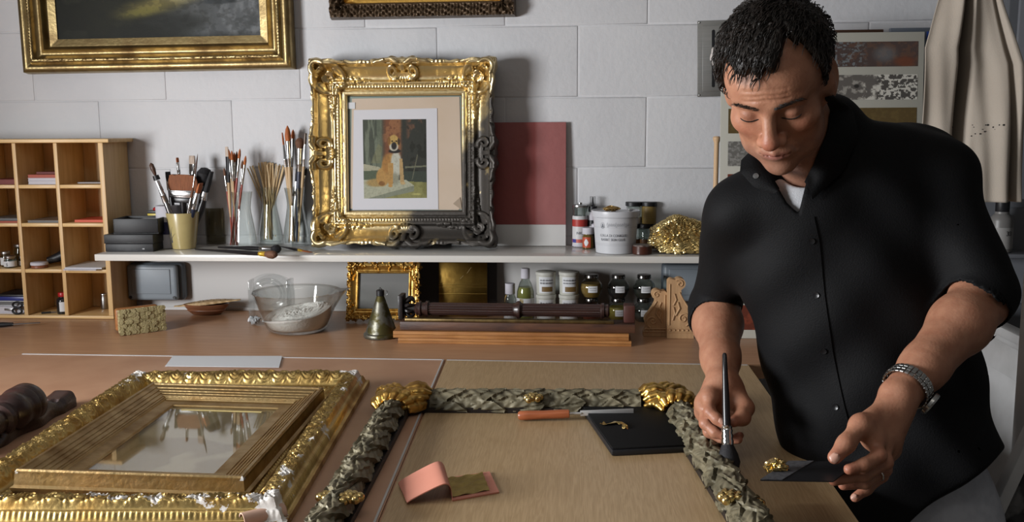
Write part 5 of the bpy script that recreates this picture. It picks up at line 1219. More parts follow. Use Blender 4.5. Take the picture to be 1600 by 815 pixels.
# ------------------------------------------------------------------ signed-distance modelling of the person
def V3(*a): return np.array(a, float)
class SDF:
    """smooth union / subtraction of primitives; meshed with surface nets on sparse blocks"""
    def __init__(s): s.p = []
    def add(s, fn, c, r, k=.01, op='u'): s.p.append((fn, np.array(c, float), float(r), k, op)); return s
    def cone(s, a, b, ra, rb, k=.01, op='u'):
        a = np.array(a, float); b = np.array(b, float); d = b - a; L2 = d @ d
        def f(P): t = np.clip(((P - a) @ d) / L2, 0, 1); return np.linalg.norm(P - a - t[:, None] * d, axis=1) - (ra + (rb - ra) * t)
        return s.add(f, (a + b) / 2, math.sqrt(L2) / 2 + max(ra, rb), k, op)
    def ell(s, c, r, A=None, k=.01, op='u'):
        c = np.array(c, float); r = np.array(r, float); A = np.eye(3) if A is None else np.array(A)   # columns = axes
        def f(P):
            q = (P - c) @ A; k0 = np.linalg.norm(q / r, axis=1); k1 = np.linalg.norm(q / (r * r), axis=1); return np.where(k0 < 1e-6, -r.min(), k0 * (k0 - 1) / np.maximum(k1, 1e-9))
        return s.add(f, c, r.max(), k, op)
    def eval(s, P, sel=None):
        d = np.full(len(P), 1.0)
        for i, (fn, c, r, k, op) in enumerate(s.p):
            if sel is not None and not sel[i]: continue
            e = fn(P)
            if op == 'u': h = np.clip(.5 + .5 * (d - e) / k, 0, 1); d = d * (1 - h) + e * h - k * h * (1 - h)
            elif op == 's': h = np.clip(.5 - .5 * (d + e) / k, 0, 1); d = d * (1 - h) + (-e) * h + k * h * (1 - h)
            elif op == 'i': h = np.clip(.5 - .5 * (d - e) / k, 0, 1); d = d * (1 - h) + e * h + k * h * (1 - h)
            elif op == 'd': d = d + e
        return d
    def mesh(s, vox, blk=14):
        un = [p for p in s.p if p[4] == 'u']
        lo = np.min([p[1] - p[2] for p in un], 0) - .01; hi = np.max([p[1] + p[2] for p in un], 0) + .01
        nb = np.ceil((hi - lo) / (vox * blk)).astype(int); bs = vox * blk; half = bs * math.sqrt(3) / 2
        I = np.stack(np.meshgrid(*[np.arange(n) for n in nb], indexing='ij'), -1).reshape(-1, 3); C_ = lo + (I + .5) * bs
        # coarse test
        d = s.eval(C_); keep = np.abs(d) < half * 1.35 + .006
        I = I[keep]; C_ = C_[keep]; cen = np.array([p[1] for p in s.p]); rad = np.array([p[2] for p in s.p]); N = blk + 1
        loc = np.stack(np.meshgrid(*[np.arange(-1, blk + 1)] * 3, indexing='ij'), -1).reshape(-1, 3)   # corners -1..blk
        dims = nb * blk + 4; VK = []; VP = []; FQ = []
        for b, c in zip(I, C_):
            g = b * blk + loc; P = lo + g * vox
            sel = np.linalg.norm(cen - c, axis=1) < rad + half + .03
            for q, p_ in enumerate(s.p):
                if p_[4] in 'id': sel[q] = True
            if not any(sel[q] and s.p[q][4] == 'u' for q in range(len(s.p))): continue
            f = s.eval(P, sel).reshape(N + 1, N + 1, N + 1); sg = f < 0
            if sg.all() or not sg.any(): continue
            # cells -1..blk-1
            acc = np.zeros((N, N, N, 3)); cnt = np.zeros((N, N, N))
            for ax in range(3):
                sl0 = [slice(None)] * 3; sl1 = [slice(None)] * 3; sl0[ax] = slice(0, N); sl1[ax] = slice(1, N + 1)
                f0 = f[tuple(sl0)]; f1 = f[tuple(sl1)]; cr = (f0 < 0) != (f1 < 0); t = np.where(cr, f0 / np.where(cr, f0 - f1, 1), 0)
                oa = [a for a in range(3) if a != ax]
                for da in (0, 1):
                    for db in (0, 1):
                        sl = [slice(None)] * 3; sl[oa[0]] = slice(da, da + N); sl[oa[1]] = slice(db, db + N)
                        cc = cr[tuple(sl)]; tt = t[tuple(sl)]; cnt += cc
                        pt_ = np.zeros((N, N, N, 3)); pt_[..., ax] = tt; pt_[..., oa[0]] = da; pt_[..., oa[1]] = db; acc += pt_ * cc[..., None]
            has = cnt > 0; own = has.copy(); own[0] = own[:, 0] = own[:, :, 0] = False
            ci = np.argwhere(own)
            if len(ci):
                vp = acc[own] / cnt[own][:, None]; gi = b * blk + ci - 1
                VP.append(lo + (gi + vp) * vox); gk = gi + 2; VK.append((gk[:, 0] * dims[1] + gk[:, 1]) * dims[2] + gk[:, 2])
            for ax in range(3):
                oa = [(ax + 1) % 3, (ax + 2) % 3]
                sl0 = [slice(1, N)] * 3; sl1 = [slice(1, N)] * 3; sl1[ax] = slice(2, N + 1)
                s0 = sg[tuple(sl0)]; s1 = sg[tuple(sl1)]; cr = np.argwhere(s0 != s1)
                if not len(cr): continue
                inside0 = s0[tuple(cr.T)]; base = b * blk + cr + 2; quad = []
                for da, db in ((-1, -1), (0, -1), (0, 0), (-1, 0)):
                    q = base.copy(); q[:, oa[0]] += da; q[:, oa[1]] += db; quad.append((q[:, 0] * dims[1] + q[:, 1]) * dims[2] + q[:, 2])
                quad = np.stack(quad, 1); quad[~inside0] = quad[~inside0][:, ::-1]; FQ.append(quad)
        VK = np.concatenate(VK); VP = np.concatenate(VP); FQ = np.concatenate(FQ)
        order = np.argsort(VK); ks = VK[order]; pos = np.searchsorted(ks, FQ); pos = np.clip(pos, 0, len(ks) - 1); ok = (ks[pos] == FQ).all(1)
        F_ = order[pos[ok]]
        return VP, F_
def fast_mesh(name, V, F_, mat, parent=None, col=None, smooth_it=0, origin=(0, 0, 0)):
    if smooth_it:
        e = np.concatenate([F_[:, [0, 1]], F_[:, [1, 2]], F_[:, [2, 3]], F_[:, [3, 0]]]); n = len(V)
        for _ in range(smooth_it):
            for lam in (.5, -.52):
                acc = np.zeros_like(V); c = np.bincount(np.concatenate([e[:, 0], e[:, 1]]), minlength=n)
                for a in range(3): acc[:, a] = np.bincount(np.concatenate([e[:, 0], e[:, 1]]), weights=np.concatenate([V[e[:, 1], a], V[e[:, 0], a]]), minlength=n)
                V = V + lam * (acc / np.maximum(c, 1)[:, None] - V)
    me = bpy.data.meshes.new(name); me.vertices.add(len(V)); me.vertices.foreach_set('co', (V - np.array(origin)).reshape(-1).astype(np.float32))
    me.loops.add(F_.size); me.loops.foreach_set('vertex_index', F_.reshape(-1).astype(np.int32)); me.polygons.add(len(F_))
    me.polygons.foreach_set('loop_start', (np.arange(len(F_)) * 4).astype(np.int32)); me.polygons.foreach_set('loop_total', np.full(len(F_), 4, np.int32)); me.update(calc_edges=True); me.validate()
    me.polygons.foreach_set('use_smooth', [True] * len(me.polygons)); me.materials.append(mat)
    if col is not None:
        at = me.color_attributes.new('Col', 'FLOAT_COLOR', 'POINT'); c = np.concatenate([col(V), np.ones((len(V), 1))], 1); at.data.foreach_set('color', c.reshape(-1).astype(np.float32))
    o = bpy.data.objects.new(name, me); COL.objects.link(o); o.parent = parent; o.location = tuple(origin) if parent is None else (0, 0, 0); return o, V
# ------------------------------------------------------------------ gilt frames lying on the bench
TT = TZ + .0034
def flaky(name, c, c2, thr=.62, sc=14, rough=.32):
    m = M(name, c, rough, 1, c2=c2, nscale=22, namt=(.4, .7), bump=.35, bscale=120, rough2=.5); nt = m.node_tree; N = nt.nodes; L = nt.links; b = N['Principled BSDF']
    tc = N.new('ShaderNodeTexCoord'); n = N.new('ShaderNodeTexNoise'); n.inputs['Scale'].default_value = sc; n.inputs['Detail'].default_value = 6; n.inputs['Roughness'].default_value = .65; L.new(tc.outputs['Object'], n.inputs[0])
    a = N.new('ShaderNodeAttribute'); a.attribute_name = 'Wear'
    ad = N.new('ShaderNodeMath'); ad.operation = 'MULTIPLY_ADD'; ad.inputs[1].default_value = .3; L.new(a.outputs['Fac'], ad.inputs[0]); L.new(n.outputs['Fac'], ad.inputs[2])
    k = N.new('ShaderNodeMapRange'); k.inputs[1].default_value = thr; k.inputs[2].default_value = thr + .012; L.new(ad.outputs[0], k.inputs[0])
    src = b.inputs['Base Color'].links[0].from_socket
    mx = N.new('ShaderNodeMix'); mx.data_type = 'RGBA'; L.new(k.outputs[0], mx.inputs[0]); L.new(src, mx.inputs[6]); mx.inputs[7].default_value = (*lin('c9c5c0'), 1); L.new(mx.outputs[2], b.inputs['Base Color'])
    me_ = N.new('ShaderNodeMath'); me_.operation = 'SUBTRACT'; me_.inputs[0].default_value = 1; L.new(k.outputs[0], me_.inputs[1]); L.new(me_.outputs[0], b.inputs['Metallic'])
    return m
def add_wear(o, fn):
    me = o.data; n = len(me.vertices); v = np.zeros(n * 3); me.vertices.foreach_get('co', v); v = v.reshape(-1, 3)
    at = me.attributes.new('Wear', 'FLOAT', 'POINT'); at.data.foreach_set('value', fn(v).astype(np.float32))
GW, GH, GR = .504, .735, .080
r_ = np.random.default_rng(31)
NN = 64; tabn = r_.random((NN, NN))
def vn(x, y, s):
    fx = (x * s) % (NN - 1); fy = (y * s) % (NN - 1); ix = fx.astype(int); iy = fy.astype(int); tx = fx - ix; ty = fy - iy; tx = tx * tx * (3 - 2 * tx); ty = ty * ty * (3 - 2 * ty); jx = (ix + 1) % NN; jy = (iy + 1) % NN
    return (tabn[iy, ix] * (1 - tx) + tabn[iy, jx] * tx) * (1 - ty) + (tabn[jy, ix] * (1 - tx) + tabn[jy, jx] * tx) * ty
def H_big(X, Z):
    x = abs(X); z = abs(Z); iw, ih = GW - 2 * GR, GH - 2 * GR; d = np.maximum(x - iw / 2, z - ih / 2); along = np.where(x - iw / 2 > z - ih / 2, Z, X)
    h = .010 + .006 * sstep(0, .004, d)
    # bead row
    kb = np.sqrt(np.clip(1 - ((d - .011) / .0035) ** 2, 0, 1)); h += .0035 * kb * (.5 + .5 * np.cos(along * 2 * pi / .010))
    h += .022 * sstep(.016, .040, d) ** 1.2
    # foliate crest: overlapping curled leaves
    kc = sstep(.022, .028, d) * sstep(.064, .060, d)
    ph_ = along * 2 * pi / .046; cu = np.hypot((np.mod(along, .030) - .015), (d - .044) * .9)
    orn = .55 * abs(np.sin(cu * 2 * pi / .0115 + 2.2 * np.arctan2(d - .044, np.mod(along, .030) - .015))) + .45 * vn(X + 3, Z + 3, 150) + .6 * vn(X + 5, Z + 1, 75) - .3
    h += kc * (.001 + .0075 * orn)
    h -= .010 * sstep(.060, .066, d) + .016 * sstep(.066, .0755, d) * 1
    kb = np.sqrt(np.clip(1 - ((d - .0705) / .003) ** 2, 0, 1)); h += .003 * kb * (.5 + .5 * np.cos(along * 2 * pi / .008))
    h += .0012 * vn(X + 1, Z + 2, 60)
    return h * .84
bf = thing('gilt_frame', 'big chipped gilt frame with foliate crest lying on the bench, outermost of the nested pair', 'picture frame', (-.668, -1.208, TT), (-pi / 2, 0, .062))
mb = ring_frame(MB(), GW - 2 * GR, GH - 2 * GR, GW, GH, H_big, (260, 360), 74)
o = mb.build('gilded_frame', flaky('chipped_gilding', 'bfa56a', '94743f', .70, 26), bf, angle=60)
def wear_big(v):
    x, y, z = v[:, 0], v[:, 1], v[:, 2]; cr = np.maximum(0, 1 - np.hypot(abs(x) - GW / 2 + .02, abs(z) - GH / 2 + .02) / .05); d = np.maximum(abs(x) - (GW / 2 - GR), abs(z) - (GH / 2 - GR))
    w_ = cr * .62 + .45 * np.exp(-((d - .058) / .012) ** 2) * (x > 0) + .42 * np.exp(-((d - .045) / .01) ** 2) * (z < -.2) + .35 * ((x < -.12) & (z > .2))
    return w_ * 1.0
add_wear(o, wear_big)
# inner frame
NW, NH, NR = .336, .476, .070
def H_in(X, Z):
    x = abs(X); z = abs(Z); iw, ih = NW - 2 * NR, NH - 2 * NR; d = np.maximum(x - iw / 2, z - ih / 2)
    h = .013 + .003 * sstep(0, .003, d) + .002 * d / .03
    h += .003 * sstep(.024, .026, d) + .013 * np.clip((d - .026) / .038, 0, 1) ** 1.2
    h += .0014 * (np.cos((d - .026) * 2 * pi / .0076) > -.1) * (d > .027) * (d < .062)
    h += .002 * sstep(.0625, .0635, d) - .003 * sstep(.068, .0695, d)
    return h
nf = thing('gilt_frame', 'smaller reeded gilt frame with stained glazing lying inside the big gilt frame', 'picture frame', (-.652, -1.247, TT + .010), (-pi / 2, 0, 0))
nf.rotation_euler = (Euler((0, math.radians(1.2), .022)).to_matrix() @ Euler((-pi / 2, 0, 0)).to_matrix()).to_euler()
mb = ring_frame(MB(), NW - 2 * NR, NH - 2 * NR, NW, NH, H_in, (60, 80), 110)
# outer side moulding (cyma) instead of a flat side
G = []
for t in np.linspace(0, 1, 10): e = .004 * math.sin(t * pi * 2) ; G.append(e)
m_reed = flaky('reeded_gilding', 'b59b6e', '8d7048', .78, 24, .34)
o = mb.build('reeded_frame', m_reed, nf, angle=40)
add_wear(o, lambda v: np.maximum(0, 1 - np.hypot(abs(v[:, 0]) - NW / 2, abs(v[:, 2]) - NH / 2) / .02) * .9)
mb = MB()   # curved outer skirt
loops = []
for k, t in enumerate(np.linspace(0, 1, 12)):
    off = .0006 + .0055 * math.sin(t * pi) ** 2 * (1 if t > .5 else .2) - .006 * (1 - abs(2 * t - .9)) * 0; yv = -.0325 + .0365 * t
    hw, hh = NW / 2 + off, NH / 2 + off; loops.append([(-hw, yv, -hh), (hw, yv, -hh), (hw, yv, hh), (-hw, yv, hh)])
mb.grid(np.array(loops), cv=True); o = mb.build('side_moulding', m_reed, nf, angle=30); add_wear(o, lambda v: np.zeros(len(v)))
def stain_mat():
    m = M('stained_backing', 'a99a7c', .6, c2='8c7a58', nscale=7, namt=(.48, .52), dist=.4, detail=2); return m
MB().box((0, -.0100, 0), (NW - 2 * NR + .004, .002, NH - 2 * NR + .004)).build('backing_paper', stain_mat(), nf)
g2 = glassm('picture_glass', 'fbfbf8', .75, .03); MB().box((0, -.0128, 0), (NW - 2 * NR - .0005, .001, NH - 2 * NR - .0005)).build('glazing', g2, nf)
MB().box((.0, -.0134, (NH - 2 * NR) / 2 - .020), (.150, .0012, .005)).build('pale_strip', M('pale_strip', 'c0ac72', .5), nf)

# ------------------------------------------------------------------ leaf garland frame
GA = {'TL': (-.331, -.962), 'TR': (.172, -.950), 'BL': (-.289 - .024, -1.47), 'BR': (.209, -1.432)}
tl = np.array([*onZ(622, 622, TT + .02)[:2], 0]); tr = np.array([*onZ(1052, 624, TT + .02)[:2], 0])
bl = np.array([*onZ(532, 775, TT + .02)[:2], 0]); br = np.array([*onZ(1157, 778, TT + .02)[:2], 0])
def ext(a, b, yv): return a + (b - a) * ((yv - a[1]) / (b[1] - a[1]))
bl2 = ext(tl, bl, -1.74); br2 = ext(tr, br, -1.74)
gf = thing('leaf_garland_frame', 'carved leaf garland frame in grey green with gilded shell corners and berries', 'picture frame', ((tl[0] + tr[0]) / 2, (tl[1] + tr[1]) / 2, TT))
GL = np.array(gf.location)
m_leaf = M('verdigris_leaf', '7a725c', .5, .2, c2='474232', nscale=26, namt=(.38, .66), bump=.3, bscale=110, rough2=.6)
m_rebate = M('black_rebate', '1c1614', .5); m_shell = M('gilded_shell', 'd0a95c', .3, 1, c2='8f6a38', nscale=24, namt=(.42, .75), bump=.3, bscale=80, rough2=.45)
def limb(p, q, R=.025, seed=0, flip=1, trim=(.04, 0)):
    d = q - p; L_ = np.linalg.norm(d); t = d / L_; nrm = np.array([-t[1], t[0], 0]); nS = int(L_ / .0016); nP = 70
    s = np.linspace(trim[0], L_ - trim[1], nS)[:, None]; ph = np.linspace(-1.75, 1.75, nP)[None, :]
    S = np.broadcast_to(s, (nS, nP)); PH = np.broadcast_to(ph, (nS, nP)); W_ = PH * R   # across arc length
    h = np.zeros((nS, nP)) - .004; r_ = random.Random(seed)
    step = .074; k = 0; s0 = -.14
    while s0 < L_ + .05:
        for side, c0 in ((0, -.018), (1, .020), (2, -.046)):
            c = c0 + r_.uniform(-.003, .003); a0 = s0 + (side % 2) * step * .5 + r_.uniform(-.004, .004); ln = .130; ang = (.16, -.18, .10, -.12)[side] + r_.uniform(-.06, .06)
            u = (S - a0) / ln; v = W_ - c - ang * (S - a0)
            uc = np.clip(u, 0, 1); wdt = .026 * np.sin(pi * np.clip(uc, 0, 1) ** .75) ** .8 + .0004
            wdt = wdt * (1 + .10 * np.sin(uc * 22 + side))
            vv = v / wdt; ins = (u > 0) & (u < 1) & (abs(vv) < 1)
            hh = -.002 + .0125 * uc + .0040 * (1 - vv ** 2) - .0038 * np.exp(-(v / .0016) ** 2) + .0009 * np.sin((uc * 40 - abs(vv) * 7)) * (abs(vv) > .10) + .0050 * np.clip(abs(vv) - .72, 0, 1) * 3.2
            h = np.where(ins, np.maximum(h, hh), h)
        s0 += step; k += 1
    rad = R * (.74 + .0 * S) + h
    c, sn = np.sin(PH), np.cos(PH)
    P = (p + GL * 0)[None, None, :] + t[None, None, :] * S[..., None] + nrm * (rad * c * 1.02)[..., None]; P = P.copy(); P[..., 2] += np.maximum(.008 + rad * sn * 1.02, .002)
    P[..., :2] -= GL[:2]
    mb = MB().grid(P, flip=True); o = mb.build('leaf_limb', m_leaf, gf, angle=70)
    # flat backing with rebate
    mb = MB(); mid = (p + t * L_ / 2); w0 = .028
    corners = [p + t * trim[0] * .2 - nrm * w0, q - nrm * w0, q + nrm * w0, p + t * trim[0] * .2 + nrm * w0]
    mb.prism([(c_[0] - GL[0], c_[1] - GL[1]) for c_ in corners], .010, z0=.0002); mb.build('rebate', m_rebate, gf)
    return t, nrm, L_
def berries(c, up=.036, n=8, seed=0, spread=.013):
    up -= .001; spread *= 1.05
    mb = MB(); r_ = random.Random(seed)
    for k in range(n):
        a = k * 2.4; rr = spread * math.sqrt((k + .2) / n); mb.sphere((c[0] - GL[0] + rr * math.cos(a), c[1] - GL[1] + rr * math.sin(a), up - rr * .25), .0072, 12)
    mb.build('berry_cluster', m_goldb, gf, angle=0)
t, nr_, L_ = limb(tl, tr, seed=1, trim=(.064, .064)); berries(onZ(832, 616, TT + .036), .034, 9, 1, .015)
limb(tl, bl2, seed=2, trim=(.066, 0)); limb(tr, br2, seed=3, trim=(.066, 0))
berries(onZ(511, 768, TT + .03), .026, 6, 2, .011); berries(onZ(546, 775, TT + .034), .036, 9, 3, .014)
berries(onZ(1140, 772, TT + .036), .037, 9, 4, .015); berries(onZ(1176, 775, TT + .03), .026, 7, 5, .013)
def shell_corner(c, d1, d2):
    G_ = SDF(); c = np.array([c[0], c[1], TT + .010])
    up = np.array([0, 0, 1.])
    for kk, d in enumerate((d1, d2)):
        d = vnorm(d); nrm = np.array([-d[1], d[0], 0])
        G_.ell(c + d * .022, (.034, .026, .024), np.stack([d, nrm, up], 1), .006)
        for i, an in enumerate(np.linspace(-1.45, 1.45, 8)):
            rd = nrm * math.sin(an) + up * math.cos(an); pts = []
            for t in np.linspace(0, 1, 7):
                s = -.006 + .070 * t - .010 * t * abs(math.sin(an)) ; rho = .010 + .031 * math.sin(min(1, t * 1.15) * pi * .60) - .008 * max(0, t - .8) / .2
                tw = an + .35 * math.sin(t * 2.6) * (1 if kk else -1); r2 = nrm * math.sin(tw) + up * max(.12, math.cos(tw)); pts.append(c + d * s + r2 * rho)
            rr = [.0050, .0072, .0088, .0096, .0098, .0088, .0058]
            for p, q, ra, rb in zip(pts[:-1], pts[1:], rr[:-1], rr[1:]): G_.cone(p, q, ra, rb, .0022)
    dd = vnorm(-(vnorm(d1) + vnorm(d2))); sd = np.array([-dd[1], dd[0], 0])
    G_.ell(c + dd * .006, (.030, .030, .028), None, .005)
    for off in (-.012, .002, .016):
        pts = [c + dd * (.004 + .034 * math.cos(a) * (1 if True else 0)) + sd * (off + .012 * math.sin(a * .8)) + up * (.040 * math.sin(a)) for a in np.linspace(-.1, pi - .4, 9)]
        for p, q in zip(pts[:-1], pts[1:]): G_.cone(p, q, .0068, .0068, .002)
    V, F_ = G_.mesh(.0016, 16); V[:, 2] = np.maximum(TT + (V[:, 2] - TT) * .88, TT + .0006)
    o_, _ = fast_mesh('gilded_shell', V, F_, m_shell, gf, None, 1, tuple(GL)); return o_
shell_corner(tl, tr - tl, bl2 - tl); shell_corner(tr, tl - tr, br2 - tr)

# ------------------------------------------------------------------ gold leaf book
pk = M('salmon_cover', 'c98672', .55, c2='c27e6a', nscale=10)
g0, g1, g2_, g3 = onZ(697, 748, TT), onZ(765, 738, TT), onZ(780, 770, TT), onZ(707, 783, TT)
cen = (g0 + g2_) / 2; o = thing('gold_leaf_book', 'small salmon book of gold leaf lying open on the oak board', 'book', (g0[0], g0[1], TT))
OL = np.array(o.location); q = [g0 - OL, g1 - OL, g2_ - OL, g3 - OL]
MB().prism([tuple(v[:2]) for v in q], .0022).build('page_block', pk, o)
cc = sum(q) / 4; q2 = [(v - cc) * np.array([.80, .86, 1]) + cc + np.array([-.006, 0, 0]) for v in q]; n = 26
u = np.linspace(0, 1, n); U, V_ = np.meshgrid(u, u, indexing='ij'); G = ((1 - U)[..., None] * ((1 - V_)[..., None] * q2[0] + V_[..., None] * q2[1]) + U[..., None] * ((1 - V_)[..., None] * q2[3] + V_[..., None] * q2[2]))
G[..., 2] = .0030 + .0012 * vn(U + 2, V_ * 1 + U, 9) + .0008 * np.sin(U * 22 + V_ * 14)
MB().grid(G, flip=True).build('gold_leaf_sheet', M('soft_gold_leaf', 'a8924e', .5, .55, c2='8f7a3c', nscale=60, bump=.4, bscale=90), o)
l0 = onZ(622, 758, TT) - OL; l3 = onZ(636, 789, TT) - OL
n = 24; tt = np.linspace(0, 1, n); A = []
for th_ in (0, .0016):
    row = []
    for t in tt:
        a = q[0] + (l0 - q[0]) * t; b = q[3] + (l3 - q[3]) * t; hh = .004 + .030 * math.sin(pi * min(1, t ** .62)) ** .9 * (1 - .35 * t) + (.004 if t > .98 else 0)
        hh = .003 + .027 * math.sin(pi * t ** .6) ** .8; sh_ = .012 * math.sin(pi * t) 
        row.append([a + np.array([sh_, 0, hh + th_]), b + np.array([sh_, 0, hh * .92 + th_])])
    A.append(row)
A = np.array(A); mb = MB().grid(A[1], flip=True).grid(A[0]).grid(np.stack([A[0][:, 0], A[1][:, 0]], 1)).grid(np.stack([A[1][:, 1], A[0][:, 1]], 1)).grid(np.stack([A[0][-1], A[1][-1]], 0))
mb.build('curled_cover', pk, o)

# ------------------------------------------------------------------ palette pad, knife, leaf scrap
po = thing('gilding_pad', 'flat black gilding pad lying askew under the garland frame corner', 'pad', (.103, -1.102, TT + .0002), (0, 0, .2))
MB().box((0, 0, .0055), (.148, .255, .011), .003).build('pad_base', m_black, po); MB().box((0, 0, .0125), (.145, .252, .0028), .0012).build('pad_top', M('black_suede', '0b0b0c', .8, spec=.2), po)
def strip_curl(name, label, cat, pts, w_, m, seed):
    r_ = random.Random(seed); n = len(pts); A = []
    for i, p_ in enumerate(pts):
        t = np.array(pts[min(i + 1, n - 1)]) - np.array(pts[max(i - 1, 0)]); nn = vnorm(np.cross([0, 0, 1], t)); ww = w_ * (.6 + .5 * r_.random())
        A.append([np.array(p_) + nn * ww * k + np.array([0, 0, r_.uniform(0, .0045)]) for k in np.linspace(-1, 1, 6)])
    A = np.array(A); A[..., 2] -= A[..., 2].min(); loc = A.reshape(-1, 3)[0].copy(); 
    base = np.array([pts[0][0], pts[0][1], pts[0][2]]); o = MB().grid(A - np.array([base[0], base[1], 0])).build(name, m, angle=20); o.location = tuple(base)
    md = o.modifiers.new('Solid', 'SOLIDIFY'); md.thickness = .0003; return tag(o, label, cat)
zp = TT + .0142
pts = [onZ(*c, zp) for c in ((940, 661), (946, 664), (954, 663), (962, 661), (970, 662), (976, 665), (977, 670))]
strip_curl('gold_leaf_scrap', 'curled scrap of bright gold leaf lying on the black gilding pad', 'gold leaf', pts, .006, m_goldb, 4)
a_, b_, c_ = onZ(809, 649, TT + .010), onZ(889, 648, TT + .0165), onZ(990, 642, TT + .0175)
o = thing('palette_knife', 'long palette knife with reddish wooden handle resting on the black pad', 'knife', tuple(a_)); axis_place(o, a_, c_)
Lh = np.linalg.norm(b_ - a_); Lt = np.linalg.norm(c_ - a_)
MB().lathe([(.0001, 0), (.006, .0008), (.0085, .004), (.0088, .02), (.0078, Lh * .5), (.0085, Lh * .85), (.0078, Lh - .001), (.0055, Lh)], 24, caps=False).build('handle', wood('handle_redwood', 'a05a38', '8c4c2e', 9, (8, 8, 1), .35, .1), o)
bw = .0052
MB().tube([(0, 0, Lh), (0, 0, Lh + .022)], [.0028, .0022], 10).box((0, 0, (Lh + .02 + Lt) / 2), (.0010, bw * 2, Lt - Lh - .02), .0004).build('blade', M('satin_steel', 'c4c4c4', .45, .7), o)

# ------------------------------------------------------------------ dark turned leg and carved bracket at the left edge
e1 = onZ(44, 628, TT + .040); e0 = onZ(-95, 712, TT + .038)
o = thing('turned_leg', 'dark turned wooden furniture leg lying at the left edge of the bench', 'furniture leg', tuple(e0)); axis_place(o, e0, e1); Lg = np.linalg.norm(e1 - e0)
pr = [(.020, 0), (.024, Lg * .2), (.021, Lg * .4), (.023, Lg * .56), (.021, Lg * .60), (.029, Lg * .61), (.031, Lg * .64), (.027, Lg * .67), (.026, Lg * .70), (.034, Lg * .74), (.036, Lg * .79), (.033, Lg * .83), (.035, Lg * .85), (.0385, Lg * .88), (.0385, Lg * .90), (.036, Lg * .91), (.038, Lg * .93), (.038, Lg * .985), (.036, Lg)]
MB().lathe(pr, 48).build('turned_body', m_dkw, o)
o = thing('carved_bracket', 'dark carved wooden bracket beside the turned leg at the left edge', 'bracket', tuple(onZ(104, 640, TT)))
OL = np.array(o.location); 
pp = [onZ(104, 632, TT) , onZ(104, 612, TT), onZ(50, 640, TT), onZ(-20, 690, TT), onZ(-50, 730, TT), onZ(10, 700, TT), onZ(60, 668, TT)]
d_ = vnorm((onZ(0, 694, TT) - onZ(104, 636, TT))); nn = np.array([-d_[1], d_[0], 0])
xs = np.linspace(0, .30, 60); prof_h = .032 - .006 * np.sin(xs * 30) - .010 * sstep(.05, .28, xs) + .004 * np.sin(xs * 95) * (xs > .045); prof_w = .026 + .004 * np.sin(xs * 60) * (xs > .045) - .008 * sstep(.08, .3, xs)
A = []
for x, h_, w_ in zip(xs, prof_h, prof_w):
    row = []
    for u in np.linspace(-1, 1, 15):
        y = u * w_; z = h_ * (1 - abs(u) ** 6 * .5) + (.004 * math.cos(u * 9) * (x > .045)) - .004 * (abs(u) > .7) * (x > .04); row.append(d_ * x + nn * y + np.array([0, 0, max(z, .002)]))
    row = [d_ * x - nn * w_ + np.array([0, 0, .0004])] + row + [d_ * x + nn * w_ + np.array([0, 0, .0004])]; A.append(row)
A = np.array(A); off = onZ(100, 634, TT) - OL; mb = MB().grid(A + off, cv=True); k = len(A[0]); mb.f.append(tuple(range(k))); mb.mi.append(0); mb.f.append(tuple(range((len(A) - 1) * k, len(A) * k))); mb.mi.append(0)
mb.build('carved_body', m_dkw, o, angle=35)
mb = MB()
for k in range(5): s = np.linspace(0, 1, 10); c0 = off + d_ * (.07 + k * .036); mb.tube([c0 + nn * (.016 * math.sin(q * 5)) * (1 if k % 2 else -1) + d_ * (.022 * q) + np.array([0, 0, .030 - .004 * k + .004 * math.sin(q * 3)]) for q in s], .0032, 8)
mb.build('carved_scrolls', m_dkw, o)
# rolled pink thing at the bottom edge
rp = onZ(412, 812, TT + .008); o = thing('paper_roll', 'small pale rolled paper between the gilt frame and the garland at the bottom edge', 'paper roll', (rp[0], rp[1], TT + .0128), (pi / 2, 0, -.9))
MB().lathe([(.0115, -.03), (.0125, -.029), (.0125, .03), (.0105, .03), (.0095, -.028)], 28, caps=False).build('roll', M('pink_paper', 'b89684', .6), o)
# ------------------------------------------------------------------ right side: apron, grey cabinet, leaning white panels
gx0 = 1.035
o = thing('grey_cabinet', 'tall dark grey metal cabinet behind the hanging apron', 'cabinet', (gx0 + .35, -.16, .0005))
m_gc = M('grey_metal_cabinet', '4c4e52', .45); m_gc2 = M('grey_drawer', '63656a', .45)
MB().box((0, 0, 1.09), (.70, .30, 2.18), .004).build('body', m_gc, o)
for k in range(4): 
    zc_ = 1.90 - k * .26; MB().box((0, -.157, zc_), (.66, .012, .24), .003).build('drawer', m_gc2, o)
    f_ = o.children[-1]; h_ = MB().box((-.14, -.168, zc_ + .04), (.09, .008, .035), .002).build('label_holder', M('label_card', '8f8f8c', .5), f_)
bz = onY(1562, 392, -.36); 
lb = thing('cabinet_ledge', 'small grey ledge on the cabinet front under the apron', 'shelf', (bz[0], -.315, bz[2] - .012))
MB().box((0, -.045, .005), (.16, .09, .010), .002).build('board', m_gc2, lb)
c = (bz[0], -.36, bz[2] - .0018)
o = pbottle('dark_bottle', 'dark bottle with pale label and black cap under the apron hem', 'bottle', c, .027, .125, M('dark_bottle_plastic', '6a6866', .4), m_black, M('dim_label', '8a8886', .6), .026, .016, .6, lab=(.1, .62)); text('lettering', '33', .016, m_black, o, (0, 0, .042), wrap=(.0276, -pi / 2 + .3))
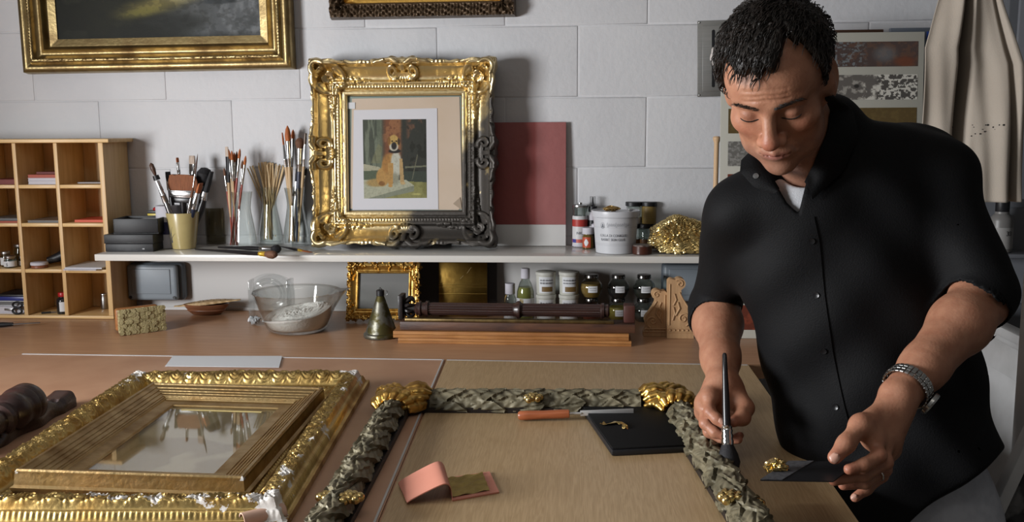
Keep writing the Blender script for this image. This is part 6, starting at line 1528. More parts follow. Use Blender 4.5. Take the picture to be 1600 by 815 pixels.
# apron
ya = -.56; nU, nV = 90, 120
Lp = [(0, 1469), (75, 1446), (180, 1444), (314, 1440), (420, 1436)]; Rp = [(0, 1568), (53, 1584), (100, 1597), (250, 1599), (314, 1599), (420, 1604)]
A = np.zeros((nV, nU, 3))
for i, py in enumerate(np.linspace(-95, 316, nV)):
    xl_ = np.interp(py, [-95] + [a for a, b in Lp], [1500] + [b for a, b in Lp]); xr_ = np.interp(py, [-95] + [a for a, b in Rp], [1548] + [b for a, b in Rp])
    pl = onY(xl_, py, ya); pr_ = onY(xr_, py, ya); t = (py + 95) / 411
    for j, u in enumerate(np.linspace(0, 1, nU)):
        p = pl + (pr_ - pl) * u
        f = .085 * math.exp(-((u - .50 + .16 * t) / .055) ** 2) * (.6 + t * .6) + .05 * math.exp(-((u - .90) / .03) ** 2) * t; f2 = .012 * math.sin(u * 11 + 2 * t) * (.3 + .7 * t) + .004 * math.sin(u * 31 + 1.5 - 3 * t) * t
        p = p + np.array([0, f + f2 + .008 * math.sin(9 * t + u * 6), 0]); A[i, j] = p
A = A.reshape(nV, nU, 3); ap = thing('canvas_apron', 'cream canvas apron with small dark stains hanging at the top right', 'apron', tuple(A[0, nU // 2]))
m_can = M('cream_canvas', 'aba093', .85, c2='a09487', nscale=5, bump=.25, bscale=400)
o = MB().grid(A - np.array(ap.location)).build('apron_cloth', m_can, ap, angle=0); md = o.modifiers.new('Solid', 'SOLIDIFY'); md.thickness = .0016
mb = MB()
r_ = random.Random(12)
for k in range(16):
    i = int(nV * (.73 + r_.uniform(-.03, .03))); j = int(nU * r_.uniform(.30, .78)); mb.sphere(A[i, j] - np.array(ap.location) + np.array([0, -.0012, 0]), r_.uniform(.0007, .0022), 6, (1.4, .2, 1))
st = mb.build('stains', M('black_stain', '2c2a29', .8), ap); st['kind'] = 'stuff'
top = A[0, nU // 2]; MB().tube([top + [0, .005, -.02], top + [0, .02, .05], top + [0, .08, .07], top + [0, .241, .07]] - np.array(ap.location), .004, 8).build('hanging_loop', m_can, ap)
wh = thing('wall_hook', 'grey steel hook on the grey cabinet holding the apron', 'hook', (top[0], -.315, top[2] + .07)); MB().tube([(0, .002, 0), (0, -.025, 0), (0, -.03, .02)], .004, 8).build('hook', m_silver, wh)
# leaning white panelled door
def leaning(name, label, cat, foot, L_, Hh, lean, th, yaw=0):
    o = thing(name, label, cat, foot, (0, lean, yaw)); return o   # local: y along depth, z up, x thickness
f1 = onZ(1500, 900, .905)
base = PD(1545, 760, 2.10); top_ = PD(1570, 520, 2.20)
ln = math.radians(7)
o = leaning('panelled_door', 'white panelled cupboard door leaning at the right behind the man', 'door panel', (0, 0, 0), 0, 0, ln, .03)
# height of its top edge
Ht = (top_[2]) / math.cos(ln); o.location = (top_[0] - math.sin(ln) * Ht + .008, -.64, .004); hh = Ht
MB().box((0, 0, hh / 2), (.02, .62, hh), .002).build('panel', m_whitew, o)
mb = MB()
for yy in (-.40, .40): mb.box((-.016, yy, hh / 2), (.012, .09, hh), .003)
mb.build('stile', m_whitew, o) if 0 else None
for yy in (-.265, .265): MB().box((-.0155, yy, hh / 2), (.011, .088, hh - .01), .003).build('stile', m_whitew, o)
for zz in (hh - .045, .08): MB().box((-.0155, 0, zz), (.011, .440, .088), .003).build('rail', m_whitew, o)
MB().box((-.019, 0, hh + .006), (.052, .64, .022), .006).box((-.026, 0, hh - .012), (.02, .63, .014), .005).build('cap_moulding', m_whitew, o)
MB().box((-.0125, .135, hh * .46), (.004, .014, hh * .84), .001).build('dark_gap', m_han_brown, o)
for yy in (.16, .18, .20): MB().box((-.0135, yy, hh * .46), (.010, .010, hh * .86), .003).build('bead_moulding', m_whitew, o)
# white post right edge
pp_ = PD(1612, 420, 1.75); o = thing('white_post', 'white wooden post at the right edge below the apron', 'post', (pp_[0] + .01, pp_[1], .0005)); MB().box((0, 0, .63), (.030, .045, 1.26), .004).build('post', m_whitew, o)
# leaning rack with white edge
a1 = PD(1600, 640, 1.62); a0 = PD(1537, 812, 1.62)
lean2 = math.atan2(a1[0] - a0[0], a1[2] - a0[2]); 
o = thing('leaning_rack', 'white edged dark rack leaning at the lower right corner of the picture', 'rack', (a0[0] - math.tan(lean2) * a0[2] + .012, a0[1], .002), (0, lean2, 0))
Hr = 1.22; MB().box((0, 0, Hr / 2), (.020, .030, Hr), .003).build('front_stile', m_whitew, o); MB().box((.20, .006, Hr / 2), (.379, .010, Hr - .02), .002).build('dark_panel', M('dark_rack_board', '2a2a2b', .6, c2='5c5b5a', nscale=14, namt=(.5, .56)), o)
for k in range(9): MB().sphere((.030 + .05 * (k % 2), -.006, .74 + .05 * k), .0085, 12).build('knob', m_black, o)
for k in range(8): MB().box((.06 + .05 * ((k + 1) % 2), -.004, .70 + .06 * k), (.035, .012, .03), .003).build('block', (m_grey, m_gc2, m_black)[k % 3], o)
cR, cU, cB = RC[:, 0], RC[:, 1], RC[:, 2]
def camv(r, u, b): return cR * r + cU * u + cB * b
# head frame
HS = .955; psi, phi = math.radians(27), math.radians(44); roll_ = math.radians(2)
hy = camv(-math.sin(psi) * math.cos(phi), -math.sin(phi), math.cos(psi) * math.cos(phi)); hx_ = -camv(math.cos(psi), 0, math.sin(psi)); hz_ = np.cross(hx_, hy)
HA = np.stack([hx_, hy, hz_], 1); H0 = PD(1215, 131, 1.42)
def hw(x, y, z): return H0 + HA @ (np.array([x, y, z]) * HS)
# joints
N0 = PD(1300, 245, 1.565); SR_ = PD(1158, 330, 1.60); SL_ = PD(1466, 284, 1.56); ER = PD(1119, 474, 1.78); EL = PD(1534, 466, 1.48); WR = PD(1129, 598, 1.575); WL = PD(1404, 620, 1.35)
HIP = PD(1405, 730, 1.60)
up_t = vnorm(N0 - HIP); rt = vnorm((SL_ - SR_) - up_t * ((SL_ - SR_) @ up_t)); fw = np.cross(up_t, rt); fw = fw if fw @ cB > 0 else -fw
TA = np.stack([rt, fw, up_t], 1)

B = SDF()
def he(c, r, k=.012, op='u', rot=None):
    A = HA if rot is None else HA @ np.array(rot); B.ell(hw(*c), np.array(r) * HS, A, k * HS, op)
def hc(a, b, ra, rb, k=.008, op='u'): B.cone(hw(*a), hw(*b), ra * HS, rb * HS, k * HS, op)
# torso under the clothes
B.ell(PD(1325, 385, 1.60), (.150, .085, .17), TA, .04); B.ell(PD(1360, 560, 1.62), (.125, .085, .17), TA, .05); B.ell(PD(1408, 700, 1.61), (.125, .09, .12), TA, .05)
B.cone(N0 - up_t * .05, SL_, .04, .045, .03); B.cone(N0 - up_t * .03, SR_, .05, .045, .03)
# arms
B.cone(SL_, EL, .046, .040, .02); B.cone(SR_, ER, .046, .040, .02)
def forearm(E, W, s=1):
    m = E + (W - E) * .28; B.cone(E, m, .040 * s, .0425 * s, .02); B.cone(m, E + (W - E) * .72, .0425 * s, .031 * s, .02); B.cone(E + (W - E) * .70, W, .031 * s, .0262 * s, .02)
forearm(EL, WL, 1.0); forearm(ER, WR, .98)
# neck
B.cone(PD(1286, 250, 1.575), hw(0, -.030, -.055), .056, .053, .03); B.cone(PD(1272, 250, 1.55), hw(0, .020, -.085), .043, .040, .03)
# head
he((0, -.014, .034), (.0765, .098, .084), .02); he((0, .034, .036), (.064, .056, .050), .02)
he((0, .030, -.030), (.061, .056, .066), .02); he((0, .034, -.078), (.047, .050, .038), .022); he((0, .070, -.103), (.020, .017, .016), .022)
for sx in (-1, 1):
    he((sx * .043, .052, -.022), (.022, .024, .018), .022); he((sx * .046, .022, -.070), (.014, .034, .026), .025)
    hc((sx * .012, .081, .018), (sx * .044, .066, .021), .0095, .008, .012)
    he((sx * .031, .094, .002), (.018, .016, .0115), .010, 's')
    he((sx * .031, .0695, .000), (.0150, .0140, .0125), .005)
    he((sx * .031, .0705, -.0095), (.016, .0105, .004), .004)
hc((0, .083, .012), (0, .1025, -.026), .0088, .0112, .010); he((0, .1055, -.034), (.0140, .0132, .0118), .006)
for sx in (-1, 1): he((sx * .0142, .0940, -.0385), (.0088, .0118, .0088), .005); he((sx * .0070, .1015, -.0455), (.0036, .006, .0036), .003, 's')
hc((0, .0845, -.050), (0, .082, -.058), .0085, .010, .010)
he((0, .076, -.066), (.028, .018, .016), .012)
hc((-.018, .0845, -.0655), (0, .0925, -.0625), .0036, .0056, .004); hc((.018, .0845, -.0655), (0, .0925, -.0625), .0036, .0056, .004)
hc((-.016, .0835, -.0715), (.016, .0835, -.0715), .0050, .0050, .004); he((0, .0870, -.0730), (.013, .0072, .0056), .004)
hc((-.023, .0850, -.0678), (0, .0965, -.0678), .0012, .0014, .002, 's'); hc((.023, .0850, -.0678), (0, .0965, -.0678), .0012, .0014, .002, 's')
he((0, .083, -.084), (.012, .010, .004), .006, 's') if 0 else None
for sx in (-1, 1): hc((sx * .020, .092, -.040), (sx * .031, .079, -.066), .0012, .0012, .006, 's')
# forehead wrinkles
for zz, yy in ((.040, .0895), (.049, .0885), (.0325, .0895)):
    for a, b in ((-.034, -.017), (-.017, 0), (0, .017), (.017, .034)): hc((a, yy - 6.5 * a * a + .0028, zz + .002 * math.cos(a * 90)), (b, yy - 6.5 * b * b + .0028, zz + .002 * math.cos(b * 90)), .0012, .0012, .003, 's')
# ears
for sx in (-1, 1):
    ang = .45 * sx; Rr = np.array([[math.cos(ang), -math.sin(ang), 0], [math.sin(ang), math.cos(ang), 0], [0, 0, 1]])
    he((sx * .0775, -.012, .000), (.0085, .0170, .031), .010, 'u', Rr); he((sx * .0870, -.0100, .004), (.0065, .0100, .019), .004, 's', Rr); he((sx * .076, -.002, -.022), (.007, .009, .010), .008)
    he((sx * .0770, .000, -.004), (.007, .0065, .012), .006); he((sx * .064, -.008, -.014), (.015, .024, .030), .015)
# hands
def chain(pts, rs, k=.006, S=B):
    P = [PD(*p) for p in pts]
    for i in range(len(P) - 1): S.cone(P[i], P[i + 1], rs[i], rs[i + 1], k)
    return P
I_ = (.0100, .0092, .0084, .0074)
def palm(W, M_, th, r0=.022):
    for m in M_: B.cone(W, m, r0 * .9, .0125, .012)
    for a, b in zip(M_[:-1], M_[1:]): B.cone(a, b, .0130, .0125, .010)
    c = (M_[1] + M_[2]) / 2; B.cone(W + (c - W) * .3, W + (c - W) * .75, .021, .019, .014)
LH = {'index': [(1364, 684, 1.307), (1374, 711, 1.285), (1350, 726, 1.273), (1327, 733, 1.267)], 'middle': [(1378, 690, 1.317), (1384, 722, 1.300), (1350, 742, 1.287), (1303, 750, 1.281)],
      'ring': [(1388, 695, 1.330), (1382, 733, 1.317), (1352, 753, 1.305), (1318, 757, 1.301)], 'pinky': [(1391, 700, 1.345), (1378, 743, 1.333), (1354, 764, 1.323), (1336, 777, 1.317)]}
Lp_ = {k: chain(v, I_ if k != 'pinky' else (.0088, .0080, .0072, .0064)) for k, v in LH.items()}
palm(WL, [Lp_[k][0] for k in ('index', 'middle', 'ring', 'pinky')], None)
Lt_ = chain([(1388, 640, 1.340), (1345, 664, 1.300), (1322, 693, 1.280), (1304, 714, 1.271)], (.018, .0130, .0110, .0092), .010)
B.cone(Lt_[1], Lp_['index'][0], .011, .011, .012)
RH = {'index': [(1109, 620, 1.548), (1109, 643, 1.520), (1120, 654, 1.508), (1130, 662, 1.502)], 'middle': [(1102, 631, 1.562), (1102, 661, 1.532), (1117, 675, 1.518), (1131, 681, 1.512)],
      'ring': [(1101, 643, 1.577), (1108, 674, 1.552), (1130, 686, 1.540), (1153, 686, 1.532)], 'pinky': [(1105, 652, 1.592), (1120, 680, 1.578), (1140, 688, 1.564), (1156, 680, 1.555)]}
Rp_ = {k: chain(v, I_ if k != 'pinky' else (.0088, .0080, .0072, .0064)) for k, v in RH.items()}
palm(WR, [Rp_[k][0] for k in ('index', 'middle', 'ring', 'pinky')], None)
Rt_ = chain([(1146, 612, 1.575), (1163, 637, 1.548), (1160, 652, 1.524), (1146, 658, 1.510)], (.019, .0145, .0115, .0092), .010)
B.cone(WR + (Rt_[0] - WR) * .5, PD(1140, 640, 1.57), .020, .018, .014)
LIP = lin('8c5347'); SKB = np.array(lin('a4755c')); 
def skin_col(V):
    q = (V - H0) @ HA / HS; x, y, z = q[:, 0], q[:, 1], q[:, 2]; c = np.tile(SKB, (len(V), 1))
    def mix(k, col): nonlocal c; k = np.clip(k, 0, 1)[:, None]; c = c * (1 - k) + np.array(lin(col)) * k
    hd = np.linalg.norm(q, axis=1) < .2
    mix(hd * np.exp(-((x / .013) ** 2 + ((y - .105) / .02) ** 2 + ((z + .034) / .014) ** 2)) * .6, 'b0604e')          # nose tip redness
    mix(hd * np.exp(-(((abs(x) - .042) / .018) ** 2 + ((z + .028) / .018) ** 2)) * (y > .04) * .45, 'b06e58')
    mix(hd * (np.exp(-((x / .020) ** 4 + ((z + .0685) / .0075) ** 4))) * (y > .079), '93564b')   # lips
    mix(hd * sstep(-.050, -.075, z) * (y > .0) * .35, '80685e')                                 # stubble
    mix(hd * np.exp(-(((abs(x) - .028) / .019) ** 4 + ((z - .0195 - .10 * (abs(x) - .02) * (abs(x) < .05)) / .0045) ** 4)) * (y > .055) * .62, '33241e')
    mix(hd * np.exp(-(((abs(x) - .031) / .016) ** 4 + ((z + .000) / .009) ** 4)) * (y > .06) * .35, '85584a')
    for P in list(Lp_.values()) + list(Rp_.values()) + [Lt_, Rt_]:
        for j, s_ in ((3, .40), (1, .22)):
            d = np.linalg.norm(V - P[j], axis=1); mix(np.exp(-(d / .013) ** 2) * s_, 'b06450')
    return c
VOX = .0022
V, F_ = B.mesh(VOX)
OR = tuple(PD(1420, 700, 1.5)); OR = (OR[0], OR[1], 0.0)
person, _ = fast_mesh('person', V, F_, m_skin, None, skin_col, 2, OR)
tag(person, 'person in black shirt leaning over the bench, holding a brush and a card', 'person')
from mathutils.bvhtree import BVHTree
def bvh_of(o):
    n = len(o.data.vertices); v = np.zeros(n * 3); o.data.vertices.foreach_get('co', v); v = v.reshape(-1, 3) + np.array(OR)
    return BVHTree.FromPolygons(v.tolist(), [tuple(p.vertices) for p in o.data.polygons])
def kid(mb, name, mat, angle=40, par=None): mb.v = [v - np.array(OR) for v in mb.v]; return mb.build(name, mat, par or person, angle=angle)
pb = bvh_of(person)
def cast(px, py, T=pb):
    h = T.ray_cast(Vector(CAM.tolist()), Vector(vnorm(ray(px, py)).tolist())); return (np.array(h[0]), np.array(h[1])) if h[0] is not None else (None, None)
def castl(x, z, T=pb, sy=1):   # onto the face along head -y
    o_ = hw(x, .2 * sy, z); h = T.ray_cast(Vector(o_.tolist()), Vector((-HA[:, 1] * sy).tolist())); return np.array(h[0]), np.array(h[1])
# eyelashes / lid margin and brows
m_hair = M('dark_hair', '16120f', .42, c2='241d19', nscale=40, stretch=(1, 1, 1), bump=.6, bscale=160, spec=.35)
for sx in (-1, 1):
    pts = [castl(sx * .031 + u * .0145, -.0068 - .0035 * (1 - u * u) + .0015)[0] + HA[:, 1] * .0003 for u in np.linspace(-1, 1, 12)]
    kid(MB().tube(pts, np.array([.0004] + [.0010] * 10 + [.0004]), 6), 'eyelashes', m_hair)
    mb = MB(); r_ = random.Random(5 + sx)
    for k in range(80):
        u = r_.uniform(0, 1); x = sx * (.010 + .040 * u); z = .0185 + .0045 * math.sin(u * 2.4) + r_.uniform(-.0035, .0035) * (1 - .6 * u)
        p, n_ = castl(x, z); d = vnorm(HA @ np.array([sx * .9, 0, .35 - .6 * u])); mb.tube([p, p + n_ * .0012 + d * .003, p + n_ * .0008 + d * .0065], [.00030, .00028, .0001], 4, caps=False)
    kid(mb, 'eyebrow', m_hair, 0)
# hair
def hair_thick(D):   # D: local unit dirs from cranium centre
    x, y, z = D[..., 0], D[..., 1], D[..., 2]; az = np.arctan2(x, y)   # 0 front
    a = abs(az)
    line = np.interp(a, [0, .35, .65, .90, 1.02, 1.12, 1.26, 1.36, 1.85, 2.1, pi], [.45, .50, .62, .50, .15, -.30, -.30, .16, .16, -.55, -.72])
    line = line + .14 * np.exp(-((az + .62) / .34) ** 2) - .12 * np.exp(-((az - .30) / .60) ** 2)      # forelock falls to the subject's right
    return sstep(-.05, .09, z - line + .05 * np.sin(az * 17 + 2 * np.sin(az * 7)))
n1, n2 = 150, 260; th = np.linspace(.004, pi - .25, n1)[:, None]; ph = np.linspace(0, 2 * pi, n2, endpoint=False)[None, :]
D = np.stack([np.sin(th) * np.sin(ph), np.sin(th) * np.cos(ph), np.cos(th) + 0 * ph], -1)
cen = np.array([0, -.012, .034])
def skullR(D): # ray from centre outwards: distance to body surface via bvh
    out = np.zeros(D.shape[:-1]); flat = D.reshape(-1, 3); r = []
    for d in flat:
        w_ = HA @ d; o_ = H0 + HA @ (cen * HS) + w_ * .16; h = pb.ray_cast(Vector(o_.tolist()), Vector((-w_).tolist())); r.append((.16 - h[3]) if h[0] is not None and h[3] < .12 else .08)
    return np.array(r).reshape(D.shape[:-1])
e_ = np.array([.0765, .098, .084]) * HS
Rell = 1 / np.sqrt(((D / e_) ** 2).sum(-1))
f_c = np.array([0, .046, .002]);  # forehead bulge
Rs = np.maximum(skullR(D), Rell * .98) if False else skullR(D)
Rs = np.where(hair_thick(D) > .02, np.minimum(Rs, Rell * 1.10), Rs)
T_ = hair_thick(D)
def fbm(D, s, seed): return vn(D[..., 0] * 1.3 + D[..., 2] * .7 + seed, D[..., 1] + D[..., 2] * .4 + seed * 2, s)
curl = .5 * fbm(D, 9, 3.1) + .3 * fbm(D, 22, 5.7) + .2 * fbm(D, 45, 8.3)
lock = np.sin(np.arctan2(D[..., 0], D[..., 1]) * 16 + 9 * fbm(D, 5, 2.2)) * .5 + .5
az = np.arctan2(D[..., 0], D[..., 1]); fore = np.exp(-((az - .2) / .7) ** 2) * sstep(.3, .6, D[..., 2])
TH = T_ * (.0050 + .010 * curl + .0025 * lock + .006 * fore) * (.45 + .55 * sstep(-.3, .5, D[..., 2])) - .004 * (1 - T_)
Ph = H0 + (HA @ (cen * HS)) + (D * (Rs + TH)[..., None]) @ HA.T
hm = MB().grid(Ph, cv=True, flip=True); tm = T_.reshape(-1); hm.f = [q for q in hm.f if max(tm[i] for i in q) > .02]; hm.mi = [0] * len(hm.f); kid(hm, 'hair', m_hair, 0)
mb = MB(); r_ = random.Random(77); idx = np.argwhere(T_ > .45); 
for k in range(3000):
    i, j = idx[r_.randrange(len(idx))]; d = D[i, j]; p = Ph[i, j]; w_ = HA @ d
    if r_.random() > .35 + .65 * math.sin(th[i, 0]): continue
    flow = HA @ np.array([.25 + .2 * r_.random(), .55 * (1 if d[1] > -.2 else -.3), -.55]); flow = vnorm(flow - w_ * (flow @ w_)); side = np.cross(w_, flow); L_ = r_.uniform(.012, .024) * (.6 + .4 * (d[2] > .2)); cw = r_.uniform(-1, 1)
    pts = [p - w_ * .002 + flow * L_ * t + w_ * (.0062 * math.sin(t * pi * .8)) + side * cw * L_ * .45 * math.sin(t * 2.4) for t in np.linspace(0, 1, 6)]
    mb.tube(pts, [.0008, .00085, .0008, .0007, .0005, .00015], 4, caps=False)
hs_ = kid(mb, 'hair_strands', m_hair, 0); hs_['kind'] = 'stuff'
# nails
m_nail = M('finger_nail', 'b58a78', .35)
def nail(px, py, tip, base, w_=.0058, l_=.0070):
    p, n_ = cast(px, py)
    if p is None: return
    d = vnorm(tip - base); d = vnorm(d - n_ * (d @ n_)); s_ = np.cross(n_, d); A = []
    for v in np.linspace(-1, 1, 9):
        row = []
        for u in np.linspace(-1, 1, 9):
            k = math.sqrt(max(0, 1 - abs(v) ** 4)); row.append(p + d * v * l_ + s_ * u * w_ * k + n_ * (.0009 - .0022 * u * u - .0006 * v * v))
        A.append(row)
    kid(MB().grid(np.array(A)), 'finger_nail', m_nail, 0)
nail(1304, 715, Lt_[3], Lt_[2]); nail(1128, 657, Rp_['index'][3], Rp_['index'][2], .005, .006)
nail(1334, 776, Lp_['pinky'][3], Lp_['pinky'][2], .004, .005)

# ------------------------------------------------------------------ clothes
m_shirt = M('black_cotton', '070709', .72, bump=.35, bscale=420, spec=.22)
S = SDF()
S.ell(PD(1322, 375, 1.60), (.188, .118, .19), TA, .05); S.ell(PD(1348, 520, 1.615), (.172, .125, .20), TA, .06)
S.ell(PD(1378, 655, 1.615), (.167, .125, .16), TA, .06); S.ell(PD(1398, 720, 1.61), (.162, .128, .15), TA, .05); S.ell(PD(1440, 790, 1.58), (.145, .12, .15), TA, .05)
S.ell(PD(1385, 268, 1.63), (.120, .075, .075), TA, .04); S.cone(PD(1325, 232, 1.58), SL_, .056, .056, .03); S.cone(PD(1275, 275, 1.58), SR_, .050, .052, .03); S.ell(PD(1240, 318, 1.575), (.09, .08, .06), TA, .04)
S.cone(SL_, EL, .060, .0505, .03); S.cone(EL, EL + (WL - EL) * .13, .050, .0535, .012)
S.cone(SR_, ER, .056, .0475, .03); S.cone(ER, ER + (WR - ER) * .18, .0470, .0500, .012)
NK = hw(0, -.050, -.055)
S.cone(PD(1300, 250, 1.575), PD(1296, 200, 1.555), .066, .058, .03)
def folds(P):
    q = (P - HIP) @ TA; x, y, z = q[:, 0], q[:, 1], q[:, 2]
    f = .0052 * np.sin(x * 34 + 7 * np.sin(z * 5)) * sstep(.35, .0, z) + .0048 * np.sin(z * 30 + x * 26 + 3 * np.sin(x * 9)) * sstep(-.1, .1, x) + .0036 * np.sin(z * 46 - x * 30 + 2) * sstep(.1, -.1, x)
    return f
S.add(folds, HIP, 1, .01, 'd')
# sleeve openings: hollow the cuffs
S.cone(EL + (WL - EL) * .10, EL + (WL - EL) * .30, .0485, .052, .004, 's'); S.cone(ER + (WR - ER) * .14, ER + (WR - ER) * .36, .0455, .049, .004, 's')
# hem plane
h1, h2, h3 = PD(1557, 715, 1.50), PD(1440, 803, 1.42), PD(1440, 803, 1.75) 
nh = vnorm(np.cross(h2 - h1, h3 - h1)); nh = nh if nh @ up_t > 0 else -nh
S.add(lambda P: -(P - h1) @ nh + .004 * np.sin(((P - h1) @ rt) * 38), h1, 1, .006, 'i')
# neck opening
S.cone(PD(1274, 255, 1.565), PD(1254, 150, 1.49), .0525, .0540, .006, 's')
vo = PD(1232, 262, 1.46); 
Vq = [(1190, 238), (1272, 236), (1260, 284), (1256, 336), (1252, 337), (1230, 317), (1206, 276)]
Vp = [PD(x, y, 1.0) - CAM for x, y in Vq]
def vwedge(P):
    R_ = P - CAM; d = np.full(len(P), -1.); n = len(Vp); cm = sum(Vp) / n
    for i in range(n):
        nn = np.cross(Vp[i], Vp[(i + 1) % n]); nn = vnorm(nn); nn = nn if nn @ cm < 0 else -nn
        d = np.maximum(d, R_ @ nn)
    return np.maximum(d, (np.linalg.norm(R_, axis=1) - 1.60))
S.add(vwedge, PD(1235, 290, 1.47), .12, .004, 's')
V, F_ = S.mesh(.0030)
shirt, _ = fast_mesh('shirt', V, F_, m_shirt, person, None, 2, OR); shirt['label'] = 'black cotton shirt with rolled sleeves'
sbv = bvh_of(shirt)
# undershirt
U = SDF(); U.ell(PD(1322, 375, 1.60), (.176, .106, .178), TA, .05); U.ell(PD(1240, 318, 1.575), (.076, .0665, .048), TA, .04); U.cone(PD(1275, 275, 1.58), SR_, .040, .040, .03); U.cone(PD(1325, 240, 1.58), SL_, .040, .040, .03)
U.cone(PD(1300, 250, 1.575), PD(1290, 230, 1.565), .056, .050, .03)
U.cone(PD(1262, 262, 1.535), PD(1236, 196, 1.46), .0400, .0640, .006, 's')
V, F_ = U.mesh(.0035); us, _ = fast_mesh('undershirt', V, F_, M('white_cotton', 'c2c4c8', .8, bump=.3, bscale=500), person, None, 2, OR)
# collar: two folded leaves
def band(px_list, w0, w1, name, off=.004, m=m_shirt, th=.0022, T=sbv):
    pass
def collar_leaf(outer, inner, lift):
    """outer and inner px polylines with depths -> a thick folded leaf"""
    n = 24; A = []
    o_ = np.array([PD(*p) for p in outer]); i_ = np.array([PD(*p) for p in inner]); t = np.linspace(0, 1, n)
    def rs(P): L_ = np.concatenate([[0], np.cumsum(np.linalg.norm(np.diff(P, axis=0), axis=1))]); L_ /= L_[-1]; return np.stack([np.interp(t, L_, P[:, k]) for k in range(3)], 1)
    o_ = rs(o_); i_ = rs(i_); u = np.linspace(0, 1, 12)[None, :, None]; G = i_[:, None] * (1 - u) + o_[:, None] * u + cB * (lift * np.sin(u * pi)); return G
def solid_sheet(G, name, m, th=.0022, par=None):
    n_ = np.cross(np.gradient(G, axis=0), np.gradient(G, axis=1)); n_ /= np.maximum(np.linalg.norm(n_, axis=-1, keepdims=True), 1e-9); G2 = G + n_ * th; mb = MB().grid(G).grid(G2, flip=True)
    for a, b in ((G[0], G2[0]), (G[-1], G2[-1]), (G[:, 0], G2[:, 0]), (G[:, -1], G2[:, -1])): mb.grid(np.stack([a, b], 0))
    return kid(mb, name, m, 50, par)
def dmin(px, py, off, Ts, fb):
    ds = [float((cast(px, py, T)[0] - CAM) @ -cB) for T in Ts if cast(px, py, T)[0] is not None]
    return (px, py, min(ds + ([fb] if not ds else [])) - off)
cl1 = collar_leaf([dmin(x, y, .010, (pb, sbv), f) for x, y, f in ((1300, 150, 1.58), (1330, 170, 1.56), (1340, 212, 1.50), (1316, 266, 1.465), (1268, 312, 1.452))],
                  [dmin(x, y, .006, (pb, sbv), f) for x, y, f in ((1289, 152, 1.56), (1297, 172, 1.53), (1293, 205, 1.495), (1277, 242, 1.475), (1259, 284, 1.462))], .008)
solid_sheet(cl1, 'collar', m_shirt)
cl2 = collar_leaf([(1172, 236, 1.51), (1158, 250, 1.50), (1156, 268, 1.485), (1178, 292, 1.472), (1208, 304, 1.462)], [(1180, 238, 1.50), (1188, 246, 1.49), (1197, 260, 1.478), (1207, 276, 1.468), (1218, 294, 1.460)], .005)
solid_sheet(cl2, 'collar', m_shirt)
# placket and buttons laid on the shirt
def on_shirt(px, py, off=.0012):
    p, n_ = cast(px, py, sbv); return (None, None) if p is None else (p + n_ * off, n_)
line = [(1258, 338), (1266, 376), (1275, 461), (1287, 547), (1306, 635), (1322, 700)]; ys = np.linspace(338, 700, 60); xs = np.interp(ys, [b for a, b in line], [a for a, b in line]); A = []
for x, y in zip(xs, ys):
    row = []
    for dx in (-15, -10, -5, 0, 5, 10, 14): 
        p, n_ = on_shirt(x + dx, y, .0016); row.append(p)
    if all(r is not None for r in row): A.append(row)
if len(A) > 4:
    A = np.array(A); 
    solid_sheet(A, 'placket', m_shirt, .0008)
m_btn = M('black_button', '161618', .3)
for px, py in ((1268, 376), (1276, 461), (1287, 547), (1306, 635)):
    p, n_ = on_shirt(px, py, .0030)
    if p is None: continue
    mb = MB().lathe([(.0042, -.0004), (.0048, .0004), (.0048, .0014), (.0036, .0010), (.0001, .0008)], 20, caps=False); mb.xf(axis_mat(p, p + n_)); kid(mb, 'button', m_btn)
p, n_ = cast(1181, 275, bvh_of([c for c in person.children if c.name.startswith('collar')][1])) 
if p is not None: mb = MB().lathe([(.004, 0), (.0045, .0012), (.0001, .0016)], 16, caps=False); mb.xf(axis_mat(p, p + n_)); kid(mb, 'button', M('glossy_button', '4a4a4a', .2))
# trousers
m_jean = M('pale_trousers', 'b4b7bf', .8, c2='a8abb4', nscale=60, bump=.3, bscale=300)
J = SDF(); J.ell(HIP - V3(-.015, 0, .05), (.135, .105, .12), TA, .04); hj = HIP - V3(-.015, 0, .10)
kL = V3(hj[0] + .10, hj[1] + .02, .47); kR = V3(hj[0] - .03, hj[1] + .06, .47); fL = V3(hj[0] + .13, hj[1] + .06, .07); fR = V3(hj[0] - .03, hj[1] + .13, .07)
J.cone(hj + V3(.065, 0, 0), kL, .092, .062, .03); J.cone(kL, fL, .062, .048, .02); J.cone(hj - V3(.05, -.02, 0), kR, .088, .062, .03); J.cone(kR, fR, .062, .048, .02)
V, F_ = J.mesh(.006); fast_mesh('trousers', V, F_, m_jean, person, None, 2, OR)
for f in (fL, fR):
    G_ = SDF(); G_.ell(f + V3(-.02, -.05, -.030), (.045, .125, .036), None, .02); G_.cone(f + V3(0, 0, 0), f + V3(0, 0, -.03), .048, .05, .02)
    V, F_ = G_.mesh(.006); fast_mesh('shoe', V, F_, M('dark_shoe', '1d1a18', .5), person, None, 2, OR)
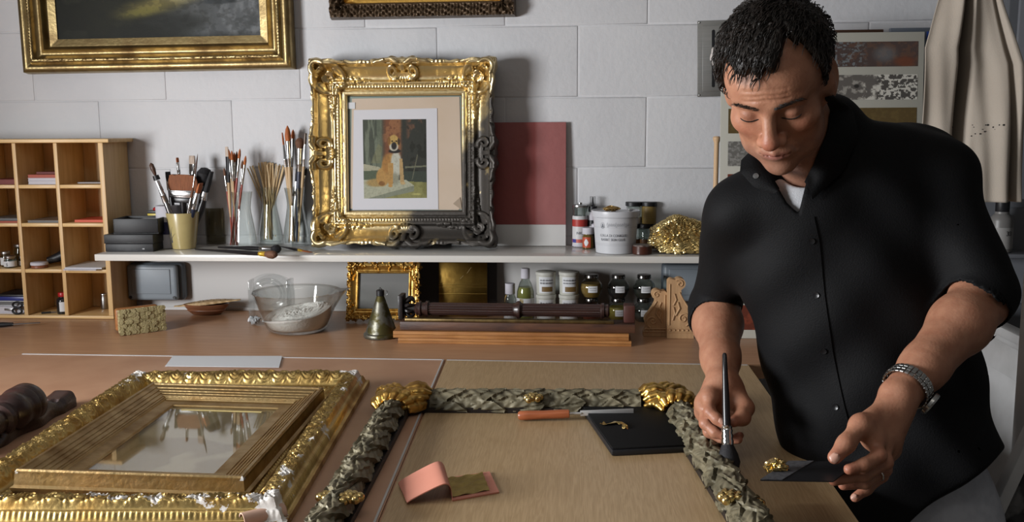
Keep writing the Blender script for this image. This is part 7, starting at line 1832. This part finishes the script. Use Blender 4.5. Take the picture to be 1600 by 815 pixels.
# wristwatch
ax_ = vnorm(WL - EL); wc = EL + (WL - EL) * .90; ref = vnorm(cB - ax_ * (cB @ ax_)); sd = np.cross(ax_, ref)
a0_ = math.atan2(-(-.55), .8)
n = 30; r0 = .0325; mb = MB(); m_link = M('watch_steel', 'b8b8b6', .22, 1)
for k in range(n):
    a = k / n * 2 * pi; rad = ref * math.cos(a) + sd * math.sin(a); tan_ = -ref * math.sin(a) + sd * math.cos(a)
    for q in (-1, 0, 1):
        Mx = np.eye(4); Mx[:3, 0] = tan_; Mx[:3, 1] = ax_; Mx[:3, 2] = rad; c = wc + rad * (r0 + (.0006 if q == 0 else 0)) + ax_ * q * .0062
        mb2 = MB().box((0, 0, 0), (.0062, .0056, .0028), .0007, seg=1); mb2.xf(Mx); mb.join(mb2, np.array([[1, 0, 0, c[0]], [0, 1, 0, c[1]], [0, 0, 1, c[2]], [0, 0, 0, 1.]]))
wt = kid(mb, 'wristwatch', m_link, 30); wt['label'] = 'steel wristwatch on the left wrist'
best = vnorm(camv(.55, -.55, .35)); best = vnorm(best - ax_ * (best @ ax_)); cpos = wc + best * (r0 + .001)
M_ = axis_mat(cpos, cpos + best); mb = MB().lathe([(.013, 0), (.0175, .001), (.018, .005), (.0165, .0075), (.0145, .0078)], 40); mb.xf(M_); cs_ = kid(mb, 'watch_case', m_link, 30, person)
cs_.parent = wt
mb = MB().lathe([(.0143, .0080), (.0001, .0082)], 36, caps=False); mb.xf(M_); d_ = kid(mb, 'watch_dial', M('dark_dial', '202428', .1, coat=.6), 0, person); d_.parent = wt
# wedding ring
rp0, rp1 = Lp_['ring'][1], Lp_['ring'][2]; rc = rp0 + (rp1 - rp0) * .35; a = np.linspace(0, 2 * pi, 30); Mx = axis_mat(rc, rp1); mb = MB().tube(np.stack([.0097 * np.cos(a), .0097 * np.sin(a), 0 * a], -1), .0013, 8, caps=False); mb.xf(Mx); kid(mb, 'finger_ring', m_chrome, 0)

# ------------------------------------------------------------------ what the hands hold
p_top = PD(1132, 551, 1.515); p_f0 = PD(1135.5, 664, 1.492); p_f1 = PD(1137, 694, 1.487); p_tip = PD(1139, 736, 1.478)
o = thing('gilding_brush', 'black gilding brush held upright in the hand above the garland frame', 'brush', tuple(p_top)); L = lambda p: np.array(p) - p_top
def ax_lathe(p, q, prof, name, m): mb = MB().lathe(prof, 24); mb.xf(axis_mat(L(p), L(q))); return mb.build(name, m, o)
d1 = np.linalg.norm(p_f0 - p_top); ax_lathe(p_top, p_f0, [(.0020, 0), (.0036, .003), (.0044, .03), (.0060, d1 * .75), (.0062, d1)], 'handle', m_han_blk)
d2 = np.linalg.norm(p_f1 - p_f0); ax_lathe(p_f0, p_f1, [(.0072, 0), (.0088, .002), (.0078, .005), (.0090, .008), (.0080, .012), (.0094, .016), (.0084, .020), (.0096, .024), (.0090, d2)], 'ferrule', m_chrome)
d3 = np.linalg.norm(p_tip - p_f1); ax_lathe(p_f1, p_tip, [(.0088, 0), (.0150, d3 * .35), (.0180, d3 * .65), (.0160, d3 * .85), (.008, d3 * .98), (.0005, d3)], 'bristles', m_brs_blk)
ca, cb2, cc2, cd2 = PD(1188, 751, 1.235), PD(1232, 722, 1.315), PD(1342, 722, 1.315), PD(1302, 753, 1.235)
o = thing('gilding_card', 'thin black card with grey end held level in the left hand', 'card', tuple(ca)); 
nn = vnorm(np.cross(cc2 - cb2, cb2 - ca)); nn = nn if nn[2] > 0 else -nn
def slab(c, name, m, th, off=0):
    v = [np.array(x) - ca + nn * off for x in c] + [np.array(x) - ca + nn * (off + th) for x in c]; MB().add(v, [(0, 1, 2, 3), (4, 5, 6, 7), (0, 1, 5, 4), (1, 2, 6, 5), (2, 3, 7, 6), (3, 0, 4, 7)]).build(name, m, o)
slab([ca, cb2, cc2, cd2], 'card', m_black, .0016)
m1 = cb2 + (cc2 - cb2) * .36; m2 = ca + (cd2 - ca) * .30; slab([ca, cb2, m1, m2], 'grey_suede', M('grey_suede', '4c4c50', .9, c2='2e2e32', nscale=160), .0008, .0017)
gp = PD(1212, 737, 1.275); g = crumple('gold_leaf_scrap', 'bright crumpled gold leaf lump resting on the black card', 'gold leaf', (gp[0], gp[1], gp[2] - .002), .020, .014, .013, m_goldb, 41, 30, .3)
